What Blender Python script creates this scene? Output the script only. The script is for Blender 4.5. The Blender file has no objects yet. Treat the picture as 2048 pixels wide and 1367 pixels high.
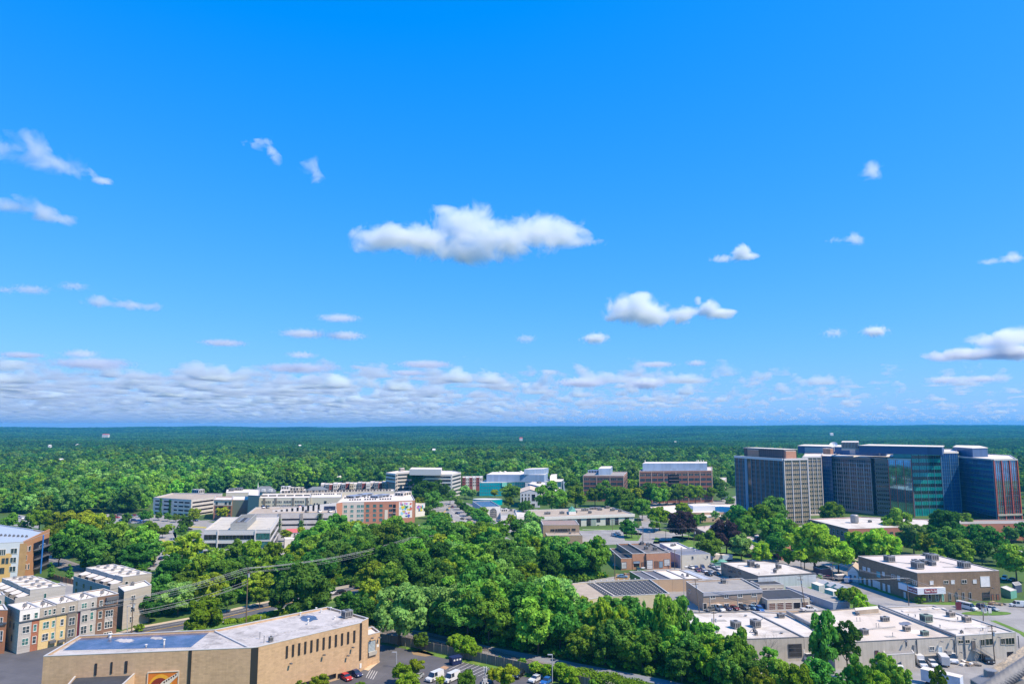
SKYG=[('Red',1.,.72,-.72),('Green',.61,2.06,0.),('Blue',.13,8.4,0.)];SKYS=.079;EXPO=.38
CLEAR=[];CLEARP=[]
import bpy,bmesh,math,random
import numpy as np
from mathutils import Vector,Matrix,Quaternion,noise as mnoise
random.seed(7)
SC=bpy.context.scene
COL=SC.collection
R=math.radians
PI=math.pi
F=1400.;H=68.;U0=1024.;V0=683.5;HV=852.
PIT=math.atan((HV-V0)/F);CP,SP=math.cos(PIT),math.sin(PIT)
def ray(u,v):
 x=(u-U0)/F;y=(V0-v)/F
 return(x,CP-y*SP,SP+y*CP)
def P(u,v,z=0.):
 d=ray(u,v);t=(z-H)/d[2]
 return Vector((d[0]*t,d[1]*t,z))
def PD(u,v,D):
 d=ray(u,v);t=D/d[1]
 return Vector((d[0]*t,D,H+d[2]*t))
MATS={}
def M(name,col,rough=.8,var=.12,scale=.6,metal=0.,spec=.3,stain=None,stain_amt=.0,bump=0.,brick=None,streak=0.,seam=None):
 if name in MATS:return MATS[name]
 m=bpy.data.materials.new(name);m.use_nodes=True;MATS[name]=m
 nt=m.node_tree;N=nt.nodes;L=nt.links
 b=N['Principled BSDF']
 b.inputs['Roughness'].default_value=rough
 b.inputs['Metallic'].default_value=metal
 b.inputs['Specular IOR Level'].default_value=spec
 tc=N.new('ShaderNodeTexCoord')
 n1=N.new('ShaderNodeTexNoise');n1 .inputs['Scale'].default_value=scale;n1 .inputs['Detail'].default_value=5
 n1 .inputs['Roughness'].default_value=.65
 L.new(tc.outputs['Object'],n1 .inputs['Vector'])
 mr=N.new('ShaderNodeMapRange');mr.inputs['From Min'].default_value=.3;mr.inputs['From Max'].default_value=.7
 mr.inputs['To Min'].default_value=1-var;mr.inputs['To Max'].default_value=1+var
 L.new(n1 .outputs['Fac'],mr.inputs['Value'])
 mul=N.new('ShaderNodeVectorMath');mul.operation='SCALE'
 mul.inputs[0].default_value=col[:3]
 L.new(mr.outputs['Result'],mul.inputs['Scale'])
 out=mul.outputs['Vector']
 if seam:
  bt=N.new('ShaderNodeTexBrick');bt.inputs['Scale'].default_value=1.;bt.inputs['Brick Width'].default_value=seam[0];bt.inputs['Row Height'].default_value=seam[1]
  bt.inputs['Mortar Size'].default_value=seam[2];bt.inputs['Color1'].default_value=(1,1,1,1);bt.inputs['Color2'].default_value=(seam[3],)*3+(1,);bt.inputs['Mortar'].default_value=(seam[4],)*3+(1,)
  rt=N.new('ShaderNodeMapping');rt.inputs['Rotation'].default_value=(0,0,.35);L.new(tc.outputs['Object'],rt.inputs[0]);L.new(rt.outputs[0],bt.inputs['Vector'])
  mx=N.new('ShaderNodeVectorMath');mx.operation='MULTIPLY';L.new(out,mx.inputs[0]);L.new(bt.outputs['Color'],mx.inputs[1]);out=mx.outputs['Vector']
 if brick:
  bt=N.new('ShaderNodeTexBrick');bt.inputs['Scale'].default_value=1.
  bt.inputs['Brick Width'].default_value=brick[0];bt.inputs['Row Height'].default_value=brick[1]
  bt.inputs['Mortar Size'].default_value=brick[2]
  sep=N.new('ShaderNodeSeparateXYZ');L.new(tc.outputs['Object'],sep.inputs['Vector'])
  add=N.new('ShaderNodeMath');add.operation='ADD';L.new(sep.outputs['X'],add.inputs[0]);L.new(sep.outputs['Y'],add.inputs[1])
  cmb=N.new('ShaderNodeCombineXYZ');L.new(add.outputs[0],cmb.inputs['X']);L.new(sep.outputs['Z'],cmb.inputs['Y'])
  L.new(cmb.outputs[0],bt.inputs['Vector'])
  bt.inputs['Color1'].default_value=(1,1,1,1);bt.inputs['Color2'].default_value=(.82,.82,.82,1)
  bt.inputs['Mortar'].default_value=(brick[3],)*3+(1,)
  mx=N.new('ShaderNodeVectorMath');mx.operation='MULTIPLY'
  L.new(out,mx.inputs[0]);L.new(bt.outputs['Color'],mx.inputs[1]);out=mx.outputs['Vector']
 if streak:
  mp=N.new('ShaderNodeMapping');mp.inputs['Scale'].default_value=(1.3,1.3,.07)
  L.new(tc.outputs['Object'],mp.inputs['Vector'])
  ns=N.new('ShaderNodeTexNoise');ns.inputs['Scale'].default_value=1.2;ns.inputs['Detail'].default_value=3
  L.new(mp.outputs[0],ns.inputs['Vector'])
  m2=N.new('ShaderNodeMapRange');m2 .inputs['From Min'].default_value=.35;m2 .inputs['From Max'].default_value=.6
  m2 .inputs['To Min'].default_value=1-streak;m2 .inputs['To Max'].default_value=1.
  L.new(ns.outputs['Fac'],m2 .inputs['Value'])
  s2=N.new('ShaderNodeVectorMath');s2 .operation='SCALE';L.new(out,s2 .inputs[0]);L.new(m2 .outputs['Result'],s2 .inputs['Scale']);out=s2 .outputs['Vector']
 if stain is not None:
  n2=N.new('ShaderNodeTexNoise');n2 .inputs['Scale'].default_value=scale*.35;n2 .inputs['Detail'].default_value=6
  n2 .inputs['Roughness'].default_value=.7;n2 .inputs['Distortion'].default_value=.6
  L.new(tc.outputs['Object'],n2 .inputs['Vector'])
  m3=N.new('ShaderNodeMapRange');m3 .inputs['From Min'].default_value=.5;m3 .inputs['From Max'].default_value=.68
  m3 .inputs['To Max'].default_value=stain_amt
  L.new(n2 .outputs['Fac'],m3 .inputs['Value'])
  mix=N.new('ShaderNodeMix');mix.data_type='RGBA';mix.inputs['B'].default_value=tuple(stain[:3])+(1,)
  L.new(m3 .outputs['Result'],mix.inputs['Factor']);L.new(out,mix.inputs['A']);out=mix.outputs['Result']
 L.new(out,b.inputs['Base Color'])
 if bump:
  bp=N.new('ShaderNodeBump');bp.inputs['Strength'].default_value=bump;bp.inputs['Distance'].default_value=.1
  L.new(n1 .outputs['Fac'],bp.inputs['Height']);L.new(bp.outputs['Normal'],b.inputs['Normal'])
 return m
def glassmat(name,col,rough=.08,spec=.9,var=.75,scale=.6,metal=0.):  # noise in the glass colour stands in for uneven reflections and blinds
 m=M(name,col,rough=rough,var=var,scale=scale,spec=spec,metal=metal)
 return m
class MB:
 def __init__(s):s.v=[];s.f=[];s.m=[];s.mats=[]
 def mi(s,mat):
  if mat not in s.mats:s.mats.append(mat)
  return s.mats.index(mat)
 def add(s,vs,fs,mat):
  o=len(s.v);s.v+=[tuple(x)for x in vs];k=s.mi(mat)
  for f in fs:s.f.append([i+o for i in f]);s.m.append(k)
  return s
 def quad(s,a,b,c,d,mat):return s.add([a,b,c,d],[[0,1,2,3]],mat)
 def prism(s,pts,z0,z1,mat,top=None,bottom=True):
  n=len(pts);vs=[(p[0],p[1],z0)for p in pts]+[(p[0],p[1],z1)for p in pts]
  s.add(vs,[[i,(i+1)%n,n+(i+1)%n,n+i]for i in range(n)]+([list(range(n))[::-1]]if bottom else[]),mat)
  s.add(vs[n:],[list(range(n))],top or mat);return s
 def box(s,c,hx,hy,hz,mat,ang=0.,X=None,Y=None):
  """box at centre c with half sizes; X,Y horizontal axes"""
  c=Vector(c)
  X=X or Vector((math.cos(ang),math.sin(ang),0));Y=Y or Vector((-math.sin(ang),math.cos(ang),0));Z=Vector((0,0,1))
  vs=[c+X*(hx*i)+Y*(hy*j)+Z*(hz*k)for k in(-1,1)for j in(-1,1)for i in(-1,1)]
  return s.add(vs,[[0,2,3,1],[4,5,7,6],[0,1,5,4],[2,6,7,3],[0,4,6,2],[1,3,7,5]],mat)
 def tube(s,pts,r,mat,n=6,r2=None,cap=True):
  pts=[Vector(p)for p in pts];rings=[]
  m=len(pts)
  for i,p in enumerate(pts):
   t=(pts[min(i+1,m-1)]-pts[max(i-1,0)]).normalized()
   a=Vector((0,0,1))if abs(t.z)<.9 else Vector((1,0,0))
   x=t.cross(a).normalized();y=t.cross(x)
   rr=r if r2 is None else r+(r2-r)*i/(m-1)
   rings.append([p+x*(rr*math.cos(2*PI*k/n))+y*(rr*math.sin(2*PI*k/n))for k in range(n)])
  vs=[q for g in rings for q in g]
  fs=[[i*n+k,i*n+(k+1)%n,(i+1)*n+(k+1)%n,(i+1)*n+k]for i in range(m-1)for k in range(n)]
  if cap:fs+=[list(range(n))[::-1],[(m-1)*n+k for k in range(n)]]
  return s.add(vs,fs,mat)
 def mesh(s,name,origin=(0,0,0),smooth=False):
  me=bpy.data.meshes.new(name);o=Vector(origin)
  me.from_pydata([tuple(Vector(v)-o)for v in s.v],[],s.f)
  for x in s.mats:me.materials.append(x)
  me.polygons.foreach_set('material_index',s.m)
  if smooth:me.polygons.foreach_set('use_smooth',[True]*len(s.f))
  me.update();return me
 def build(s,name,parent=None,origin=None,smooth=False):
  """mesh object; vertices are world coordinates, stored relative to the thing's base"""
  if origin is None:origin=worldloc(parent)if parent is not None else(0,0,0)
  o=bpy.data.objects.new(name,s.mesh(name,origin,smooth));COL.objects.link(o)
  if parent is not None:o.parent=parent
  else:o.location=origin
  return o
def worldloc(o):
 v=Vector((0,0,0))
 while o is not None:v+=Vector(o.location);o=o.parent
 return v
def tag(o,label=None,cat=None,group=None,kind=None):
 if label:o['label']=label
 if cat:o['category']=cat
 if group:o['group']=group
 if kind:o['kind']=kind
 return o
def thing(name,label,cat,loc,group=None):
 o=bpy.data.objects.new(name,None);COL.objects.link(o);o.location=loc;o.empty_display_size=1
 return tag(o,label,cat,group)
def struct(name,mb,origin=(0,0,0)):
 o=mb.build(name,None,origin);o['kind']='structure';return o
def inset(pts,d):
 n=len(pts);out=[]
 for i in range(n):
  a,b,c=Vector(pts[i-1][:2]),Vector(pts[i][:2]),Vector(pts[(i+1)%n][:2])
  e1=(b-a).normalized();e2=(c-b).normalized()
  n1=Vector((-e1 .y,e1 .x));n2=Vector((-e2 .y,e2 .x))
  k=(n1+n2);k=k/max(.3,(1+n1 .dot(n2)))
  out.append((b+k*d).to_3d())
 return out
SUN=Vector((.52,-.27,.81)).normalized()
sl=bpy.data.lights.new('sun','SUN');sl.energy=5.;sl.angle=R(.5);sl.color=(1.,.87,.68)
so=bpy.data.objects.new('sun',sl);COL.objects.link(so);so.rotation_euler=(-SUN).to_track_quat('-Z','Y').to_euler()
so.location=(0,0,300)
w=bpy.data.worlds.new('World');SC.world=w;w.use_nodes=True
nt=w.node_tree;N=nt.nodes;L=nt.links
bg=N['Background']
sky=N.new('ShaderNodeTexSky');sky.sky_type='NISHITA';sky.sun_disc=False
sky.sun_elevation=math.asin(SUN.z);sky.sun_rotation=math.atan2(SUN.x,SUN.y)
sky.altitude=100;sky.air_density=1.;sky.dust_density=.45;sky.ozone_density=2.2
sep=N.new('ShaderNodeSeparateColor');L.new(sky.outputs[0],sep.inputs[0])
cmb=N.new('ShaderNodeCombineColor')
for ch,g,k,off in SKYG:
 pw=N.new('ShaderNodeMath');pw.operation='POWER';pw.inputs[1].default_value=g
 L.new(sep.outputs[ch],pw.inputs[0])
 ml=N.new('ShaderNodeMath');ml.operation='MULTIPLY_ADD';ml.inputs[1].default_value=k;ml.inputs[2].default_value=off
 L.new(pw.outputs[0],ml.inputs[0])
 mm=N.new('ShaderNodeMath');mm.operation='MAXIMUM';mm.inputs[1].default_value=0.
 L.new(ml.outputs[0],mm.inputs[0]);L.new(mm.outputs[0],cmb.inputs[ch])
L.new(cmb.outputs[0],bg.inputs['Color']);bg.inputs['Strength'].default_value=SKYS
cam=bpy.data.cameras.new('camera');co=bpy.data.objects.new('camera',cam);COL.objects.link(co)
co.location=(0,0,H);co.rotation_euler=(PI/2+PIT,0,0)
cam.sensor_width=36;cam.lens=F/2048*36;cam.clip_start=.1;cam.clip_end=120000
cam.dof.use_dof=True;cam.dof.focus_distance=400;cam.dof.aperture_fstop=8
SC.camera=co
SC.view_settings.view_transform='Standard';SC.view_settings.look='None'
SC.view_settings.exposure=EXPO;SC.view_settings.gamma=1
SC.cycles.max_bounces=12;SC.cycles.diffuse_bounces=2;SC.cycles.glossy_bounces=3;SC.cycles.transmission_bounces=2
SC.cycles.transparent_max_bounces=8;SC.cycles.volume_bounces=10
SC.cycles.caustics_reflective=False;SC.cycles.caustics_refractive=False
SC.cycles.use_denoising=True;SC.cycles.sample_clamp_indirect=6
def sm(a,b,x):
 t=max(0.,min(1.,(x-a)/(b-a)));return t*t*(3-2*t)
def tz(x,y):
 """terrain height: the flat town near, then rolling wooded country rising to a far ridge"""
 r=math.hypot(x,y)
 k=sm(800,2600,r)
 n=mnoise.noise(Vector((x*.00075,y*.0011,3.1)))+.5*mnoise.noise(Vector((x*.002,y*.0026,7.7)))
 far=sm(3500,7800,r)
 n2=mnoise.noise(Vector((x*.0006,y*.0005,11.)))
 az=math.atan2(x,max(y,1.))
 top=46+20*sm(-.5,.45,az)
 return k*n*13+far*(top-12+20*n2+6*n)*1.
g_m=M('ground_soil',(.06,.115,.02),rough=.95,var=.35,scale=.05,stain=(.10,.12,.04),stain_amt=.6)
mb=MB()
xs=[]
rr=[0,60,150,300,500,700,900,1100,1350,1650,2000,2400,2800,3300,3900,4500,5200,6000,6800,7600,8400,9200,10200]
aa=[R(a)for a in np.linspace(-62,62,90)]
vs=[];fs=[]
for r in rr:
 for a in aa:
  x,y=r*math.sin(a),r*math.cos(a)-120
  vs.append((x,y,tz(x,y)))
na=len(aa)
for i in range(len(rr)-1):
 for j in range(na-1):
  fs.append([i*na+j,i*na+j+1,(i+1)*na+j+1,(i+1)*na+j])
mb.add(vs,fs,g_m);struct('ground',mb)
def leafmat(name,col,hue=.03,var=.38,trans=.36):
 m=bpy.data.materials.new(name);m.use_nodes=True
 nt=m.node_tree;N=nt.nodes;L=nt.links
 for n in list(N):N.remove(n)
 out=N.new('ShaderNodeOutputMaterial')
 tc=N.new('ShaderNodeTexCoord');oi=N.new('ShaderNodeObjectInfo')
 n1=N.new('ShaderNodeTexNoise');n1 .inputs['Scale'].default_value=.7;n1 .inputs['Detail'].default_value=3
 L.new(tc.outputs['Object'],n1 .inputs['Vector'])
 hs=N.new('ShaderNodeHueSaturation');hs.inputs['Color'].default_value=tuple(col)+(1,)
 m1=N.new('ShaderNodeMapRange');m1 .inputs['To Min'].default_value=.5-hue;m1 .inputs['To Max'].default_value=.5+hue*.3
 L.new(oi.outputs['Random'],m1 .inputs['Value']);L.new(m1 .outputs[0],hs.inputs['Hue'])
 rnd=N.new('ShaderNodeMath');rnd.operation='MULTIPLY_ADD';rnd.inputs[1].default_value=7.13;rnd.inputs[2].default_value=.0
 L.new(oi.outputs['Random'],rnd.inputs[0])
 fr=N.new('ShaderNodeMath');fr.operation='FRACT';L.new(rnd.outputs[0],fr.inputs[0])
 m2=N.new('ShaderNodeMapRange');m2 .inputs['To Min'].default_value=1-var;m2 .inputs['To Max'].default_value=1+var
 L.new(fr.outputs[0],m2 .inputs['Value'])
 m3=N.new('ShaderNodeMapRange');m3 .inputs['From Min'].default_value=.32;m3 .inputs['From Max'].default_value=.68
 m3 .inputs['To Min'].default_value=.6;m3 .inputs['To Max'].default_value=1.4
 L.new(n1 .outputs['Fac'],m3 .inputs['Value'])
 mu=N.new('ShaderNodeMath');mu.operation='MULTIPLY';L.new(m2 .outputs[0],mu.inputs[0]);L.new(m3 .outputs[0],mu.inputs[1])
 gp=N.new('ShaderNodeNewGeometry');n4=N.new('ShaderNodeTexNoise');n4 .inputs['Scale'].default_value=.0035;n4 .inputs['Detail'].default_value=2;L.new(gp.outputs['Position'],n4 .inputs['Vector'])
 m4=N.new('ShaderNodeMapRange');m4 .inputs['From Min'].default_value=.35;m4 .inputs['From Max'].default_value=.65;m4 .inputs['To Min'].default_value=.72;m4 .inputs['To Max'].default_value=1.28;L.new(n4 .outputs['Fac'],m4 .inputs['Value'])
 mv=N.new('ShaderNodeMath');mv.operation='MULTIPLY';L.new(mu.outputs[0],mv.inputs[0]);L.new(m4 .outputs[0],mv.inputs[1]);L.new(mv.outputs[0],hs.inputs['Value'])
 d=N.new('ShaderNodeBsdfDiffuse');t=N.new('ShaderNodeBsdfTranslucent');mx=N.new('ShaderNodeMixShader');mx.inputs[0].default_value=trans
 L.new(hs.outputs[0],d.inputs[0]);L.new(hs.outputs[0],t.inputs[0]);L.new(d.outputs[0],mx.inputs[1]);L.new(t.outputs[0],mx.inputs[2])
 L.new(mx.outputs[0],out.inputs[0])
 return m
LEAF={'deep':leafmat('leaves_deep_green',(.092,.265,.042)),'mid':leafmat('leaves_mid_green',(.18,.385,.045)),'lime':leafmat('leaves_lime',(.225,.40,.03),hue=.02),'yellow':leafmat('leaves_yellow_green',(.34,.45,.03),hue=.02),'grey':leafmat('leaves_grey_green',(.22,.42,.10),hue=.02),'plum':leafmat('leaves_plum',(.055,.038,.042),hue=.02),'olive':leafmat('leaves_olive',(.23,.36,.03),hue=.03),}
bark=M('bark',(.12,.085,.06),rough=.95,var=.3,scale=2)
def crown_mesh(name,seed,R0,Hc,z0,leaf,nl=26,nq=190,qs=.42,kind='round'):
 """crown of many leaf clumps: lobes on an uneven ellipsoid, each a shell of small tilted leaf faces"""
 rng=np.random.default_rng(seed)
 V=[]
 lobes=[]
 for i in range(nl):
  while True:
   p=rng.uniform(-1,1,3)
   if .25<np.linalg.norm(p)<1:break
  p=p/np.linalg.norm(p)*rng.uniform(.6,.97)
  if kind=='cone':
   k=1.05-.85*(p[2]+1)/2;p[0]*=k;p[1]*=k;lr=rng.uniform(.22,.38)*(k*.7+.35)
  elif kind=='column':lr=rng.uniform(.28,.42)
  elif kind=='ragged':lr=rng.uniform(.12,.26)
  else:lr=rng.uniform(.15,.31)
  if p[2]<-.55:p[2]*=.8
  c=np.array([p[0]*R0,p[1]*R0,z0+Hc*.5+p[2]*Hc*.5])
  lobes.append((c,lr*R0))
 lobes.append((np.array([0,0,z0+Hc*.5]),.5*R0))
 verts=[]
 for c,lr in lobes:
  n=int(nq*(lr/R0/.33)**2)+20
  d=rng.normal(size=(n,3));d/=np.linalg.norm(d,axis=1)[:,None]
  d[:,2]=np.where(d[:,2]<-.5,-d[:,2],d[:,2])
  rad=lr*rng.uniform(.72,1.12,n)
  pos=c+d*rad[:,None]*np.array([1,1,.85])
  nrm=d+rng.normal(size=(n,3))*.5;nrm/=np.linalg.norm(nrm,axis=1)[:,None]
  a=np.cross(nrm,rng.normal(size=(n,3)));a/=np.linalg.norm(a,axis=1)[:,None]
  b=np.cross(nrm,a)
  s=(qs*rng.uniform(.6,1.4,n))[:,None]
  s2=s*rng.uniform(.55,1.,n)[:,None]
  verts.append(np.stack([pos-a*s,pos-b*s2*.8,pos+a*s,pos+b*s2],1).reshape(-1,3))
 V=np.concatenate(verts);nf=len(V)//4
 me=bpy.data.meshes.new(name)
 me.vertices.add(len(V));me.vertices.foreach_set('co',V.astype(np.float32).ravel())
 me.loops.add(len(V));me.loops.foreach_set('vertex_index',np.arange(len(V),dtype=np.int32))
 me.polygons.add(nf);me.polygons.foreach_set('loop_start',np.arange(0,len(V),4,dtype=np.int32))
 me.materials.append(leaf);me.update();me.validate()
 return me
def trunk_mesh(name,seed,Ht,R0,z0,r=.28):
 rng=random.Random(seed);mb=MB()
 pts=[Vector((0,0,-.3))]
 for k in range(1,6):pts.append(Vector((rng.uniform(-.25,.25)*k*.4,rng.uniform(-.25,.25)*k*.4,Ht*.72*k/5)))
 mb.tube(pts,r,bark,7,r2=r*.3)
 for k in range(6):
  a=k*1.07+rng.random();b=pts[2+k%3]
  e=Vector((math.cos(a)*R0*.6,math.sin(a)*R0*.6,b.z+Ht*rng.uniform(.15,.35)))
  m=(b+e)/2+Vector((0,0,.4))
  mb.tube([b,m,e],r*.5,bark,5,r2=r*.12)
 return mb.mesh(name)
KINDS={}
def reg(kind,leaf,shape,R0,Ht,clear,nvar=2,nl=26,nq=190,qs=.4):
 out=[]
 for i in range(nvar):
  sd=abs(hash((kind,i)))%1000 if False else sum(map(ord,kind))*7+i*31
  cm=crown_mesh('crown',sd,R0,Ht-clear,clear,LEAF[leaf],nl,nq,qs,shape)
  tm=trunk_mesh('trunk',sd,Ht,R0,clear)
  out.append((cm,tm))
 KINDS[kind]=(out,R0,Ht)
reg('oak','mid','round',5.5,13,2.2,3,56,170,.42)
reg('dark','deep','round',5.5,13.5,2.0,3,56,170,.42)
reg('lime','lime','round',4.8,10.5,2.0,2,46,160)
reg('yellow','yellow','round',4.2,9,1.8,1,40,150)
reg('grey','grey','round',5.2,11.5,1.6,2,56,190,.36)
reg('plum','plum','round',5.6,11,1.2,1,50,170)
reg('olive','olive','ragged',5.0,11.5,2.5,2,46,170)
reg('cone','deep','cone',2.4,9,.6,1,26,120,.3)
reg('column','mid','column',1.6,8,.4,1,20,110,.26)
reg('ragged','deep','ragged',5.0,14,4.0,2,44,170)
reg('bush','mid','round',2.0,2.8,-.3,2,16,90,.26)
reg('limebush','lime','round',2.2,3.0,-.3,1,16,90,.26)
TREE_WORDS={'oak':'mid green broad leafy tree','dark':'dark green broad leafy tree','lime':'bright lime green round tree','yellow':'yellow green small round tree','grey':'pale grey green soft leafy tree','plum':'dark plum purple leafed tree','olive':'olive green loose open tree','cone':'dark green pointed young tree','column':'narrow upright green tree','ragged':'tall ragged dark green tree with open crown','bush':'low green bush','limebush':'low bright green bush'}
NTREE=[0];TREEPOS=[]
def tree_at(x,y,kind,s,label=None,group=None,name=None,z=None,sz=None):
 vs,R0,Ht=KINDS[kind]
 cm,tm=vs[NTREE[0]%len(vs)];NTREE[0]+=1
 isb='bush' in kind
 t=thing(name or('bush' if isb else 'tree'),label or TREE_WORDS[kind],'bush' if isb else 'tree',(x,y,tz(x,y)if z is None else z),group)
 t.rotation_euler[2]=random.uniform(0,6.28);q1=random.uniform(.84,1.18);t.scale=(s*q1,s/q1*random.uniform(.94,1.06),sz or s*random.uniform(.92,1.08))
 c=bpy.data.objects.new('crown',cm);COL.objects.link(c);c.parent=t
 if not isb:
  k=bpy.data.objects.new('trunk',tm);COL.objects.link(k);k.parent=t
 TREEPOS.append((x,y,R0*s))
 return t
def T2(u,vb,vt,rpx,kind,label,group=None,name=None):
 vs,R0,Ht=KINDS[kind];b=P(u,vb,0);zt=PD(u,vt,b.y).z
 return tree_at(b.x,b.y,kind,rpx/F*b.y/R0,label,group,name,sz=zt/Ht)
def tree_px(u,v,rpx,kind,label,group=None,name=None,hf=None,sq=1.):
 """crown centre at pixel u,v with radius rpx px: solved for the distance at which its foot is on the ground"""
 vs,R0,Ht=KINDS[kind];rpx*=1.12
 d=ray(u,v);slope=-d[2]/d[1]
 zc=(Ht/R0*.58)*sq
 D=H/(slope+zc*rpx/F)
 x=d[0]/d[1]*D
 Rm=rpx/F*D;s=Rm/R0
 return tree_at(x,D,kind,s,label,group,name,sz=s*sq)
ROOFW=M('roof_white_membrane',(.63,.565,.50),rough=.85,var=.07,scale=.25,stain=(.33,.27,.22),stain_amt=.75,seam=(18.,2.2,.05,.93,.84))
ROOFC=M('roof_clean_white',(.70,.62,.545),rough=.8,var=.05,scale=.3,stain=(.52,.46,.4),stain_amt=.4)
ROOFG=M('roof_grey_membrane',(.33,.30,.27),rough=.9,var=.12,scale=.3,stain=(.2,.18,.16),stain_amt=.7,seam=(18.,2.2,.05,.93,.84))
ROOFT=M('roof_tan_gravel',(.42,.34,.265),rough=.95,var=.12,scale=.4,stain=(.3,.24,.19),stain_amt=.6,seam=(18.,2.2,.05,.93,.84))
ROOFD=M('roof_dark_bitumen',(.055,.057,.065),rough=.8,var=.2,scale=.4)
COPE=M('coping_pale_metal',(.52,.49,.47),rough=.5,var=.05)
COPED=M('coping_dark',(.12,.12,.13),rough=.6)
METAL=M('unit_grey_metal',(.30,.29,.29),rough=.45,var=.15,scale=2.5,metal=.3)
METALD=M('unit_dark_grille',(.07,.07,.075),rough=.6)
WHITE=M('white_paint',(.72,.68,.64),rough=.6,var=.05)
GLASS=glassmat('window_glass',(.035,.055,.07))
GLASSG=glassmat('window_glass_green',(.05,.16,.15))
GLASSB=glassmat('window_glass_black',(.012,.015,.022))
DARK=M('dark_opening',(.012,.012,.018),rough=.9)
STEEL=M('steel_grey',(.25,.25,.26),rough=.5,metal=.4)
ASPH=M('asphalt',(.115,.11,.118),rough=.95,var=.18,scale=.12,stain=(.07,.068,.075),stain_amt=.6,seam=(17.,9.,.05,.86,.7))
ASPHL=M('asphalt_light',(.32,.30,.285),rough=.95,var=.14,scale=.12,stain=(.15,.14,.14),stain_amt=.5,seam=(17.,9.,.05,.86,.7))
CONC=M('concrete',(.42,.38,.33),rough=.9,var=.1,scale=.4,stain=(.25,.23,.2),stain_amt=.5)
GRASS=M('lawn_grass',(.10,.19,.025),rough=.95,var=.3,scale=.3,stain=(.25,.25,.05),stain_amt=.5)
def V2(p):return Vector((p[0],p[1],0))
def square(a,b,c):
 """a, b, c roof corners; keeps a-b, makes b-c perpendicular, closes the rectangle (counter-clockwise from above)"""
 a,b,c=V2(a),V2(b),V2(c)
 return[a,b,c,a+c-b]
def para(a,b,c):
 a,b,c=V2(a),V2(b),V2(c);return[a,b,c,a+c-b]
ALLB=[]
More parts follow.
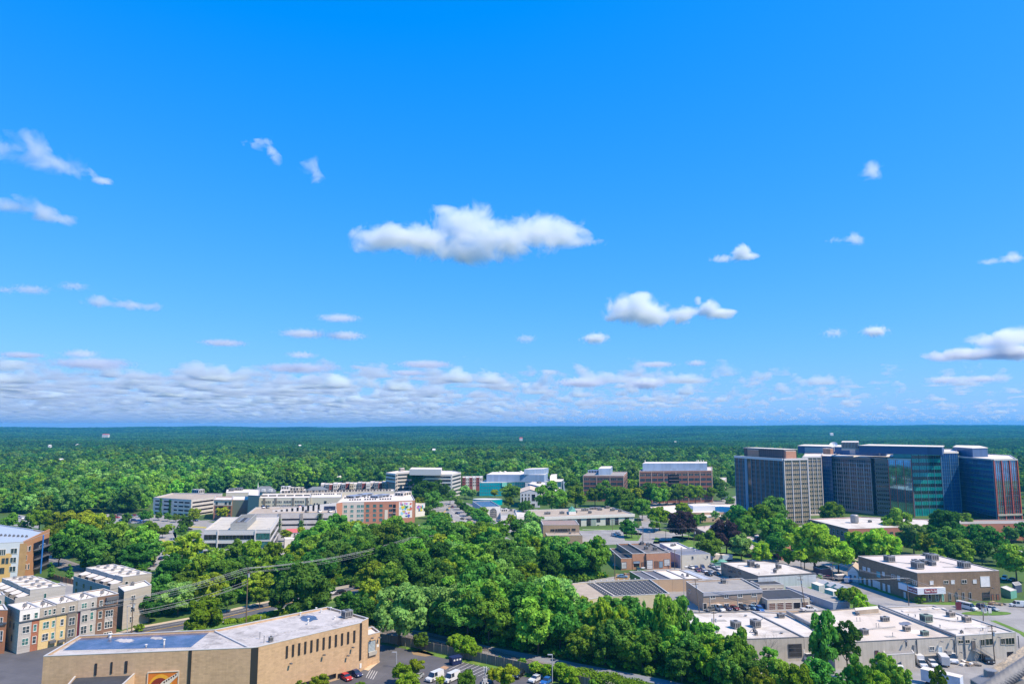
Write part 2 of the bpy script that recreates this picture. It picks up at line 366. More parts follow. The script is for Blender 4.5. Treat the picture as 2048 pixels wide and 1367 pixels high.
class Bld:
 def __init__(s,name,label,cat,pts,h,wall,roof=ROOFW,par=.5,group=None,z0=-.3,cope=COPE,wmats=None,pt=.3,clearance=3.):
  s.pts=[V2(p)for p in pts];s.h=h;n=len(s.pts)
  ar=sum(s.pts[i].x*s.pts[(i+1)%n].y-s.pts[(i+1)%n].x*s.pts[i].y for i in range(n))
  if ar<0:print('CW polygon',label)
  c=sum(s.pts,Vector())/n
  s.root=thing(name,label,cat,(c.x,c.y,0),group)
  I=inset(s.pts,pt);mb=MB()
  for i in range(n):
   a,b=s.pts[i],s.pts[(i+1)%n]
   m=(wmats or{}).get(i,wall)
   mb.quad((a.x,a.y,z0),(b.x,b.y,z0),(b.x,b.y,h),(a.x,a.y,h),m)
   ia,ib=I[i],I[(i+1)%n]
   mb.quad((ib.x,ib.y,h-par),(ia.x,ia.y,h-par),(ia.x,ia.y,h),(ib.x,ib.y,h),m)
  mb.build('wall',s.root)
  mb=MB();O=inset(s.pts,-.05);J=inset(s.pts,pt+.04)
  for i in range(n):
   a,b,ia,ib=O[i],O[(i+1)%n],J[i],J[(i+1)%n];z=h+.06;y=h-.08
   mb.quad((a.x,a.y,z),(b.x,b.y,z),(ib.x,ib.y,z),(ia.x,ia.y,z),cope)
   mb.quad((a.x,a.y,y),(b.x,b.y,y),(b.x,b.y,z),(a.x,a.y,z),cope)
   mb.quad((ib.x,ib.y,y),(ia.x,ia.y,y),(ia.x,ia.y,z),(ib.x,ib.y,z),cope)
  mb.build('parapet_coping',s.root)
  if roof is not None:
   mb=MB();mb.add([(p.x,p.y,h-par+.01)for p in I],[list(range(n))],roof);mb.build('roof',s.root)
  s.par=par;ALLB.append(s)
  K=inset(s.pts,-clearance);CLEARP.append(([(p.x,p.y)for p in K],(min(p.x for p in K),min(p.y for p in K),max(p.x for p in K),max(p.y for p in K))))
 def fr(s,i):
  a,b=s.pts[i],s.pts[(i+1)%len(s.pts)];d=(b-a);L=d.length;d=d/L
  return a,d,L,Vector((d.y,-d.x,0))
 def hit(s,i,u,v):
  a,d,L,n=s.fr(i);r=Vector(ray(u,v));o=Vector((0,0,H))
  t=(a-o).dot(n)/r.dot(n);q=o+r*t
  return(q-a).dot(d),q.z
 def slab(s,i,u0,u1,z0,z1,mat,name='panel',th=.05,parent=None,build=True,mb=None):
  a,d,L,n=s.fr(i);m2=mb or MB();c=a+d*((u0+u1)/2)+n*(th/2);c.z=(z0+z1)/2
  m2 .box(c,abs(u1-u0)/2,th/2+.001,abs(z1-z0)/2,mat,X=d,Y=n)
  return m2 .build(name,parent or s.root)if build else m2
 def slabpx(s,i,l,t,r,b,mat,name='panel',th=.05):
  u0,z1=s.hit(i,l,t);u1,z0=s.hit(i,r,b);return s.slab(i,u0,u1,z0,z1,mat,name,th)
 def winmb(s,mb,i,u0,u1,z0,z1,glass=GLASS,frame=WHITE,cols=1,rows=1,fw=.09,th=.15,sill=0.):
  a,d,L,n=s.fr(i);P3=lambda u,z,o:a+d*u+n*o+Vector((0,0,z))
  mb.quad(P3(u0,z0,.085),P3(u1,z0,.085),P3(u1,z1,.085),P3(u0,z1,.085),glass)
  if frame is not None:
   def bar(x0,x1,y0,y1,t=th):
    c=P3((x0+x1)/2,(y0+y1)/2,t/2);mb.box(c,(x1-x0)/2,t/2,(y1-y0)/2,frame,X=d,Y=n)
   bar(u0-fw,u0,z0-fw,z1+fw);bar(u1,u1+fw,z0-fw,z1+fw)
   bar(u0,u1,z1,z1+fw);bar(u0,u1,z0-fw,z0)
   for k in range(1,cols):x=u0+(u1-u0)*k/cols;bar(x-fw/2,x+fw/2,z0,z1,th*.9)
   for k in range(1,rows):y=z0+(z1-z0)*k/rows;bar(u0,u1,y-fw/3,y+fw/3,th*.8)
   if sill:c=P3((u0+u1)/2,z0-fw-.05,sill/2);mb.box(c,(u1-u0)/2+fw*1.5,sill/2,.06,frame,X=d,Y=n)
 def win(s,i,u0,u1,z0,z1,name='window',**k):
  mb=MB();s.winmb(mb,i,u0,u1,z0,z1,**k);return mb.build(name,s.root)
 def winpx(s,i,l,t,r,b,name='window',**k):
  um=(l+r)/2;vm=(t+b)/2
  u0=s.hit(i,l,vm)[0];u1=s.hit(i,r,vm)[0];z1=s.hit(i,um,t)[1];z0=s.hit(i,um,b)[1]
  return s.win(i,u0,u1,z0,z1,name=name,**k)
 def grid(s,i,us,zs,w,hh,name='window',**k):
  """separate windows sharing one mesh: centres us (metres along the wall), sills zs"""
  a,d,L,n=s.fr(i);first=None
  for z in zs:
   for u in us:
    if first is None:
     first=s.win(i,u-w/2,u+w/2,z,z+hh,name=name,**k);u_,z_=u,z
    else:
     c=first.copy();COL.objects.link(c);c.parent=s.root;c.location=first.location+d*(u-u_)+Vector((0,0,z-z_))
 def bands(s,i,f0,f1,zs,hh,glass=GLASS,frame=None,mull=0,name='window_band',fw=.12,th=.14):
  a,d,L,n=s.fr(i)
  for z in zs:s.win(i,f0*L,f1*L,z,z+hh,name=name,glass=glass,frame=frame,cols=max(1,int((f1-f0)*L/mull))if mull else 1,fw=fw,th=th)
 def unit(s,u,v,w,d,hh,z=None,ang=None,mat=None,name='roof_unit',legs=.25):
  """rooftop unit standing at roof pixel u,v"""
  z=s.h-s.par if z is None else z;p=P(u,v,z)
  a_,dd,L,n=s.fr(0);ang=math.atan2(dd.y,dd.x)if ang is None else ang
  X=Vector((math.cos(ang),math.sin(ang),0));Y=Vector((-X.y,X.x,0));m=mat or METAL;mb=MB()
  c=Vector((p.x,p.y,z+legs+hh/2));mb.box(c,w/2,d/2,hh/2,m,X=X,Y=Y)
  mb.box(c+Vector((0,0,hh/2+.05)),w/2*1.04,d/2*1.04,.05,m,X=X,Y=Y)
  for k in range(3):
   mb.box(c-Y*(d/2+.02)+X*(w*(-.3+.3*k)),w*.11,.02,hh*.32,METALD,X=X,Y=Y)
   mb.box(c+X*(w/2+.02)+Y*(d*(-.3+.3*k)),.02,d*.11,hh*.32,METALD,X=X,Y=Y)
   mb.box(c-X*(w/2+.02)+Y*(d*(-.3+.3*k)),.02,d*.11,hh*.32,METALD,X=X,Y=Y)
  mb.tube([c+Vector((0,0,hh/2+.1)),c+Vector((0,0,hh/2+.3))],min(w,d)*.28,METALD,10)
  if legs>.05:
   for i in(-1,1):
    for j in(-1,1):mb.box(Vector((p.x,p.y,z+legs/2))+X*(i*w*.42)+Y*(j*d*.42),.07,.07,legs/2,STEEL,X=X,Y=Y)
  return mb.build(name,s.root)
 def vent(s,u,v,hh=.8,r=.18,name='roof_vent',mat=None):
  p=P(u,v,s.h-s.par);mb=MB();mb.tube([p,p+Vector((0,0,hh))],r,mat or METAL,7);mb.tube([p+Vector((0,0,hh)),p+Vector((0,0,hh+.15))],r*1.7,mat or METAL,7)
  return mb.build(name,s.root)
 def lamp(s,i,u,v,mat=COPED):
  uu,z=s.hit(i,u,v);a,d,L,n=s.fr(i);p=a+d*uu+Vector((0,0,z));mb=MB()
  mb.tube([p,p+n*.7+Vector((0,0,.25))],.06,mat,5);mb.box(p+n*.9+Vector((0,0,.2)),.25,.3,.14,mat,X=d,Y=n)
  return mb.build('wall_lamp',s.root)
 def pipe(s,i,u,v0,v1,r=.09,mat=COPED,name='downpipe'):
  u0,z0=s.hit(i,u,v0);_,z1=s.hit(i,u,v1);a,d,L,n=s.fr(i)
  mb=MB();p=a+d*u0+n*(r+.02);mb.tube([p+Vector((0,0,z0)),p+Vector((0,0,z1))],r,mat,6);return mb.build(name,s.root)
 def door(s,i,l,t,r,b,mat,name='door',frame=WHITE,panels=4,depth=None):
  um=(l+r)/2;vm=(t+b)/2
  u0=s.hit(i,l,vm)[0];u1=s.hit(i,r,vm)[0];z1=s.hit(i,um,t)[1];z0=max(0.02,s.hit(i,um,b)[1])
  mb=MB();s.winmb(mb,i,u0,u1,z0,z1,glass=mat,frame=frame,rows=panels,fw=.1);return mb.build(name,s.root)
def ground_patch(name,px,mat,z=.012,world=False,kind='structure',label=None):
 pts=[V2(p)for p in px]if world else[P(u,v,0)for u,v in px]
 n=len(pts);ar=sum(pts[i].x*pts[(i+1)%n].y-pts[(i+1)%n].x*pts[i].y for i in range(n))
 if ar<0:pts=pts[::-1]
 mb=MB();mb.add([(p.x,p.y,z)for p in pts],[list(range(n))],mat);o=mb.build(name);o['kind']=kind
 if label:o['label']=label;o['category']=label.split()[-1]if kind=='stuff' else None
 K=pts;CLEARP.append(([(p.x,p.y)for p in K],(min(p.x for p in K),min(p.y for p in K),max(p.x for p in K),max(p.y for p in K))))
 return o
def strip(name,line,width,mat,z=.02,world=False,kerb=None):
 """a band of given width along a pixel line on the ground"""
 pts=[V2(p)for p in line]if world else[P(u,v,0)for u,v in line]
 l,r=[],[]
 for i,p in enumerate(pts):
  t=(pts[min(i+1,len(pts)-1)]-pts[max(i-1,0)]).normalized();n=Vector((-t.y,t.x,0));l.append(p+n*width/2);r.append(p-n*width/2)
 mb=MB()
 for i in range(len(pts)-1):
  a,b,c,d=r[i],r[i+1],l[i+1],l[i];mb.quad((a.x,a.y,z),(b.x,b.y,z),(c.x,c.y,z),(d.x,d.y,z),mat)
 if kerb:
  for q in(l,r):
   for i in range(len(pts)-1):
    a,b=q[i],q[i+1];t=(b-a);L=t.length;t=t/L
    mb.box(((a+b)/2)+Vector((0,0,.07)),L/2,.09,.075,kerb,X=t,Y=Vector((-t.y,t.x,0)))
 o=mb.build(name);o['kind']='structure';return o
def Zm(s,u0,v0):return lambda x,y:(u0+x/s,v0+y/s)
BEIGE=M('beige_brick',(.60,.395,.235),rough=.9,var=.07,scale=.35,brick=(1.2,.42,.012,.8),stain=(.55,.36,.23),stain_amt=.5,streak=.08)
hB=13.5
c0,c1,c2=P(87,1311,hB),P(502,1294,hB),P(513,1293,hB)
c3,c4,c5=P(722,1244,hB),P(724,1241,hB),P(737,1235,hB)
c6,c7,c8=P(655,1212.5,hB),P(430,1258,hB),P(158,1270,hB)
bb=Bld('brick_hall','large beige brick hall with angled front and a guitar billboard on its wall','building',[c0,c1,c2,c3,c4,c5,c6,c7,c8],hB,BEIGE,None,par=.55,clearance=1.5)
I=inset(bb.pts,.3);zr=hB-.54
ia=I[1];ic=I[7]
STAINR=M('roof_streaked_membrane',(.50,.455,.43),rough=.8,var=.16,scale=.5,stain=(.20,.175,.165),stain_amt=.9,seam=(30.,1.6,.05,.9,.8))
POND=M('roof_rain_pool',(.10,.105,.17),rough=.16,var=.55,scale=.25,spec=1.)
mb=MB();mb.add([(p.x,p.y,zr)for p in(I[1],I[2],I[3],I[4],I[5],I[6],I[7])],[list(range(7))],STAINR);mb.build('roof',bb.root)
mb=MB();mb.add([(p.x,p.y,zr)for p in(I[0],I[1],I[7],I[8])],[[0,1,2,3]],STAINR)
mb.build('roof',bb.root)
pl=[P(120,1301,zr),P(384,1294.5,zr),P(424,1262.5,zr),P(160,1274,zr)]
mb=MB();mb.add([(p.x,p.y,zr+.03)for p in inset(pl,.5)],[[0,1,2,3]],POND);mb.build('rain_pool',bb.root)
def blob(cx,cy,rx,ry,z,mat,seed=1,n=22):
 rg=random.Random(seed);return[(u,v)for u,v in((cx+rx*(1+.25*rg.uniform(-1,1))*math.cos(2*PI*k/n),cy-ry*(1+.25*rg.uniform(-1,1))*math.sin(2*PI*k/n))for k in range(n))]
for(cx,cy,rx,ry,sd,mt,nm)in((250,1280,18,4,1,STAINR,'dry_patch'),(313,1275,13,2.6,2,STAINR,'dry_patch'),(618,1235,17,6,3,POND,'rain_pool')):
 mb=MB();q=[P(u,v,zr+.05)for u,v in blob(cx,cy,rx,ry,0,0,sd)];mb.add([tuple(p)for p in q],[list(range(len(q)))],mt);mb.build(nm,bb.root)
mb=MB();a,b=I[1],I[7];t=Vector((b.x-a.x,b.y-a.y,0));L_=t.length;t.normalize()
mb.box(((a.x+b.x)/2,(a.y+b.y)/2,zr+.18),L_/2,.22,.17,COPE,X=t,Y=Vector((-t.y,t.x,0)));mb.build('roof_curb',bb.root)
mb=MB()
for k in range(46):
 for(a,b)in((P(140,1303.5,zr),P(384,1297,zr)),(P(392,1292,zr),P(712,1243,zr))):
  q=a.lerp(b,k/45);mb.box(q+Vector((.3,1.0,.06)),.22,.12,.05,COPE)
mb.build('roof_blocks',bb.root)['kind']='stuff'
for(x,y)in((1240,372),(1190,350),(1028,400),(1110,460),(1105,495),(1378,440),(1340,345),(1445,380)):bb.vent(400+x/5.12,1150+y/5.12+1.5,.7,.2,mat=WHITE)
for(x,y)in((655,690),(612,650),(620,480)):bb.vent(400+x/5.12,1150+y/5.12,1.6,.09)
bb.vent(220,1274,.9,.35,mat=WHITE);bb.vent(328,1289,1.3,.22,mat=WHITE);bb.vent(292,1292,.4,.2,mat=WHITE)
bb.unit(400+1505/5.12,1150+428/5.12,2.6,2.2,1.7,ang=.8);bb.unit(400+725/5.12,1150+680/5.12,1.,.8,1.0,ang=.8)
SLOT=M('slot_bronze',(.035,.03,.03),rough=.35,spec=.6)
for k in range(12):
 x=888+(1578-888)*k/11;y=722+(563-722)*k/11
 bb.winpx(3-1,400+(x-8)/5.12,1150+y/5.12,400+(x+9)/5.12,1150+(y+118)/5.12,glass=SLOT,frame=SLOT,fw=.05)
for(x,y)in((1255,812),(915,900),(1550,735),(1500,820)):bb.lamp(2,400+x/5.12,1150+y/5.12)
bb.slabpx(1,502.3,1295,512.7,1400,SLOT,'window',.03)
bb.winpx(2,719.5,1246,722.3,1318,glass=SLOT,frame=SLOT)
for(l,r_,t,b)in((376,381,1300,1400),(250.5,254.5,1321,1343),(222,224.5,1323,1345),(190,193.5,1326,1348)):
 bb.winpx(0,l,t,r_,b,glass=SLOT,frame=SLOT,fw=.06)
bb.winpx(2,676,1342,712,1349,glass=GLASSB,frame=SLOT,cols=5,name='window');bb.winpx(2,650,1349,671,1356,glass=GLASSB,frame=SLOT,cols=3,name='window');bb.winpx(2,590,1362,640,1372,glass=GLASSB,frame=SLOT,cols=5)
bb.slabpx(2,723-4,1326,722.4,1334,WHITE,'meter_box',.15)
def board(b,i,l,t,r,bo):
 u0,z1=b.hit(i,l,t);u1,_=b.hit(i,r,t);a,d,L,n=b.fr(i);z0=z1-(u1-u0)*1.0
 root=thing('billboard','square orange billboard with a sunburst guitar, on the beige brick wall','billboard',tuple(a+d*((u0+u1)/2)+Vector((0,0,z0))))
 q=lambda u,z,o:a+d*(u0+(u1-u0)*u)+n*o+Vector((0,0,z0+(z1-z0)*z))
 mb=MB();fm=M('billboard_frame',(.6,.5,.4),rough=.6)
 for(x0,x1,y0,y1)in((-.03,0,-.03,1.03),(1,1.03,-.03,1.03),(0,1,1,1.03),(0,1,-.03,0)):
  c=q((x0+x1)/2,(y0+y1)/2,.15);mb.box(c,(x1-x0)/2*(u1-u0),.15,(y1-y0)/2*(z1-z0),fm,X=d,Y=n)
 mb.build('frame',root)
 org=M('poster_orange',(.62,.17,.02),rough=.6);yel=M('poster_amber',(.75,.36,.03),rough=.6);red=M('poster_red_brown',(.22,.03,.015),rough=.6);crm=M('poster_cream',(.7,.6,.5),rough=.6);drk=M('poster_dark',(.04,.02,.03),rough=.6)
 mb=MB();mb.quad(q(0,0,.2),q(1,0,.2),q(1,1,.2),q(0,1,.2),org);mb.build('panel',root)
 def poly(pts,o,m,nm):mb=MB();mb.add([q(x,y,o)for x,y in pts],[list(range(len(pts)))],m);mb.build(nm,root)
 ell=lambda cx,cy,rx,ry,a0=0,a1=360,n=26:[(cx+rx*math.cos(R(a0+(a1-a0)*k/n)),cy+ry*math.sin(R(a0+(a1-a0)*k/n)))for k in range(n)]
 cl=lambda P_:[(max(0,min(1,x)),max(0,min(1,y)))for x,y in P_]
 poly(cl(ell(.42,.42,.42,.52)),.215,yel,'guitar_body');poly(cl(ell(.40,.38,.36,.44)),.23,red,'guitar_edge');poly(cl(ell(.30,.30,.22,.32)),.245,org,'guitar_top')
 poly(cl(ell(.86,.30,.22,.24)),.235,red,'guitar_horn')
 poly([(.42,.62),(.50,.70),(1.,.98),(1.,.86),(.60,.48),(.56,.40)],.26,crm,'guitar_neck')
 for k in range(6):x=.55+.075*k;y=.66+.047*k;s=.034;poly([(x-s,y),(x,y-s*1.1),(x+s,y+s*.3),(x,y+s*1.2)],.275,drk,'fret_block')
 poly([(.34,.60),(.37,.62),(.46,.46),(.43,.44)],.27,crm,'bridge')
board(bb,0,297.5,1344,357,1400)
aw=M('peach_stucco',(.66,.45,.29),rough=.9,var=.05)
a_=[P(120,1386,8.6),P(228,1384,8.6),P(250,1364,8.6),P(272,1343.5,8.6),P(150,1350,8.6)]
Bld('low_annex','low peach walled annex with dark flat roof in front of the beige hall','building',a_,8.6,aw,ROOFD,par=.4,clearance=0)
a_=[P(722,1268,8.6),P(737,1271,8.6),P(760.5,1262.5,8.6),P(738,1250,8.6)]
la=Bld('loading_annex','small beige loading annex with pale roof and roll-up door beside the hall','building',square(P(735.5,1269,8.6),P(760,1262.5,8.6),P(745,1252,8.6)),8.6,BEIGE,ROOFC,clearance=1)
la.door(0,736.5,1281,750,1302,M('roller_door_pale',(.45,.5,.52),rough=.5),panels=8,frame=COPED);la.slabpx(0,736,1303.5,752,1306,CONC,'dock_ledge',.5)
la.lamp(0,741,1275);la.lamp(0,756,1274);la.slabpx(0,753.5,1288,757.5,1292,WHITE,'sign_plate',.05)
WTH=[P(40.3,1219.6,12.7),P(81.3,1213.2,12.7),P(112.8,1206.5,12.7),P(155.7,1199.3,12.7),P(193.3,1192,12.7),P(236,1185.3,12.7)]
f0,f5=V2(WTH[0]),V2(WTH[5]);dF=(f5-f0).normalized();nB=Vector((-dF.y,dF.x,0))
cream=M('siding_cream',(.62,.51,.36),rough=.8,var=.04,scale=1,brick=(9.,.25,.02,.85));tgrey=M('siding_warm_grey',(.43,.37,.31),rough=.8,var=.04,brick=(9.,.3,.02,.85));lgrey=M('siding_light_grey',(.47,.43,.405),rough=.8,var=.04,brick=(9.,.3,.02,.85))
twhite=M('siding_white',(.74,.70,.68),rough=.7,var=.03);yellow=M('brick_yellow',(.72,.53,.26),rough=.85,var=.05,brick=(.5,.16,.02,.85));rbrick=M('brick_red_orange',(.42,.16,.09),rough=.85,var=.12,scale=1,brick=(.5,.16,.02,.8))
brbrick=M('brick_brown',(.25,.15,.105),rough=.85,var=.12,scale=1,brick=(.5,.16,.02,.8));dtaupe=M('siding_taupe',(.22,.19,.16),rough=.8,var=.05,brick=(9.,.3,.02,.85));maroon=M('recess_shade_maroon',(.12,.02,.03),rough=.6)
TZ=Zm(7.877,0,1140)
def tw(b,lst,**k):
 for q in lst:
  l,t=TZ(q[0],q[1]);r_,bo=TZ(q[2],q[3]);b.winpx(0,l,t,r_,bo,glass=q[5]if len(q)>5 else random.choice([GLASS,GLASSG,GLASSG]),frame=WHITE,cols=q[4]if len(q)>4 else 1,rows=2,fw=.11,sill=.14,**k)
houses=[('townhouse with white upper floor over grey and red brick, first in its row',twhite),('yellow brick townhouse with warm grey top floor',tgrey),('townhouse half yellow and half taupe under a warm grey top floor',tgrey),('light grey sided townhouse between the taupe and the brown ones',lgrey),('brown brick townhouse at the right end of its row',brbrick)]
TH=[]
for k,(lab,wm)in enumerate(houses):
 a,b=V2(WTH[k]),V2(WTH[k+1]);a=f0+dF*(a-f0).dot(dF)+(a-f0-dF*(a-f0).dot(dF))*.5;b=f0+dF*(b-f0).dot(dF)+(b-f0-dF*(b-f0).dot(dF))*.5
 off=-nB*(.0+.12*k)
 hh=12.7-(.35 if k==1 else 0)
 t=Bld('townhouse',lab,'house',[a+off,b+off,b+nB*11,a+nB*11],hh,wm,ROOFC,par=.35,group='coloured townhouses in the front row',clearance=1,wmats={3:cream if k==0 else wm,1:dtaupe if k==4 else wm});TH.append(t)
 a_,d,L,n=t.fr(0)
 t.slab(0,0,L,9.15,9.4,COPED,'cornice',.35)
 m=(WTH[k]+WTH[k+1])/2;q=a_+d*L*.55+nB*5.5;mbx=MB();mbx.box((q.x,q.y,hh+.15),.45,.45,.5,METAL);mbx.tube([(q.x,q.y,hh+.65),(q.x,q.y,hh+.72)],.3,METALD,10);mbx.build('roof_unit',t.root)
 for j in range(4):q=a_+d*L*(.3+.15*j)+nB*(2.5+j%2*1.5);mbx=MB();mbx.tube([(q.x,q.y,hh-.35),(q.x,q.y,hh+.15)],.1,METALD,6);mbx.build('roof_vent',t.root)
def lowpan(t,x0,x1,mat,z1=9.15,yy=900,th=.03):
 u0=t.hit(0,*TZ(x0,yy))[0];u1=t.hit(0,*TZ(x1,yy))[0];t.slab(0,max(0,u0),min(t.fr(0)[2],u1),-.2,z1,mat,'facade_panel',th)
lowpan(TH[0],300,493,lgrey);lowpan(TH[0],493,640,rbrick,th=.025)
lowpan(TH[1],600,910,yellow);lowpan(TH[2],880,1030,yellow);lowpan(TH[2],1040,1190,dtaupe,th=.3);lowpan(TH[2],1190,1240,yellow,th=.02)
lowpan(TH[3],1213,1250,maroon,th=.02);lowpan(TH[3],1245,1400,lgrey,th=.4)  # dark maroon strip paints the shade of the recess on a flat panel
_h=TH[0];_h.winpx(0,*TZ(365,690),*TZ(468,775),cols=2,rows=2,fw=.11,glass=GLASS,sill=.1)
tw(TH[0],[(545,662,592,745),(355,880,458,980,2),(345,1070,440,1170,2),(528,850,572,950),(512,1037,562,1140)])
tw(TH[1],[(697,628,735,705),(765,615,800,692),(835,603,873,680),(678,808,765,905,2),(818,788,860,884),(662,995,750,1095,2),(805,975,850,1070)])
tw(TH[2],[(975,585,1015,655),(1092,558,1172,632,2),(955,765,998,858),(948,948,985,1040)])
for q in((1085,745,1165,840),(1068,930,1152,1022)):
 (l,t),(r_,b)=TZ(q[0],q[1]),TZ(q[2],q[3]);u0,z1=TH[2].hit(0,l,t);u1,z0=TH[2].hit(0,r_,b)
 mb=MB();TH[2].winmb(mb,0,u0,u1,z0,z1,cols=2,rows=2);
 o=mb.build('window',TH[2].root);o.location=TH[2].fr(0)[3]*.3
tw(TH[3],[(1287,515,1363,588,2),(1442,498,1478,566)])
for q in((1283,702,1360,792),(1265,880,1345,978)):
 (l,t),(r_,b)=TZ(q[0],q[1]),TZ(q[2],q[3]);u0,z1=TH[3].hit(0,l,t);u1,z0=TH[3].hit(0,r_,b)
 mb=MB();TH[3].winmb(mb,0,u0,u1,z0,z1,cols=2,rows=2)
 o=mb.build('window',TH[3].root);o.location=TH[3].fr(0)[3]*.4
tw(TH[4],[(1570,470,1616,548),(1680,445,1786,512,3,GLASS),(1422,655,1466,765,1,GLASSG),(1555,640,1602,742,1,GLASS),(1663,625,1775,718,3,GLASS),(1412,850,1450,955,1,GLASSG),(1540,825,1588,930,1,GLASS),(1648,800,1765,896,3,GLASS),(1632,970,1752,1050,3,GLASS)])
(l,t),(r_,b)=TZ(1650,728),TZ(1775,795);TH[4].slabpx(0,l,t,r_,b,lgrey,'facade_panel',.05)
(l,t),(r_,b)=TZ(1665,425),TZ(1855,442);TH[4].slabpx(0,l,t,r_,b,COPED,'awning',1.)
for(x0,x1,y)in((760,860,1108),(905,1000,1095)):
 (l,t),(r_,b)=TZ(x0,y),TZ(x1,y+14);TH[1 if x0<900 else 2].slabpx(0,l,t,r_,b,COPED,'awning',1.1)
for k_ in(0,):
 t=TH[0];a_,d,L,n=t.fr(3)
 for(u,z)in((3.2,10),(3.4,6.6),(6.5,6.6),(5.5,3.)):t.win(3,u,u+.8,z,z+1.6,glass=GLASS,frame=dtaupe)
 t.slab(3,0,L,9.1,12.3,tgrey,'facade_panel',.03)
q=square(P(-32,1219,12.7),P(15.5,1218.5,12.7),P(8,1207,12.7))
ob=Bld('townhouse','orange brick townhouse cut by the left edge of the frame','house',q,12.7,M('brick_orange',(.50,.21,.10),rough=.85,var=.1,brick=(.5,.16,.02,.85)),ROOFC,par=.4,clearance=1,wmats={1:dtaupe,2:dtaupe})  # unseen side walls made dull taupe to cut orange bounce onto the neighbour
ob.slab(0,0,ob.fr(0)[2],8.6,9.1,COPED,'cornice',.35)
for y0,y1 in((740,845),(950,1100)):ob.winpx(0,*TZ(-60,y0),*TZ(42,y1),cols=3,rows=2,fw=.11,sill=.14)
for y0,y1 in((740,845),(950,1100)):ob.winpx(0,*TZ(-190,y0+10),*TZ(-110,y1+10),cols=2,rows=2,fw=.11,sill=.14)
q=square(P(-30,1192,12.7),P(10,1188.5,12.7),P(4,1182,12.7))
ob=Bld('townhouse','pale grey townhouse peeking in behind the orange one at the left edge','house',q,12.7,lgrey,ROOFC,par=.4,clearance=1)
ob.winpx(0,*TZ(-25,470),*TZ(22,545),glass=GLASSG)
def row(Lb,Lf,Rf,Rb,n,h,wall,end,labs,grp,terr=True):
 Lb,Lf,Rf,Rb=map(V2,(Lb,Lf,Rf,Rb));cnt=0
 for k in range(n):
  a=Lf.lerp(Lb,k/n);b=Rf.lerp(Rb,k/n);c=Rf.lerp(Rb,(k+1)/n);d=Lf.lerp(Lb,(k+1)/n)
  hh=h-(.0,.25,.1)[k%3]
  t=Bld('townhouse',labs[k],'house',[a,b,c,d],hh,wall,ROOFC,par=.3,group=grp,clearance=1,wmats={0:end})
  w=(d-a).normalized();nn=Vector((-w.y,w.x,0));L_=(d-a).length
  q=(a+b+c+d)/4
  for o in((-2,0),(1.5,.5)):
   mbx=MB();mbx.box((q.x+o[0],q.y+o[1],hh-.3+.45),.45,.45,.45,METAL);mbx.build('roof_unit',t.root)
  if terr:
   T=4.2;mbx=MB();e1=a+nn*T;e2=d+nn*T
   mbx.prism([e1,a,d,e2],-.3,9.0,wall,ROOFG);mbx.build('terrace',t.root)
   mbx=MB()
   for(p,s)in((e1,e2),):u=(s-p).normalized();c_=(p+s)/2;mbx.box((c_.x,c_.y,9.5),L_/2,.1,.5,lgrey,X=u,Y=Vector((-u.y,u.x,0)))
   for p in(a,d):c_=p+nn*T/2;mbx.box((c_.x,c_.y,9.9),T/2,.1,.9,lgrey,X=nn,Y=w)
   mbx.build('terrace_wall',t.root)
   mbx=MB();p0=a+nn*.1+w*.5;p1=d+nn*.1-w*.5
   mbx.add([(p0 .x,p0 .y,11.2),(p1 .x,p1 .y,11.2),(p1 .x+nn.x*2.6,p1 .y+nn.y*2.6,10.4),(p0 .x+nn.x*2.6,p0 .y+nn.y*2.6,10.4),(p0 .x,p0 .y,11.1),(p1 .x,p1 .y,11.1),(p1 .x+nn.x*2.6,p1 .y+nn.y*2.6,10.3),(p0 .x+nn.x*2.6,p0 .y+nn.y*2.6,10.3)],[[0,1,2,3],[7,6,5,4],[0,4,5,1],[1,5,6,2],[2,6,7,3],[3,7,4,0]],ROOFC);mbx.build('canopy',t.root)
   for z in(1.2,4.,6.6):
    pp=e1+w*(L_*.5);X=w;mbx=MB();mbx.box((pp.x+nn.x*.03,pp.y+nn.y*.03,z+.8),.7,.03,.8,GLASS,X=X,Y=nn);mbx.build('window',t.root)
  TH.append(t)
 return TH[-n]
egrey=M('siding_pale_blue_grey',(.52,.48,.45),rough=.8,var=.03,brick=(9.,.3,.015,.88));ebeige=M('siding_pale_taupe',(.46,.40,.34),rough=.8,var=.03,brick=(9.,.3,.015,.88))
g='pale townhouses in the left middle row'
r1=row(P(4,1154,12.7),P(60.4,1178.5,12.7),P(131.5,1169.7,12.7),P(64.4,1148.5,12.7),5,12.7,ebeige,egrey,['pale grey end townhouse whose blank wall faces the yellow row']+['white roofed townhouse with roof terrace, %s in the row behind the yellow one'%w_ for w_ in('second','third','fourth','last')],g)
r1 .winpx(0,88,1185.5,92.5,1195,glass=GLASSG)
g='pale townhouses in the right middle row'
r2=row(P(171.8,1133,12.7),P(245.6,1153,12.7),P(303.4,1145,12.7),P(226.8,1125.6,12.7),5,12.7,lgrey,ebeige,['taupe end townhouse whose side wall faces the brown one']+['grey townhouse with roof terrace by the rail line, %s from the camera'%w_ for w_ in('second','third','fourth','farthest')],g)
r2 .winpx(0,250.5,1162,255.5,1169,glass=GLASS)
dd=Bld('townhouse','tall taupe townhouse with dark side wall right of the brown one','house',square(P(236.5,1172,12.5),P(248.5,1182,12.5),P(303,1168.5,12.5)),12.5,ebeige,ROOFC,par=.35,clearance=1,wmats={0:dtaupe,3:dtaupe})
for(l,t,r_,b)in((262,1190,270,1199),(261,1212,269,1222),(259,1232,266,1243)):dd.winpx(1,l,t,r_,b,cols=2,rows=2,fw=.1)
dd.unit(265,1170,1,1,.8)
HA=17.
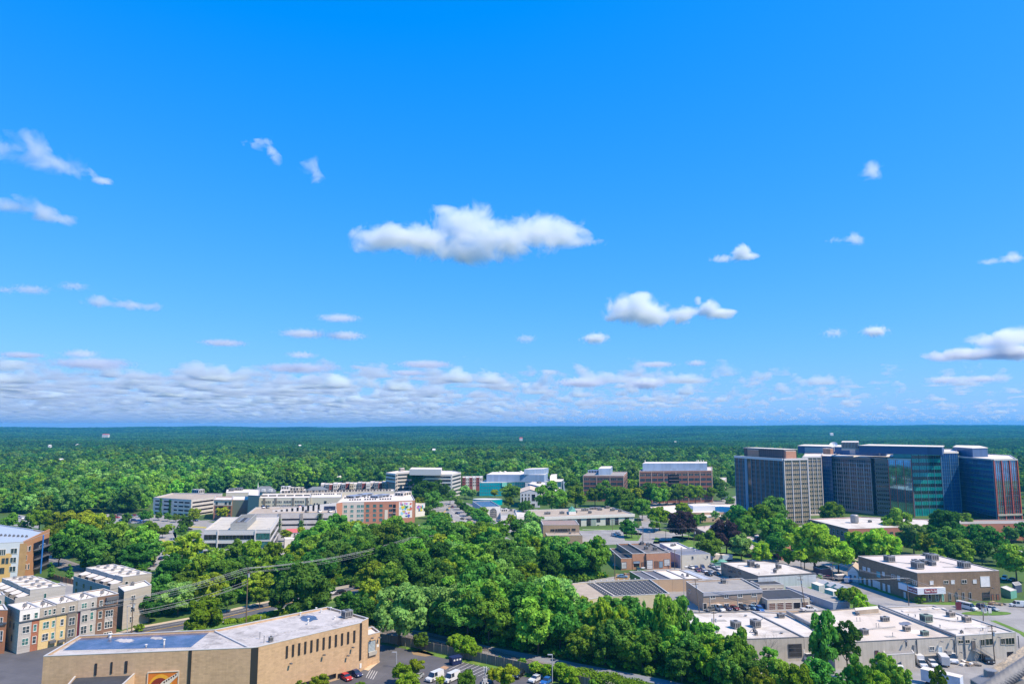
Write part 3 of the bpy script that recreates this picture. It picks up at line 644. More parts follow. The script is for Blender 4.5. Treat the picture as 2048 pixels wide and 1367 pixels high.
orng=M('panel_burnt_orange',(.50,.24,.11),rough=.7,var=.05,scale=.4);ypan=M('panel_ochre',(.66,.42,.16),rough=.7,var=.05);wpan=M('panel_white_blue',(.6,.62,.66),rough=.6,var=.04)
fa,fb,fc=P(-60,1088,HA),P(47,1082.5,HA),P(99.3,1063.8,HA)
ap=Bld('apartment_block','apartment block with burnt orange end wall, white framed bays and blue steel post','building',[fa,fb,fc,P(68,1058,HA),P(-60,1040,HA)],HA,wpan,None,par=.5,clearance=2,wmats={1:orng,2:orng})
I=inset(ap.pts,.3);mb=MB();mb.add([(p.x,p.y,HA-.5)for p in I],[list(range(5))],M('roof_blue_grey_metal',(.42,.45,.5),rough=.4,var=.05));mb.build('roof',ap.root)
a,b=ap.pts[1],ap.pts[2];mb=MB();nn=ap.fr(1)[3];
mb.add([(a.x,a.y,HA),(b.x,b.y,HA),(b.x,b.y,HA+1.6),(a.x,a.y,HA+.1)]+[(a.x-nn.x*.4,a.y-nn.y*.4,HA),(b.x-nn.x*.4,b.y-nn.y*.4,HA),(b.x-nn.x*.4,b.y-nn.y*.4,HA+1.6),(a.x-nn.x*.4,a.y-nn.y*.4,HA+.1)],[[0,1,2,3],[7,6,5,4],[3,2,6,7],[1,5,6,2]],orng);mb.build('parapet_wedge',ap.root)
for y0,y1,m_ in((86,99,wpan),(104,1,1),):pass
ap.slabpx(0,-60,1110,18,1175,ypan,'facade_panel',.05)
ap.slabpx(0,40,1086,47.5,1175,M('panel_ochre_brown',(.45,.27,.12),rough=.7),'facade_panel',.05)
for(l,t,r_,b,c)in((0,1098,11,1109,3),(22,1096,34,1106,2),(20.5,1114,32,1124,2),(19,1132,31,1142,2),(4,1116,9,1126,1),(12,1115.5,16.5,1126,1),(0,1135,8,1146,2),(-25,1098,-10,1109,3),(-30,1117,-22,1127,1),(-18,1116,-10,1127,1)):
 ap.winpx(0,l,t,r_,b,cols=c,rows=1,fw=.14,frame=WHITE if l>15 or t<1105 else COPED)
for(l,t,r_,b,c)in((50,1092.5,54,1101.5,1),(56.5,1091.5,61,1100.5,1),(78,1088,89,1098,2),(49,1110,53,1120,1),(48,1128.5,52,1138,1),(55,1127.5,58,1137,1)):
 ap.winpx(1,l,t,r_,b,cols=c,fw=.12)
for(zz,v)in((0,1100),(1,1119),(2,1137)):
 u0,z=ap.hit(1,66,v);u1,_=ap.hit(1,96,v);ap.slab(1,u0,u1,z-.15,z+.1,COPED,'balcony',1.6)
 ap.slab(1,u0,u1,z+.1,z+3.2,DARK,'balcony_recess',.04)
 a_,d,L,n=ap.fr(1);mb=MB()
 for k in range(9):q=a_+d*(u0+(u1-u0)*k/8)+n*1.55;mb.tube([q+Vector((0,0,z+.1)),q+Vector((0,0,z+1.1))],.03,COPED,4)
 mb.tube([a_+d*u0+n*1.55+Vector((0,0,z+1.1)),a_+d*u1+n*1.55+Vector((0,0,z+1.1))],.04,COPED,4);mb.build('railing',ap.root)
bl=M('blue_steel',(.03,.17,.55),rough=.4,spec=.6);u0,z0=ap.hit(1,71.5,1150);a_,d,L,n=ap.fr(1)
mb=MB();q=a_+d*u0+n*1.9;mb.tube([q+Vector((0,0,-.2)),q+Vector((0,0,HA+.5))],.32,bl,8);mb.build('steel_post',ap.root)
for k in range(7):ap.unit(2+k*8.5,1073-2.0+k*.4,.9,.9,.6,legs=.1)
cgar=M('garage_concrete',(.62,.56,.52),rough=.85,var=.06,stain=(.35,.31,.28),stain_amt=.4)
creamw=M('stucco_cream',(.64,.57,.46),rough=.85,var=.05);white_st=M('stucco_white',(.74,.69,.66),rough=.8,var=.05)
gpan=M('panel_sage_green',(.15,.22,.20),rough=.7,var=.04);redb=M('brick_apartment_red',(.48,.22,.14),rough=.85,var=.07,scale=1,brick=(1.,.3,.02,.85));taupew=M('stucco_taupe',(.54,.48,.42),rough=.85,var=.04)
VINE=LEAF['deep']
def vine(b,i,u,z0,z1,w_=1.6,label='dark green climbing vine column on the garage wall',n=260,group='vines climbing the garage walls'):
 a,d,L,nn=b.fr(i);mb=MB();rg=random.Random(int(u*10));p=a+d*u
 for k in range(n):
  zz=rg.uniform(z0,z1);c=p+d*rg.gauss(0,w_*.27)+nn*rg.uniform(.1,.7)+Vector((0,0,zz));s=rg.uniform(.2,.42)
  x=Vector((rg.uniform(-1,1),rg.uniform(-1,1),rg.uniform(-1,1))).normalized();y=x.cross(Vector((rg.uniform(-1,1),rg.uniform(-1,1),rg.uniform(-1,1)))).normalized()
  mb.quad(c-x*s,c-y*s,c+x*s,c+y*s,VINE)
 o=mb.build('climbing_vine',None,(p.x,p.y,0));tag(o,label,'vine',group);return o
gl=Bld('parking_garage','four level pale concrete parking garage with vine columns, at the left of the blocks','parking garage',[P(307,994,12.6),P(383,998.5,12.6),P(428.4,992.8,12.6),P(445,986,12.6),P(345,985,12.6)],12.6,cgar,ROOFT,par=1.1)
L0=gl.fr(0)[2];L1=gl.fr(1)[2]
for(f0_,f1_)in((.06,.17),(.29,.44),(.56,.64),(.68,.80),(.83,.96)):
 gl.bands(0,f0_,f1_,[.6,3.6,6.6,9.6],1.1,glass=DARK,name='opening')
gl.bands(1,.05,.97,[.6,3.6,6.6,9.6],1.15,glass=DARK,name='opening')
vine(gl,0,L0*.21,.2,12.4,2.4,'left dark vine column on the front of the left parking garage',420);vine(gl,0,L0*.46,.2,11.6,2.4,'right dark vine column on the front of the left parking garage',400)
gl.unit(396,985.5,8,6,3.2,legs=0,mat=cgar,name='stair_housing')
ga=Bld('apartment_block','brick apartment block with pale top floors between garage and sage green walls','building',square(P(428,999,14.2),P(464.5,999.3,14.2),P(466,992,14.2)),14.2,redb,ROOFW,par=.6)
ga.slab(0,0,ga.fr(0)[2],10.3,14.1,creamw,'facade_panel',.06);ga.slab(0,-.3,ga.fr(0)[2]+.3,13.9,14.4,ROOFG,'cornice',.6)
for z in(11,7.9,4.9,1.9):ga.grid(0,[2.2,9.2,12.3],[z],1.5,1.8,frame=COPED,glass=GLASS)
ga.slab(0,3.6,7.4,2,9.8,GLASSB,'balcony_recess',.1)
g1=Bld('building','low sage green walled block beside the brick and white apartments','building',square(P(465,999,12.3),P(497,999,12.3),P(497,991,12.3)),12.3,gpan,ROOFC,par=.4)
g2=Bld('building','taller blank sage green block at the end of the cream apartments','building',square(P(496.5,989.5,18),P(518.5,990.5,18),P(519,978,18)),18.,gpan,ROOFC,par=.4)
def dots(b,line,n,hh=.9,w_=.5,name='roof_unit',mat=None):
 (u0,v0),(u1,v1)=line
 for k in range(n):
  if k%6==5:continue
  u=u0+(u1-u0)*k/(n-1);v=v0+(v1-v0)*k/(n-1);p=P(u,v,b.h-b.par);mb=MB();mb.box(p+Vector((0,0,hh/2)),w_,.5,hh/2,mat or METALD);mb.box(p+Vector((0,0,hh+.05)),w_*1.1,.55,.06,METAL);mb.build(name,b.root)
l1=Bld('apartment_block','long cream apartment wing behind the upper parking deck','building',square(P(518.5,995,15),P(621,994.4,15),P(622,985.5,15)),15.,creamw,ROOFC,par=.4)
LL_=l1 .fr(0)[2];l1 .grid(0,[LL_*(.06+.031*k)for k in range(30)if k%7!=6],[11.2,8.2],.75,1.6,frame=WHITE,glass=GLASS,fw=.08)
for f_ in(.1,.32,.66,.93):l1 .slab(0,LL_*f_-.8,LL_*f_+.8,7,15,dtaupe,'facade_panel',.25)
dots(l1,((522,992),(618,991)),34)
l2=Bld('apartment_block','cream apartment wing with white roof between parking deck and tan apartments','building',square(P(621.5,994,15),P(684,993.5,15),P(684,984,15)),15.,creamw,ROOFC,par=.4)
l2 .grid(0,[3,5,13,15],[9],1.1,1.8,frame=WHITE);dots(l2,((624,989),(680,988)),14)
l2 .slabpx(0,648,1001,653,1008,GLASS,'window',.1)
l3=Bld('apartment_block','farther long apartment wing with saw-toothed white roof edge','building',square(P(560,986.2,15.5),P(789,981.2,15.5),P(788,977.5,15.5)),15.5,creamw,ROOFC,par=.5)
for k in range(36):
 u,v=566+6.1*k,985.4-.13*k;p=P(u,v,15.);mb=MB();mb.box(p+Vector((0,0,.9)),.9,.6,.9,dtaupe if k%2 else METALD);mb.build('dormer',l3 .root)
def hip(b,mat,rise,over=.5,name='roof'):
 O=inset(b.pts,-over);n=len(O);
 m0=(O[0]+O[3])/2;m1=(O[1]+O[2])/2;k=.28;r0=m0 .lerp(m1,k);r1=m0 .lerp(m1,1-k);h=b.h
 mb=MB();V=[(p.x,p.y,h)for p in O]+[(r0 .x,r0 .y,h+rise),(r1 .x,r1 .y,h+rise)]
 mb.add(V,[[0,1,5,4],[1,2,5],[2,3,4,5],[3,0,4]],mat);return mb.build(name,b.root)
def gable(b,mat,rise,over=.3,along=0):
 """ridge parallel to side `along`"""
 O=inset(b.pts,-over);O=O[along:]+O[:along];m0=(O[0]+O[3])/2;m1=(O[1]+O[2])/2;h=b.h
 mb=MB();V=[(p.x,p.y,h)for p in O]+[(m0 .x,m0 .y,h+rise),(m1 .x,m1 .y,h+rise)]
 mb.add(V,[[0,1,5,4],[2,3,4,5]],mat);mb.build('roof',b.root)
 Q=b.pts[along:]+b.pts[:along];q0=(Q[0]+Q[3])/2;q1=(Q[1]+Q[2])/2;mb=MB()
 mb.add([(Q[3].x,Q[3].y,h),(Q[0].x,Q[0].y,h),(q0 .x,q0 .y,h+rise*.93)],[[0,1,2]],b.gm);mb.add([(Q[1].x,Q[1].y,h),(Q[2].x,Q[2].y,h),(q1 .x,q1 .y,h+rise*.93)],[[0,1,2]],b.gm);return mb.build('gable_wall',b.root)
slate=M('roof_slate_grey',(.17,.18,.19),rough=.8,var=.12,scale=.5)
h1=Bld('building','building with grey hipped roof and white dormers below the church spire','building',square(P(508,984,14),P(551,983.5,14),P(551,979.5,14)),14.,creamw,None,par=.1);hip(h1,slate,4.2)
for u in(527,541):p=P(u,981.6,15);mb=MB();mb.box(p+Vector((0,0,.6)),1.3,1.2,1.1,WHITE);mb.build('dormer',h1 .root)
h2=Bld('building','building with grey hipped roof behind the saw-toothed apartments','building',square(P(614,982.5,14),P(655,982,14),P(654,977.5,14)),14.,creamw,None,par=.1);hip(h2,slate,3.2)
h3=Bld('building','low white roofed building left of the church spire','building',square(P(452,984.5,13.5),P(505,984,13.5),P(504,977.5,13.5)),13.5,creamw,ROOFC,par=.4);h3 .unit(478,980,6,4,2);h3 .unit(463,981.5,4,4,2)
h4=Bld('building','white roofed building between the two grey hipped roofs','building',square(P(560,983,14.5),P(612,983,14.5),P(612,977,14.5)),14.5,white_st,ROOFC,par=.4);h4 .unit(572,978,7,5,2.4,mat=WHITE);h4 .unit(590,981,8,4,2.8,mat=creamw);h4 .unit(601,979.6,5,4,2,mat=creamw)
sp_=thing('church_spire','slender white church spire rising above the grey hipped roof','spire',tuple(PD(515.5,985,640).xy.to_3d()))
b_=worldloc(sp_);mb=MB();mb.box(b_+Vector((0,0,4)),1.6,1.6,4.3,WHITE);mb.build('tower',sp_)
mb=MB();mb.tube([b_+Vector((0,0,8.2)),b_+Vector((0,0,18.4))],1.2,WHITE,8,r2=.04);mb.build('spire',sp_)
gr=Bld('parking_garage','wide pale concrete parking garage with open top deck and three vine columns','parking garage',[P(494,1027,12),P(673.5,1024.6,12),P(672,1011.5,12),P(560,1012,12),P(512,1013.5,12)],12.,cgar,ROOFT,par=1.0)
L0=gr.fr(0)[2]
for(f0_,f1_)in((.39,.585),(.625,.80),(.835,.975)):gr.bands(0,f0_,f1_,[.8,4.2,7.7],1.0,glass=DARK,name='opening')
for f_ in(.36,.605,.83):
 gr.slab(0,L0*f_-.9,L0*f_+.9,-.2,12.0,ROOFG,'buttress',.35)
vine(gr,0,L0*.36,.2,8.6,2.4,'leftmost vine column on the front of the right parking garage',330);vine(gr,0,L0*.605,.2,7.6,2.4,'middle vine column on the front of the right parking garage',330);vine(gr,0,L0*.815,.2,11.6,3.0,'tall rightmost vine column on the right parking garage',480)
mb=MB();a,b=P(545,1023.5,11.05),P(672,1021.5,11.05)
dd_=(b-a).normalized();nn_=Vector((-dd_.y,dd_.x,0));Lw=(b-a).length
mb.add([tuple(a),tuple(b),tuple(b+Vector((0,0,5.6))),tuple(a+Vector((0,0,1.2))),tuple(a+nn_*.4),tuple(b+nn_*.4),tuple(b+nn_*.4+Vector((0,0,5.6))),tuple(a+nn_*.4+Vector((0,0,1.2)))],[[0,1,2,3],[5,4,7,6],[3,2,6,7],[1,5,6,2],[4,0,3,7]],white_st);mb.build('ramp_wall',gr.root)
for k in range(9):
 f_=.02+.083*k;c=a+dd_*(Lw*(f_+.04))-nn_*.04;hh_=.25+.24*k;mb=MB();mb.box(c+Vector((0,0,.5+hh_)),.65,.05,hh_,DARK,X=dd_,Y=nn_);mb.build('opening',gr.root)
c=a+dd_*(Lw*.9)-nn_*.1;mb=MB();mb.box(c+Vector((0,0,2.2)),Lw*.09,.1,1.2,glassmat('opening_blue_dark',(.01,.02,.07),rough=.5),X=dd_,Y=nn_);mb.build('opening',gr.root)
HK=15.5
mk=Bld('apartment_block','tan and red brick apartment block with a colourful mural at its right end','building',[P(673,1005.5,HK),P(685,1003.5,HK),P(792,1001.3,HK),P(830,999.5,HK),P(822,985.3,HK),P(690,989,HK)],HK,taupew,ROOFC,par=.6,wmats={0:redb,2:redb,3:redb})
Lk=mk.fr(1)[2];f_split=.40
mk.slab(1,Lk*f_split,Lk,0,HK-.1,redb,'facade_panel',.05)
mk.slab(1,0,Lk*f_split,.8,1.6,redb,'facade_panel',.1)
mk.grid(1,[Lk*q for q in(.06,.18,.30,.37)],[1.9,5.1,8.3,11.5],2.0,1.9,cols=2,frame=WHITE,fw=.1,glass=GLASSG)
mk.grid(1,[Lk*q for q in(.47,.60,.72)],[1.9,5.1,8.3,11.5],2.0,1.9,cols=2,frame=COPED,fw=.1,glass=GLASSG,th=.13)
mk.grid(1,[Lk*q for q in(.90,)],[1.9,5.1,8.3,11.5],2.2,1.7,cols=2,frame=COPED,fw=.1,th=.13)
mk.slab(1,Lk*.79,Lk*.85,1,9.6,creamw,'facade_panel',.2)
a,d,L,n=mk.fr(1);mk.slab(1,Lk*.945,Lk*.998,.5,13.2,GLASSB,'balcony_recess',.15)
for z in(4.,7.2,10.4):mk.slab(1,Lk*.94,Lk*1.,z,z+.25,lgrey,'balcony',.9)
dots(mk,((700,1000),(786,998)),18);dots(mk,((690,996),(782,993)),15)
for(l,t,w_)in((720,992.5,26),(760,993.5,16)):mk.unit(l,t,w_,7,1.6,legs=0,mat=M('roof_blue_grey',(.25,.28,.36),rough=.6),name='roof_screen')
mk.unit(806,990,12,8,2.6,legs=0,mat=ROOFC,name='stair_housing')
def mural(b,i,l,t,r,bo,label,seed,sides=0,base=WHITE):
 u0,z1=b.hit(i,l,t);u1,z0=b.hit(i,r,bo);a,d,L,n=b.fr(i);root=thing('mural',label,'mural',tuple(a+d*((u0+u1)/2)+Vector((0,0,0))))
 mb=MB();b.slab(i,u0,u1,z0,z1,base,th=.06,build=False,mb=mb);mb.build('panel',root);rg=random.Random(seed)
 cols=[(.05,.35,.45),(.6,.5,.03),(.35,.18,.6),(.1,.12,.45),(.55,.12,.08),(.1,.4,.2),(.03,.03,.05),(.6,.3,.4),(.25,.55,.65)]
 for k in range(30):
  cu=rg.uniform(u0+.8,u1-.8);cz=rg.uniform(z0+.8,z1-.8);s=rg.uniform(.5,1.5);m_=M('mural_paint_%d'%(k%9),cols[k%9],rough=.8,var=.1);mb=MB();nn=rg.choice([5,7,9,12]);ph=rg.random()*6
  pts=[]
  for j in range(nn):
   q=ph+2*PI*j/nn;rr_=s*rg.uniform(.5,1.1);uu=max(u0+.1,min(u1-.1,cu+rr_*math.cos(q)));zz=max(z0+.1,min(z1-.1,cz+rr_*math.sin(q)));pts.append(a+d*uu+n*(.075+.003*k)+Vector((0,0,zz)))
  mb.add(pts,[list(range(nn))],m_);mb.build('painted_shape',root)
mural(mk,2,798,1003,824,1034,'tall abstract mural of coloured shapes on the red brick end wall',3)
ms=Bld('building','small painted building right of the mural wall','building',square(P(831,1009,9),P(850,1007,9),P(850,1001,9)),9,white_st,ROOFW,par=.4)
mural(ms,0,833,1010,848,1021,'lower painted wall with red and blue shapes right of the tall mural',8)
wo=M('office_white_panel',(.72,.67,.66),rough=.75,var=.03)
mm=Bld('office_building','three storey pale office with dark ribbon windows and boxed plant on its roof','office',square(P(408,1059.5,13.4),P(540.5,1058.5,13.4),P(558,1032.5,13.4)),13.4,wo,M('roof_office_tan',(.52,.47,.40),rough=.9,var=.07,stain=(.3,.27,.23),stain_amt=.5),par=.6)
L0=mm.fr(0)[2]
for z in(8.6,4.3,.3):
 mm.bands(0,.01,.19,[z],2.4,glass=GLASSB,frame=STEEL,mull=1.8,fw=.08);mm.bands(0,.22,.76,[z],2.1,glass=GLASSB,frame=STEEL,mull=1.8,fw=.08)
 mm.bands(0,.79,.995,[z],3.0,glass=GLASSG,frame=STEEL,mull=1.8,fw=.08);mm.bands(1,.03,.97,[z],2.3,glass=GLASSB,frame=STEEL,mull=2.4,fw=.1)
for f_ in(.21,.775):mm.slab(0,L0*f_-.3,L0*f_+.3,0,13.2,wo,'pilaster',.35)
q=square(P(461,1046,16.6),P(494,1044,16.6),P(513,1026.5,16.6));I=inset(q,.25);lou=M('louvre_grey',(.33,.34,.35),rough=.5,var=.04,brick=(6.,.35,.03,.6))
mb=MB()
for i in range(4):
 a,b,ia,ib=q[i],q[(i+1)%4],I[i],I[(i+1)%4]
 mb.quad((a.x,a.y,12.9),(b.x,b.y,12.9),(b.x,b.y,16.6),(a.x,a.y,16.6),lou);mb.quad((ib.x,ib.y,12.9),(ia.x,ia.y,12.9),(ia.x,ia.y,16.6),(ib.x,ib.y,16.6),lou);mb.quad((a.x,a.y,16.6),(b.x,b.y,16.6),(ib.x,ib.y,16.6),(ia.x,ia.y,16.6),COPE)
mb.build('plant_enclosure',mm.root)
cc=sum(q,Vector())/4
for k in range(5):e=cc+(q[3]-q[0]).normalized()*(k-2)*3.6;mb=MB();mb.box((e.x,e.y,14.3),2.6,1.4,1.5,METAL);mb.tube([(e.x,e.y,15.8),(e.x,e.y,16.1)],1.,METALD,10);mb.build('roof_unit',mm.root)
nb=Bld('building','small windowless white box building in front of the vine covered garage','building',square(P(569.6,1078,4.8),P(608.5,1076.5,4.8),P(606,1072,4.8)),4.8,white_st,ROOFC,par=.3);nb.unit(590,1074,1.4,1.2,.9)
nr=Bld('house','small white house with pinkish red roof beside the parking garage','house',square(P(573.5,1064.5,3.2),P(594,1064,3.2),P(593,1059,3.2)),3.2,white_st,None,par=.1);nr.gm=white_st;gable(nr,M('roof_coral_red',(.55,.13,.12),rough=.7),1.6);nr.winpx(0,588,1066,591,1071);nr.winpx(0,577,1067,581,1070)
g='town homes below the woods'
tcol=[M('townhome_white',(.6,.57,.56),rough=.8),M('townhome_slate',(.13,.15,.19),rough=.8),M('townhome_red',(.25,.07,.06),rough=.8),M('townhome_pale',(.5,.48,.5),rough=.8),M('townhome_white',(.6,.57,.56)),M('townhome_slate',(.1,.1,.1)),M('townhome_red',(.1,.1,.1)),M('townhome_tan',(.42,.35,.25),rough=.8)]
wd=['white','slate grey','dark red','pale grey','white','slate grey','dark red','tan']
for k in range(16):
 u=642+k*8.2;v=966.2-k*.28+(k%3)*.7;h=12.+(k%2)*.8
 nb_=('leftmost','second','third','fourth','fifth','sixth','seventh','eighth','ninth','tenth','eleventh','twelfth','thirteenth','fourteenth','fifteenth','last')[k]
 t=Bld('town_home','%s town home, %s of the row left of the white mid-rise'%(wd[k%8],nb_),'house',square(P(u,v+1.5,h),P(u+8,v+1.2,h),P(u+8.5,v-1.6,h)),h,tcol[k%8],ROOFC,par=.4,group=g)
 t.grid(0,[1.1,2.9],[9.2,6.2,3.2],.8,1.6,frame=None,glass=GLASSB)
for k in range(6):
 u=925+k*6.8;h=14.
 t=Bld('town_home','%s town home, %s between mid-rise and teal glass building'%(wd[(k*2+2)%8],('first','second','third','fourth','fifth','last')[k]),'house',square(P(u,954.4-k*.1,h),P(u+6.6,954.3-k*.1,h),P(u+6.8,951.6-k*.1,h)),h,tcol[(k*2+2)%8],ROOFC,par=.4,group=g)
 t.grid(0,[1.,2.7],[11,8,5],.8,1.6,frame=None,glass=GLASSB)
mw=M('midrise_white',(.62,.58,.56),rough=.75,var=.03)
mr=Bld('office_building','white six storey mid-rise office with ribbon windows and box penthouse','office',[P(772,944.3,22.3),P(791,946.8,22.3),P(795,944.2,22.3),P(819,943,22.3),P(846,947.6,22.3),P(904,948,22.3),P(922,943.6,22.3),P(905,940.5,22.3),P(800,940,22.3)],22.3,mw,ROOFC,par=.6)
for i in(0,1,2,3,4,5):
 mr.bands(i,.04,.96,[1.6,5.1,8.6,12.1,15.6,19.0],1.55,glass=GLASSB if i in(4,3)else GLASS,frame=METAL,mull=2.4,fw=.09)
mr.slab(0,1.5,mr.fr(0)[2]-1,1,12.5,GLASSG,'window',.15)
q=square(P(819,937.5,27.4),P(882,938,27.4),P(884,934.6,27.4));mb=MB();mb.prism([(p.x,p.y)for p in q],21.8,27.4,mw,ROOFC);mb.build('penthouse',mr.root)
mr.unit(803,941.6,5,4,3,mat=ROOFC)
TEAL=glassmat('curtain_glass_teal',(.0,.34,.42),rough=.12,var=.12,scale=.3);TEAL2=glassmat('curtain_glass_dark_teal',(.02,.14,.18),rough=.1,var=.3,scale=.3);BLM=M('metal_pale_blue',(.27,.36,.52),rough=.5,var=.03,brick=(2.,30.,.03,.9))
PALEG=glassmat('balcony_glass_green',(.18,.5,.42),rough=.2,var=.1)
te=Bld('civic_building','teal glass building with long pale blue metal upper storey','building',[P(959,964.5,13),P(1003,964.3,13),P(1030,962.8,13),P(1122,962.5,13),P(1130,957,13),P(975,957,13)],13.,TEAL2,ROOFC,par=.4,wmats={0:TEAL,3:BLM})
for i,m_ in((0,TEAL),(1,TEAL2),(2,TEAL2)):
 Lq=te.fr(i)[2]
 for z in(3.2,6.4,9.6):te.slab(i,0,Lq,z,z+.18,STEEL,'mullion',.1)
 mb=MB()
 for k in range(int(Lq/2.2)+1):te.slab(i,k*2.2,k*2.2+.12,0,12.7,STEEL,th=.08,build=False,mb=mb)
 mb.build('mullions',te.root)['kind']='stuff'
te.slab(1,0,te.fr(1)[2]*.35,9,12.8,PALEG,'glass_balcony',1.);te.slab(1,te.fr(1)[2]*.28,te.fr(1)[2]*.95,5.6,8.6,PALEG,'glass_balcony',2.5);te.slab(1,te.fr(1)[2]*.3,te.fr(1)[2]*.9,.2,3.6,PALEG,'glass_balcony',2.5)
te.slab(2,te.fr(2)[2]*.22,te.fr(2)[2]*.92,.2,12.2,M('metal_pale_lavender',(.50,.49,.55),rough=.6),'facade_panel',.5)
q=[P(973,948.3,20),P(1088,948.6,20),P(1095.5,946,20),P(1090,942.6,20),P(985,943.2,20)];mb=MB();mb.prism([(p.x,p.y)for p in q],12.6,20,BLM,ROOFC);mb.build('upper_storey',te.root)
q=square(P(1048,938,25.3),P(1087,937,25.3),P(1097,934.6,25.3));mb=MB();mb.prism([(p.x,p.y)for p in q],19.9,25.3,BLM,ROOFC);mb.build('penthouse',te.root)
for(u,v)in((1000,944.5),(1010,944.2),(1042,943.8)):p=P(u,v,20);mb=MB();mb.tube([p,p+Vector((0,0,1.4))],1.6,ROOFC,12,r2=1.2);mb.build('roof_vent',te.root)
for k in range(9):p=P(1066+k*2.4,945.5,20);mb=MB();mb.tube([p,p+Vector((0,0,2.4))],.28,WHITE,6);mb.build('roof_vent',te.root)
q=square(P(1100,955,16),P(1112,954,16),P(1114,950,16));mb=MB();mb.prism([(p.x,p.y)for p in q],12.6,17.5,white_st,ROOFC);mb.build('plant_room',te.root)
cx=P(975,997,5);mb=MB();rr_=13.;ps=[(cx.x+rr_*math.cos(R(a)),cx.y+rr_*.55*math.sin(R(a)))for a in range(180,541,12)][:-1]
cv=Bld('glass_pavilion','low curved teal glass pavilion in front of the teal glass building','pavilion',[Vector((x,y,0))for x,y in ps],5.,TEAL,ROOFC,par=.3)
ciw=M('civic_pale_blue_stone',(.50,.50,.56),rough=.8,var=.03)
ci=Bld('civic_building','small pale civic building with peaked roof and tall windows right of the curved pavilion','building',square(P(1040.5,984.5,12.5),P(1080,984,12.5),P(1079,976,12.5)),12.5,ciw,None,par=.1);ci.gm=ciw
gable(ci,M('roof_peach',(.6,.47,.36),rough=.8),2.6,along=1)
CZ=Zm(10.24,940,920)
for(l,t,r_,b)in((1060,688,1088,722),(1128,688,1155,722),(1193,688,1222,722),(1060,750,1088,838),(1128,750,1155,838),(1193,750,1222,838),(1265,692,1335,830),(1262,885,1330,940)):ci.winpx(0,*CZ(l,t),*CZ(r_,b),frame=WHITE,fw=.1,glass=GLASSB)
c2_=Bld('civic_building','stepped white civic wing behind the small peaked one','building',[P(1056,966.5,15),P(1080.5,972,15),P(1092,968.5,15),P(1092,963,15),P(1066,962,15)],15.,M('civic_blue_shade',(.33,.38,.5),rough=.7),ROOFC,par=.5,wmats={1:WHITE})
c2_.bands(0,.1,.9,[6],2.,glass=GLASSB);c2_.unit(1078,966,5,3,1.5)
c3_=Bld('civic_building','tan walled low civic wing with pale roof behind the round tree','building',square(P(1081,983,11),P(1124,982,11),P(1122,973.5,11)),11.,taupew,ROOFW,par=.5);c3_.grid(0,[3,8,13],[7,2.5],1.4,2.4,frame=None,glass=GLASSB);c3_.unit(1110,977,4,3,1.5)
sol=M('solar_panels',(.035,.05,.10),rough=.25,var=.2,brick=(2.,1.1,.06,3.),spec=.8)
mkt=Bld('market_hall','market hall with blue solar roof and tall arched window','building',square(P(945,1001.5,9),P(962.5,1013,9),P(1001,1011.8,9)),9.,M('market_shaded_white',(.45,.48,.55),rough=.7),sol,par=.4,wmats={1:white_st})  # side walls bluish: their shade is put into the colour, front stays white
L1_=mkt.fr(1)[2];a,d,L,n=mkt.fr(1);cxu=L1_*.62
mb=MB();pts=[a+d*(cxu+2.6*math.cos(R(q)))+n*.06+Vector((0,0,5.2+2.6*math.sin(R(q))))for q in range(0,181,15)];pts=[a+d*(cxu+2.6)+n*.06+Vector((0,0,.6))]+pts+[a+d*(cxu-2.6)+n*.06+Vector((0,0,.6))]
mb.add(pts,[list(range(len(pts)))],GLASSB)
for k in range(-2,3):mkt.slab(1,cxu+k*.95-.07,cxu+k*.95+.07,.6,7.2,WHITE,th=.14,build=False,mb=mb)
for z in(1.6,2.9,4.2,5.5,6.8):mkt.slab(1,cxu-2.4,cxu+2.4,z,z+.12,WHITE,th=.14,build=False,mb=mb)
mb.build('arched_window',mkt.root)
m2_=Bld('shop_building','low white shop row with brown lower wall right of the market hall','building',square(P(1001.5,1029,5),P(1033,1028.3,5),P(1030,1017,5)),5.,white_st,ROOFG,par=.9);m2_.slab(0,4,m2_.fr(0)[2]-.5,.3,2.8,M('shop_brown',(.35,.19,.10),rough=.7),'facade_panel',.08)
m2_.unit(1008,1022,5,4,2,legs=0,mat=WHITE);m2_.unit(1022,1021,2,2,1.2)
m3_=Bld('shop_building','pale flat roofed shop wing left of the long white building','building',square(P(1034,1034,5),P(1081,1032,5),P(1075,1018,5)),5.,white_st,ROOFW,par=.4);m3_.unit(1050,1024,2,2,1.2);m3_.unit(1063,1027,2,2,1)
sw=Bld('long_white_building','long low white building with deep white fascia and black framed windows','building',square(P(1082,1033.5,7),P(1268,1027,7),P(1226,1013.8,7)),7.,M('stucco_pale_mint',(.58,.58,.53),rough=.8,var=.04),ROOFT,par=.5)
L0=sw.fr(0)[2];sw.slab(0,-.4,L0+.3,5.2,7.05,WHITE,'fascia',.7);
SZ=Zm(5.0625,900,900)
for(l,t,r_,b)in((1290,690,1325,780),(1385,685,1425,780),(1485,685,1520,725),(1578,682,1618,775),(1672,682,1706,775),(1772,677,1810,715),(1490,755,1510,785),(1190,690,1230,705),(1100,695,1140,706),(990,700,1030,710)):sw.winpx(0,*SZ(l,t),*SZ(r_,b),frame=COPED,cols=2,rows=2,fw=.1,glass=GLASSB)
for(l,r_)in((1432,1478),(1628,1668)):sw.slabpx(0,*SZ(l,685),*SZ(r_,788),M('panel_grey_green',(.30,.36,.32),rough=.7),'facade_panel',.15)
for(u,v,w_)in((1095,1028,4),(1124,1027,3),(1150,1025,3),(1190,1018,8),(1200,1020,3),(1215,1016,3),(1180,1026,2),(1225,1021,3),(1240,1023,2),(1170,1021,5)):sw.unit(u,v,w_,2,1.4)
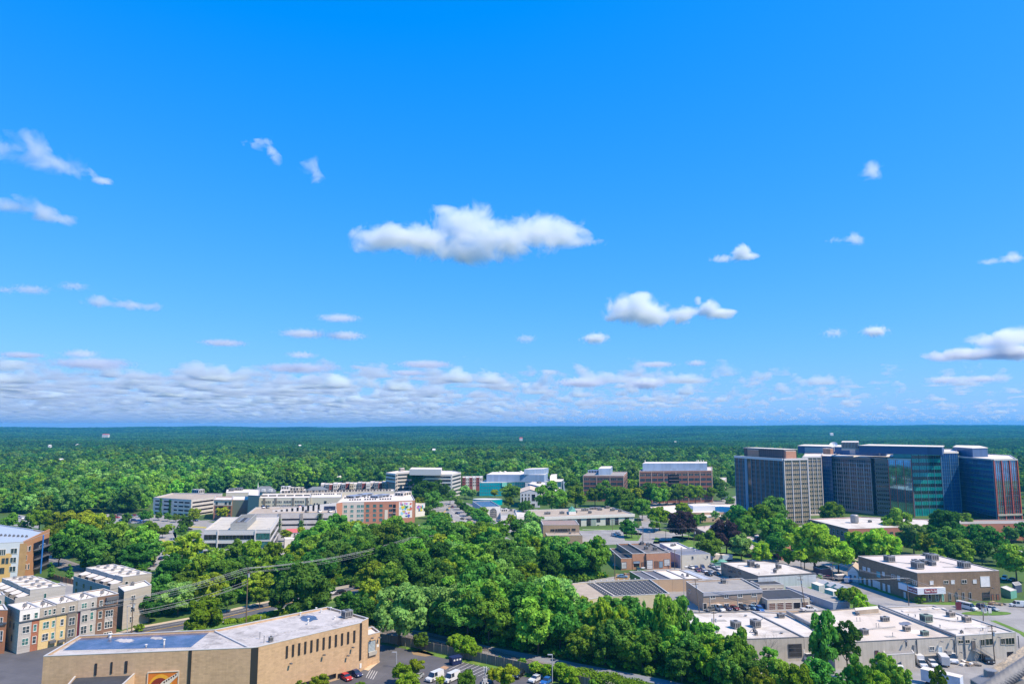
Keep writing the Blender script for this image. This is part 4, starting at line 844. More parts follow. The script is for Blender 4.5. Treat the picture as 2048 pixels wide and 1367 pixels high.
q=square(P(1138,1020,9.5),P(1152,1019.5,9.5),P(1150,1014,9.5));mb=MB();m0=(q[0]+q[1])/2;m1=(q[2]+q[3])/2
mb.prism([(p.x,p.y)for p in q],6.5,8.6,white_st);mb.add([(q[0].x,q[0].y,8.6),(q[1].x,q[1].y,8.6),(q[2].x,q[2].y,8.6),(q[3].x,q[3].y,8.6),(m0 .x,m0 .y,10.6),(m1 .x,m1 .y,10.6)],[[0,4,5,3],[1,2,5,4],[0,1,4],[2,3,5]],PALEG);mb.build('skylight',sw.root)
tn=M('tan_brick',(.42,.30,.20),rough=.9,var=.06,brick=(.8,.25,.02,.85));troof=M('roof_brown_standing_seam',(.34,.24,.19),rough=.6,var=.05,brick=(.8,40.,.04,.8))
t1_=Bld('tan_building','tan brick building with brown roof and dark windows rising from the trees','building',square(P(1086,1049,9.9),P(1158.7,1048.5,9.9),P(1151,1039.5,9.9)),9.9,tn,troof,par=.25)
for(l,t,r_,b)in((1020,798,1058,818),(1068,796,1082,822),(1090,795,1190,822),(1200,793,1213,812),(1235,792,1270,810)):t1_.winpx(0,*SZ(l,t),*SZ(r_,b),frame=COPED,glass=GLASSB,cols=max(1,int((r_-l)/25)))
t2_=Bld('tan_building','lower tan wing with pale roof in front of the tan brick building','building',square(P(1094,1070,5.5),P(1164.8,1069.3,5.5),P(1160,1064,5.5)),5.5,tn,ROOFT,par=.3);t2_.vent(1150,1066);t2_.vent(1110,1067);t2_.unit(1140,1067,1.2,1,.7)
rbo=M('office_brick_maroon',(.27,.115,.085),rough=.85,var=.06,brick=(1.2,.35,.02,.85));ofr=M('office_trim_pink',(.45,.33,.28),rough=.8)
def brickoffice(lab,a,b,c,h,floors,fh,roof,pent):
 o=Bld('office_building',lab,'office',square(P(*a,h),P(*b,h),P(*c,h)),h,rbo,roof,par=.5)
 for i in(0,1):
  L=o.fr(i)[2];nb=max(1,int(round(L/12)))
  for k in range(nb):
   s=L*(k+.07)/nb;e=L*(k+.93)/nb;m_=(s+e)/2
   for f_ in range(floors):
    z=h-1.4-fh*(f_+1)+1.2
    if z<.5:continue
    for(x0,x1)in((s,m_-.5),(m_+.5,e)):o.win(i,x0,x1,z,z+fh*.48,glass=GLASS,frame=COPED if f_ else ofr,cols=3,fw=.12)
  for k in range(nb+1):o.slab(i,min(L-.5,max(0,L*k/nb-.25)),min(L,max(.5,L*k/nb+.25)),0,h-.6,ofr,'pilaster',.3)
  o.slab(i,0,L,h-1.2,h-.9,ofr,'cornice',.35)
 mb=MB();q=square(P(*pent[0],pent[3]),P(*pent[1],pent[3]),P(*pent[2],pent[3]));mb.prism([(p.x,p.y)for p in q],h-.5,pent[3],BLM,ROOFC);mb.build('penthouse',o.root);return o
u_=brickoffice('maroon brick office with small blue grey penthouse, left of the two brick offices',(1166,950.5),(1247,951),(1254,942.5),23.,6,3.9,ROOFG,((1197,936.5),(1221,936),(1225,931.5),28.5))
for(a,b)in((1185,945),(1191,944)):u_.unit(a,b,9,5,2.4,mat=BLM,legs=0)
v_=brickoffice('wide maroon brick office with long pale blue penthouse, nearest the tower complex',(1278,941.5),(1423.6,940),(1424,932.5),28.3,6,4.3,ROOFW,((1285,926),(1414,925.5),(1414,922.5),34.6))
Lv=v_.fr(0)[2];v_.slab(0,Lv*.40,Lv*.54,4,25,GLASSB,'stair_window',.5)
for k in range(7):v_.slab(0,Lv*.40,Lv*.54,5+3*k,5.2+3*k,ofr,'mullion',.6)
for u in(1290,1394,1397,1402,1407):p=P(u,924,34.6);mb=MB();mb.tube([p,p+Vector((0,0,2.2))],.35,WHITE,7);mb.build('exhaust_stack',v_.root)
e_=Bld('building','small cream building half hidden in trees right of the wide brick office','building',square(P(1427,960,10),P(1450,959,10),P(1453,954,10)),10.,taupew,ROOFW,par=.5);e_.unit(1434,957,5,3,2,mat=ROOFC)
wl=Bld('low_tan_building','long low tan brick building with white roof before the dark tower','building',[P(1296,1013,5),P(1336,1025,5),P(1508,1022.5,5),P(1522,1015,5),P(1484,1007.5,5),P(1392,1006.5,5)],5.,M('brick_tan_pink',(.47,.32,.23),rough=.9,var=.06),ROOFC,par=.4)
q=square(P(1375,1007.5,8.6),P(1386,1011.5,8.6),P(1430,1010.3,8.6));mb=MB();mb.prism([(p.x,p.y)for p in q],4.5,8.6,M('plant_room_pale_blue',(.58,.62,.70),rough=.6,var=.03),ROOFC);mb.build('plant_room',wl.root)
L1_=wl.fr(1)[2];wl.grid(1,[L1_*(.5+.022*k)for k in range(20)],[1.2],.8,1.4,frame=None,glass=GLASSB)
wb=Bld('low_wing','pale roofed single storey wing along the front of the long tan building','building',square(P(1402,1034,3.4),P(1455,1033,3.4),P(1452,1027.5,3.4)),3.4,M('brick_peach',(.55,.4,.28),rough=.9),ROOFW,par=.3,clearance=1)
wb.grid(0,[3,9,15],[.8],1.2,1.2,frame=None,glass=GLASSB)
sr=M('roof_school_tan',(.50,.41,.35),rough=.9,var=.06);rw=M('brick_dull_red',(.26,.10,.075),rough=.9,var=.08)
x1_=Bld('school_building','low red brick school wing with tan roof behind the plum tree','building',[P(1387,1053,5),P(1420,1067,5),P(1474,1060,5),P(1440,1048,5)],5.,rw,sr,par=.3);x1_.slabpx(0,1392,1056,1400,1061,GLASSB,'window')
mb=MB();q=[P(1420,1050,6),P(1432,1054,6),P(1474,1052,6),P(1455,1046,6)];mb.prism([(p.x,p.y)for p in q],4.8,6,M('skylight_blue',(.25,.4,.6),rough=.2),M('skylight_blue',(.25,.4,.6)));mb.build('skylight',x1_.root)
x2_=Bld('school_building','tan roofed school wing with dark windows between the trees','building',[P(1466,1081,4.5),P(1503,1098,4.5),P(1523,1083,4.5),P(1490,1066,4.5)],4.5,rw,sr,par=.3)
q=square(P(1508,1070.5,7),P(1514,1073.5,7),P(1521,1071,7));mb=MB();mb.prism([(p.x,p.y)for p in q],4.4,7,ROOFD,sr);mb.build('plant_room',x2_.root)
x3_=Bld('school_building','small red brick wall end showing between two green trees','building',square(P(1550,1083,7),P(1562,1091.5,7),P(1581,1089,7)),7.,M('brick_salmon_red',(.42,.17,.13),rough=.9,var=.06),sr,par=.3);x3_.winpx(1,1571.5,1096,1574,1103,glass=GLASSB,frame=None)
lw_=Bld('building','low white roofed building among trees at the left edge','building',square(P(-30,1006,4),P(44,1010,4),P(52,1003,4)),4.,white_st,ROOFC,par=.3)
TG=glassmat('tower_glass_navy',(.03,.13,.34),rough=.14,var=.35,scale=.12,spec=.7,metal=.35)
TGT=glassmat('tower_glass_teal',(.02,.34,.34),rough=.12,var=.18,scale=.2,metal=.3);TGM=glassmat('tower_glass_mirror',(.22,.42,.50),rough=.04,var=.4,scale=.25,spec=1.,metal=.85)
TBR=M('tower_panel_brown',(.27,.20,.18),rough=.7,var=.06,scale=.5);TSP=M('tower_spandrel_khaki',(.37,.30,.22),rough=.7,var=.08);FIN=M('tower_fin_white',(.62,.58,.60),rough=.5,var=.03);FINB=M('tower_fin_blue',(.14,.24,.34),rough=.5)
FINR=M('tower_fin_salmon',(.62,.12,.08),rough=.5);TPH=M('tower_penthouse_navy',(.06,.11,.24),rough=.5,var=.06,brick=(2.,30.,.04,.8));TPG=M('tower_penthouse_grey',(.40,.38,.40),rough=.6,var=.04);TSAL=M('tower_penthouse_salmon',(.48,.24,.16),rough=.8);RIB=M('tower_penthouse_ribbed',(.16,.10,.10),rough=.7,brick=(1.4,30.,.2,.5))
tow=[]
def fins(b,i,n,mat,w=.3,th=.5,z0=0,z1=None,name='fin',f0=0.,f1=1.):
 a,d,L,nn=b.fr(i);z1=z1 or b.h-.4;first=None
 for k in range(n+1):
  u=L*(f0+(f1-f0)*k/n);u=min(max(u,w/2),L-w/2)
  if first is None:first=b.slab(i,u-w/2,u+w/2,z0,z1,mat,name,th);u_=u
  else:c=first.copy();COL.objects.link(c);c.parent=b.root;c.location=first.location+d*(u-u_)
def flr(b,i,n,fh,z0,wh,glass,frame=None,cols=8,f0=0.,f1=1.,name='window_band',fw=.2,th=.15):
 L=b.fr(i)[2];e=.05
 for k in range(n):b.win(i,f0*L+e,f1*L-e,z0+k*fh,z0+k*fh+wh,name=name,glass=glass,frame=frame,cols=cols,fw=fw,th=th)
def roofbox(b,pts,z0,z1,mat,top=ROOFC,name='penthouse',over=.5):
 mb=MB();mb.prism([(p.x,p.y)for p in pts],z0,z1,mat);mb.prism([(p.x,p.y)for p in inset(pts,-over)],z1,z1+.35,COPE,top);return mb.build(name,b.root)
h=45.3
p0,p1,p2=P(1470,911,h),P(1566.5,917.2,h),P(1614,916.2,h);q=para(p0,p1,p2)
w1=Bld('office_tower','leftmost slab of the tower complex, brown grid front with white fins','tower',q,h,TG,ROOFC,par=.6,wmats={0:TBR,1:TSP,2:TBR})
L0=w1 .fr(0)[2];L1=w1 .fr(1)[2]
w1 .slab(0,0,L0,h-1.4,h+.3,FIN,'cornice',.9);w1 .slab(1,0,L1,h-1.0,h+.3,FIN,'cornice',.9)
flr(w1,0,13,3.25,1.2,1.9,GLASS,frame=TBR,cols=34,fw=.32,th=.2);fins(w1,0,11,FINB,w=.4,th=.6);fins(w1,0,44,RIB,w=.22,th=.35,name='rib');w1 .slab(0,L0*.22,L0*.27,0,h-1.4,FINB,'facade_panel',.6);w1 .slab(0,L0*.28,L0*.37,0,h-1.4,GLASSB,'facade_panel',.3)
flr(w1,1,13,3.25,1.0,1.55,GLASS,frame=TSP,cols=12,fw=.4,th=.2);fins(w1,1,3,FIN,w=.5,th=.6);fins(w1,1,12,TSP,w=.2,th=.3,name='rib')
def lerpbox(b,i0,u0,u1,d0,d1):
 a,d,L,n=b.fr(i0);A_=a+d*u0-n*d0;B_=a+d*u1-n*d0;return[A_,B_,B_-n*(d1-d0),A_-n*(d1-d0)]
roofbox(w1,lerpbox(w1,0,6,L0-4,4,15),h-.6,h+6.2,RIB);roofbox(w1,lerpbox(w1,0,11,24,3.4,5),h-.6,h+5.2,TSAL,over=.0);roofbox(w1,lerpbox(w1,0,L0-4.2,L0-2.2,4.4,13),h-.6,h+5.2,TSAL,over=.0)
tow.append(w1)
h=44.6
q=[P(1606,912.6,h),P(1641.5,912.2,h),P(1645,906,h),P(1610,906,h)]
w2=Bld('office_tower','set back brown and white striped slab in the notch of the tower complex','tower',q,h,TBR,ROOFC,par=.5,wmats={0:TSP});L=w2 .fr(0)[2]
w2 .slab(0,-1,L,h-.9,h+.3,FIN,'cornice',.7);flr(w2,0,13,3.25,1.0,1.6,GLASS,frame=TSP,cols=8,fw=.4,th=.2);fins(w2,0,4,FIN,w=.35,th=.5)
w2 .slabpx(0,1612,1028,1642,1032,CONC,'plinth',4.)
h=43.8
w3=Bld('office_tower','narrow dark blue glass link between the brown slab and the gridded slab','tower',[P(1641,910.8,h),P(1663,911.4,h),P(1675,905,h),P(1645,905,h)],h,TG,ROOFC,par=.5)
flr(w3,0,13,3.2,1.2,.35,FINB,name='floor_line');fins(w3,0,5,TPH,w=.15,th=.3)
h=43.4
q=[P(1658.5,911.6,h),P(1741,915.0,h),P(1749,915.6,h),P(1775,916.1,h),P(1822,917.2,h),P(1830,909.5,h),P(1760,905.5,h),P(1690,905,h)]
w4=Bld('office_tower','wide gridded slab of the tower complex with salmon striped glass corner','tower',q,h,TG,ROOFC,par=.6,wmats={0:TBR,1:GLASSB,2:TBR,3:TGM,4:TGM,5:TBR})
L0,L2,L3=w4 .fr(0)[2],w4 .fr(2)[2],w4 .fr(3)[2]
flr(w4,0,12,3.35,1.8,.55,FINB,name='floor_line',cols=1);flr(w4,0,12,3.35,2.6,1.9,GLASS,frame=TBR,cols=18,fw=.3,th=.22);fins(w4,0,18,FIN,w=.22,th=.3,z0=2,z1=h-4);fins(w4,0,6,FIN,w=.4,th=.55,z0=2,z1=h-4,name='fin');w4 .slab(0,0,.6,0,h,FINB,'facade_panel',.6);w4 .slab(0,0,L0,h-3.2,h-3.0,FINB,'floor_line',.4)
w4 .slab(0,0,L0,-.2,2.0,CONC,'plinth',.4)
flr(w4,2,12,3.3,1.4,1.7,GLASSB,frame=TBR,cols=6,fw=.4,th=.2);fins(w4,2,6,TBR,w=.25,th=.4,name='rib')
w4 .slab(3,0,L3,h-1.,h+.3,COPE,'cornice',.8)
flr(w4,3,12,3.4,3.0,.12,STEEL,name='floor_line');fins(w4,3,3,FINR,w=.45,th=.6);fins(w4,3,12,FINR,w=.12,th=.25,name='rib')
z=h-.6
roofbox(w4,[P(1596,904,h),P(1772,910.5,h),P(1776,906.5,h),P(1700,902.5,h),P(1610,900.5,h)],z,z+6.6,TPH)
for(l,r_)in((.09,.38),(.62,.68),(.93,.945)):
 A_,B_=P(1596,904,h),P(1772,910.5,h);d_=(B_-A_);c0_=A_+d_*l;c1_=A_+d_*r_;t_=d_.normalized();n_=Vector((t_.y,-t_.x,0));m_=(c0_+c1_)/2;mb=MB();mb.box((m_.x+n_.x*.1,m_.y+n_.y*.1,z+3.2),(c1_-c0_).length/2,.1,2.6,TPG,X=t_,Y=n_);mb.build('penthouse_panel',w4 .root)
q=square(P(1757,909,h),P(1773,911.5,h),P(1778,910.5,h));
q=square(P(1683,897,50),P(1718,897.2,50),P(1718,894,50));mb=MB();mb.prism([(p.x,p.y)for p in q],49,55.4,TPG,ROOFC);
for k in range(12):e=q[0].lerp(q[1],(k+.5)/12);mb.box((e.x,e.y-.1,53),.25,.12,2.2,METALD)
mb.build('rooftop_plant',w4 .root)
dp=P(1668,897,50);mb=MB();mb.tube([dp+Vector((0,0,-2)),dp+Vector((0,0,2.6))],.3,WHITE,6);mb.tube([dp+Vector((-2,1,-1)),dp+Vector((0,0,2.5))],.15,WHITE,5)
ax=Vector((-.4,-.5,.75)).normalized();xx=ax.orthogonal().normalized();yy=ax.cross(xx);cen=dp+Vector((0,0,2.6));V=[cen];
for rr2,hh2 in((1.2,.15),(2.3,.6),(3.1,1.2)):V+=[cen+ax*hh2+xx*rr2*math.cos(2*PI*k/16)+yy*rr2*math.sin(2*PI*k/16)for k in range(16)]
Fd=[[0,1+k,1+(k+1)%16]for k in range(16)]+[[1+r_*16+k,1+(r_+1)*16+k,1+(r_+1)*16+(k+1)%16,1+r_*16+(k+1)%16]for r_ in(0,1)for k in range(16)]
mb.add(V,Fd,WHITE);mb.tube([cen,cen+ax*2.6],.08,STEEL,5);o_=mb.build('satellite_dish',w4 .root)
mb=MB();c=P(1656,897.5,50);mb.prism([(c.x+4*math.cos(2*PI*k/8),c.y+4*math.sin(2*PI*k/8))for k in range(8)],46,50.5,TSAL,ROOFC);mb.build('penthouse',w4 .root)
tow.append(w4)
h=48.
w5=Bld('office_tower','teal glass middle section with banded windows in the tower complex','tower',[P(1786,903.5,h),P(1822,904.2,h),P(1880,904,h),P(1915,903.6,h),P(1912,897,h),P(1790,897,h)],h,TG,ROOFC,par=.5,wmats={0:TGT,1:TGT})
L1,L2=w5 .fr(1)[2],w5 .fr(2)[2]
for i in(0,1,2):w5 .slab(i,0,w5 .fr(i)[2],h-.8,h+.3,ROOFC,'cornice',1.)
rg=random.Random(4)
for k in range(8):
 z=3+k*5.35
 for j in range(4):
  if rg.random()<.93:w5 .slab(1,L1*j/4+.05,L1*(j+1)/4-.05,z+2.9,z+5.2,GLASSB,'window_band',.06)
 w5 .slab(1,0,L1,z+2.7,z+2.82,STEEL,'floor_line',.1)
 w5 .slab(2,0,L2,z+2.7,z+2.85,FINB,'floor_line',.1);w5 .slab(2,0,L2,z+5.2,z+5.35,FINB,'floor_line',.1)
fins(w5,1,12,TGT,w=.12,th=.2,name='rib');fins(w5,1,4,FINB,w=.2,th=.3);fins(w5,2,2,FINB,w=.3,th=.4);fins(w5,2,8,TPH,w=.12,th=.25,name='rib')
roofbox(w5,[P(1718,897.5,50),P(1884,901,50),P(1888,898,50),P(1740,894.5,50)],47,52.6,TPH)
mb=MB();A_,B_=P(1776,903,h),P(1852,903,h);n_=14;V=[];
for k in range(n_+1):
 t_=k/n_;zz=h+3.6*math.sin(PI*t_);e=A_.lerp(B_,t_);V+=[(e.x,e.y+4,zz),(e.x,e.y+24,zz)]
mb.add(V,[[2*k,2*k+2,2*k+3,2*k+1]for k in range(n_)],ROOFC);mb.add([v for v in V[::2]],[list(range(n_+1))],ROOFC);mb.build('vaulted_roof',w5 .root)
h=44.1
q=[P(1914,912.5,h),P(1985.5,918.2,h),P(2033.5,917.6,h),P(2020,909,h),P(1935,905,h)]
w6=Bld('office_tower','rightmost slab of the tower complex, dark blue side and salmon striped glass front','tower',q,h,TG,ROOFC,par=.6,wmats={1:TGM,0:TG})
L0,L1=w6 .fr(0)[2],w6 .fr(1)[2]
for i in(0,1):w6 .slab(i,0,w6 .fr(i)[2],h-.8,h+.3,COPE,'cornice',.8)
for k in range(11):
 z=3.6+3.6*k;w6 .slab(0,L0*.35,L0*.98,z,z+1.3,TGT if k%2 else TGM,'window_band',.06);w6 .slab(0,0,L0,z-.1,z+.05,FINB,'floor_line',.08);w6 .slab(1,0,L1,z,z+.15,FINB,'floor_line',.1)
fins(w6,0,24,TPH,w=.15,th=.2,name='rib');fins(w6,0,1,FINB,w=.5,th=.5);fins(w6,1,3,FINR,w=.5,th=.7);fins(w6,1,12,FINR,w=.12,th=.25,name='rib')
w6 .slab(1,0,L1,4.0,5.2,CONC,'ledge',.9);w6 .slab(0,0,L0,-.2,3.2,GLASSB,'plinth',.1)
roofbox(w6,[P(1908,909,h),P(1946,912.5,h),P(1976,911.5,h),P(1960,906,h),P(1915,904.5,h)],h-.6,h+6.4,TPH)
A_,B_=P(1946.5,912.3,h),P(1976,911.3,h);t_=(B_-A_).normalized();n_=Vector((t_.y,-t_.x,0));m_=(A_+B_)/2;mb=MB();mb.box((m_.x+n_.x*.1,m_.y+n_.y*.1,h+2.8),(B_-A_).length/2-.3,.1,2.9,TPG,X=t_,Y=n_);mb.build('penthouse_panel',w6 .root)
for b in(w1,w2,w3,w4,w5,w6):b.root['group']='joined slabs of the tower complex'
sal=M('brick_salmon',(.46,.20,.145),rough=.88,var=.06,brick=(.8,.25,.02,.87))
z1=Bld('brick_building','salmon red brick building with white roof in front of the tower complex','building',[P(1616.5,1037,11),P(1696,1056.8,11),P(1850,1052,11),P(1868,1038,11),P(1722,1032.6,11)],11.,sal,ROOFW,par=.5)
for(l,t,r_,b)in((1617.5,1046,1627.5,1060),(1636,1050,1647,1064)):z1 .winpx(0,l,t,r_,b,cols=3,rows=3,frame=FIN,glass=GLASSG)
for l in(1656,1665,1673.5,1682,1690):
 v=1055+(l-1656)*.22;z1 .winpx(0,l,v,l+4.6,v+9,rows=2,frame=FIN,fw=.12);z1 .winpx(0,l,v+18,l+4.6,v+27,rows=2,frame=FIN,fw=.12)
for l in(1706,1755,1780,1806):z1 .winpx(1,l,1063,l+6,1072,rows=2,frame=COPED)
mb=MB();p=P(1709.5,1045,10.5);mb.tube([p,p+Vector((0,0,.6))],1.9,STEEL,10);mb.tube([p+Vector((0,0,.6)),p+Vector((0,0,4.4))],2.3,METAL,18);mb.tube([p+Vector((0,0,4.4)),p+Vector((0,0,4.9))],2.3,METAL,18,r2=1.8);mb.build('cooling_tower',z1 .root)
for(u,v)in((1740,1044),(1770,1041),(1800,1046)):z1 .unit(u,v,1.8,1.5,1)
z2=Bld('brick_building','long orange red brick wall with small paired windows under the right slab','building',square(P(1919,1046.8,10),P(2075,1045.5,10),P(2070,1038,10)),10.,M('brick_orange_red',(.55,.22,.14),rough=.88,var=.06,brick=(.8,.25,.02,.87)),ROOFG,par=.5)
for l in(1972,1978,2007,2016.5,2030,2036):z2 .winpx(0,l,1050,l+2.8,1055,glass=GLASSB,frame=None);z2 .winpx(0,l,1058.5,l+2.8,1063.5,glass=GLASSB,frame=None)
bbk=M('brick_brown_banded',(.27,.185,.125),rough=.9,var=.10,scale=.25,brick=(.9,.42,.02,.82),streak=.12)
br=Bld('commercial_building','large brown brick commercial building with white wrap-round sign canopy','building',[P(1716,1111,11.3),P(1834.3,1144.8,11.3),P(1998,1140,11.3),P(1866,1107.3,11.3)],11.3,bbk,M('roof_pinkish',(.60,.52,.47),rough=.85,var=.05,stain=(.5,.43,.38),stain_amt=.5),par=.3)
BZ=Zm(4.3125,1650,1050)
shut=M('window_white_shutter',(.62,.62,.64),rough=.5)
for(l,t,r_,b,kd)in((328,358,352,385,0),(370,368,390,397,0),(497,402,515,432,0),(577,425,605,455,1),(627,435,647,470,0),(758,475,790,507,1)):br.winpx(0,*BZ(l,t),*BZ(r_,b),glass=GLASS if kd else shut,cols=2,frame=WHITE,fw=.1)
br.winpx(0,*BZ(447,398),*BZ(478,447),glass=M('window_teal_board',(.1,.35,.42),rough=.5),frame=None)
for(l,t,r_,b)in((300,445,314,515),(338,455,352,525),(378,467,394,538),(458,487,476,565),(502,503,520,578),(545,515,562,580),(683,575,698,632)):br.door(0,*BZ(l,t),*BZ(r_,b),shut,panels=2)
br.door(0,*BZ(415,477),*BZ(460,530),shut,panels=4,name='roller_door')
for(l,t,r_,b,kd)in((905,478,933,508,0),(1025,475,1060,500,1),(1088,472,1115,502,0),(1180,468,1220,497,1),(1277,467,1305,497,0)):br.winpx(1,*BZ(l,t),*BZ(r_,b),glass=GLASSB if kd else shut,cols=2 if kd else 1,frame=WHITE,fw=.1)
br.winpx(1,*BZ(1342,440),*BZ(1418,525),glass=M('panel_bright_white',(.75,.72,.74),rough=.5),frame=WHITE,name='loading_hatch',fw=.12)
for(l,t,r_,b)in((1070,585,1084,638),(1129,582,1143,637),(1185,580,1199,636),(1245,579,1259,634)):br.winpx(1,*BZ(l,t),*BZ(r_,b),frame=METAL,glass=GLASSB,fw=.2,sill=.2)
br.door(1,*BZ(1360,577),*BZ(1420,641),GLASSB,panels=3,frame=COPED,name='garage_door')
for(l,r_)in((1437,1454),(1481,1500)):br.door(1,*BZ(l,592),*BZ(r_,652),M('door_rust_brown',(.25,.10,.06),rough=.7),panels=1,frame=COPED)
for(l,r_,m_)in((893,912,GLASSB),(955,975,GLASS),(1008,1024,M('door_teal',(.12,.32,.28)))):br.door(1,*BZ(l,592),*BZ(r_,650),m_,panels=1,name='shop_door')
br.lamp(1,*BZ(1145,548));br.lamp(1,*BZ(1433,540))
for(u,v,w_,d_,hh)in((1655,0,0,0,0),):pass
for(x,y,w_,d_,hh)in((556,312,3.6,3,2.2),(800,372,3.8,3.2,2.4),(785,330,2.8,2,1.4),(855,335,3,2,1.6),(925,300,4,3.4,2.4),(925,345,2.4,2,1.4),(1200,365,3.8,3,2.2),(870,262,2.2,1.4,.9)):
 u,v=BZ(x,y);br.unit(u,v,w_,d_,hh)
zt=br.hit(1,*BZ(900,530))[1];zb_=br.hit(1,*BZ(900,585))[1];uR=br.hit(1,*BZ(1018,560))[0];a0,d0,LL0,n0=br.fr(0);a1,d1,LL1,n1=br.fr(1)
uL=br.hit(0,*BZ(660,530))[0];th=1.4
C=br.pts[1];k_=(n0+n1)/(1+n0 .dot(n1));Co=C+k_*th
poly=[a0+d0*uL+n0*.02,a0+d0*uL+n0*th,Co,a1+d1*uR+n1*th,a1+d1*uR+n1*.02,C+k_*.02]
mb=MB();mb.prism([(p.x,p.y)for p in poly],zb_,zt,M('sign_canopy_white',(.66,.68,.74),rough=.5,var=.03),WHITE);cano=mb.build('sign_canopy',br.root)
SR=M('sign_maroon',(.22,.015,.04),rough=.5);SW=M('sign_letter_white',(.8,.76,.76),rough=.5)
def sign(i,l,r_,txt,hfrac):
 u0=br.hit(i,*BZ(l,560))[0];u1=br.hit(i,*BZ(r_,560))[0]
 if i==1:u0-=.2
 a,d,L,n=br.fr(i);hh=(zt-zb_)*.66;zc=(zt+zb_)/2
 mb=MB();c=a+d*((u0+u1)/2)+n*(th+.05);mb.box((c.x,c.y,zc),(u1-u0)/2,.05,hh/2,SR,X=d,Y=n);so_=mb.build('sign_panel',cano,origin=worldloc(cano))
 cu=bpy.data.curves.new('lettering','FONT');cu.body=txt;cu.size=hh*.78;cu.align_x='CENTER';cu.align_y='CENTER';cu.extrude=.02;cu.offset=.02;cu.materials.append(SW)
 t0_=bpy.data.objects.new('lettering_curve',cu);me=bpy.data.meshes.new_from_object(t0_);bpy.data.objects.remove(t0_)
 t=bpy.data.objects.new('lettering',me);COL.objects.link(t);t.parent=cano
 t.location=a+d*((u0+u1)/2)+n*(th+.13)+Vector((0,0,zc))-worldloc(cano)
 t.rotation_euler=Matrix((d,Vector((0,0,1)),n)).transposed().to_euler()
 xs_=[v.co.x for v in me.vertices];wdt=max(xs_)-min(xs_);s=(u1-u0)*.92/max(wdt,.1);t.scale=(s,1,1)
sign(1,838,942,'Flower To Go',.7);sign(0,742,822,'Flower To Go',.7)
iw=M('industrial_block_grey',(.50,.45,.395),rough=.9,var=.06,scale=.3,stain=(.28,.25,.22),stain_amt=.5,streak=.15)
s1=Bld('warehouse','white roofed warehouse section nearest the wooded rail cutting','warehouse',[P(1362,1238,6.7),P(1452,1278.6,6.7),P(1607.5,1273,6.7),P(1503,1221.3,6.7),P(1385,1224,6.7)],6.7,iw,ROOFW,par=.25,cope=COPED)
s1b=Bld('warehouse','narrow white roofed warehouse strip between the two wide ones','warehouse',[P(1608.2,1273,6.7),P(1662,1271,6.7),P(1576,1225.5,6.7),P(1504,1221.3,6.7)],6.75,iw,ROOFW,par=.3,clearance=1)
s2=Bld('warehouse','wide stained white roofed warehouse section with a pool of water on it','warehouse',[P(1668,1286.8,6.7),P(1911,1273.8,6.7),P(1757.5,1212.8,6.7),P(1578,1226,6.7)],6.9,iw,M('roof_stained_cream',(.60,.51,.43),rough=.85,var=.06,scale=.15,stain=(.30,.25,.2),stain_amt=.75),par=.35,cope=COPED,clearance=1)
s3=Bld('warehouse','clean white roofed warehouse section at the right with back stairs','warehouse',[P(1912,1271.3,7.1),P(2031.5,1263.8,7.1),P(1866,1210,7.1),P(1759.5,1213.5,7.1)],7.2,iw,ROOFW,par=.35,clearance=1)
mb=MB();a,b=s2 .pts[1],s2 .pts[2];t=(b-a).normalized();c=(a+b)/2;mb.box((c.x,c.y,7.2),(b-a).length/2,.25,.35,METAL,X=t,Y=Vector((-t.y,t.x,0)));mb.build('parapet_wall',s2 .root)
mb=MB();a,b=P(1574,1225.5,7),P(1655,1268,7);t=(b-a).normalized();c=(a+b)/2;mb.box((c.x,c.y,7.3),(b-a).length/2,.25,.5,METAL,X=t,Y=Vector((-t.y,t.x,0)));mb.build('parapet_wall',s1b.root)
pr=square(P(1711,1220.5,7.8),P(1757,1216.5,7.8),P(1755,1211.5,7.8));mb=MB();mb.prism([(p.x,p.y)for p in pr],6.5,7.9,ROOFT,ROOFC);mb.build('roof_curb',s2 .root)
IZ=Zm(4.3125,1350,1050)
for(b,x,y,w_,d_,hh)in((s1,525,885,2.6,2.2,1.8),(s1,695,875,2.6,2.2,1.9),(s1b,913,795,2.0,1.6,1.1)):b.unit(*IZ(x,y),w_,d_,hh,mat=METAL)
for(x,y)in((685,925),(700,945)):s1 .unit(*IZ(x,y),.8,.6,.9)
for(x,y)in((395,785),(610,782),(920,932),(365,920)):s1 .vent(*IZ(x,y),.3,.3)
mb=MB();q=[P(*IZ(x,y),6.52)for x,y in((90,905),(135,900),(132,872),(95,872))];mb.add([tuple(p+Vector((0,0,.1)))for p in q],[[0,1,2,3]],PALEG);mb.build('skylight',s1 .root)
gm_=M('unit_green_grey',(.20,.26,.22),rough=.6,var=.2);tn_=M('unit_tan',(.45,.38,.33),rough=.6,var=.15)
for(b,x,y,w_,d_,hh,m_)in((s2,518,825,2.4,1.4,1.1,METAL),(s2,340,940,1.9,1.6,1.3,METAL),(s2,705,910,1.8,1.5,1.2,tn_),(s2,860,950,2.0,1.3,1.1,gm_),(s2,280,775,1,.8,.7,METAL),(s3,875,830,2.8,2.4,1.9,gm_),(s3,1085,785,2.1,1.7,1.3,tn_),(s3,1222,830,2.1,1.8,1.4,tn_),(s3,1180,930,.7,.6,.5,METAL)):b.unit(*BZ(x,y),w_,d_,hh,mat=m_)
for(x,y)in((720,785),(780,790),(920,880),(993,880),(1362,905),(1145,815)):s3 .vent(*BZ(x,y),.7,.14)
for(x,y)in((443,878),(465,880),(585,960),(275,828),(303,828)):s2 .vent(*BZ(x,y),1.1,.08)
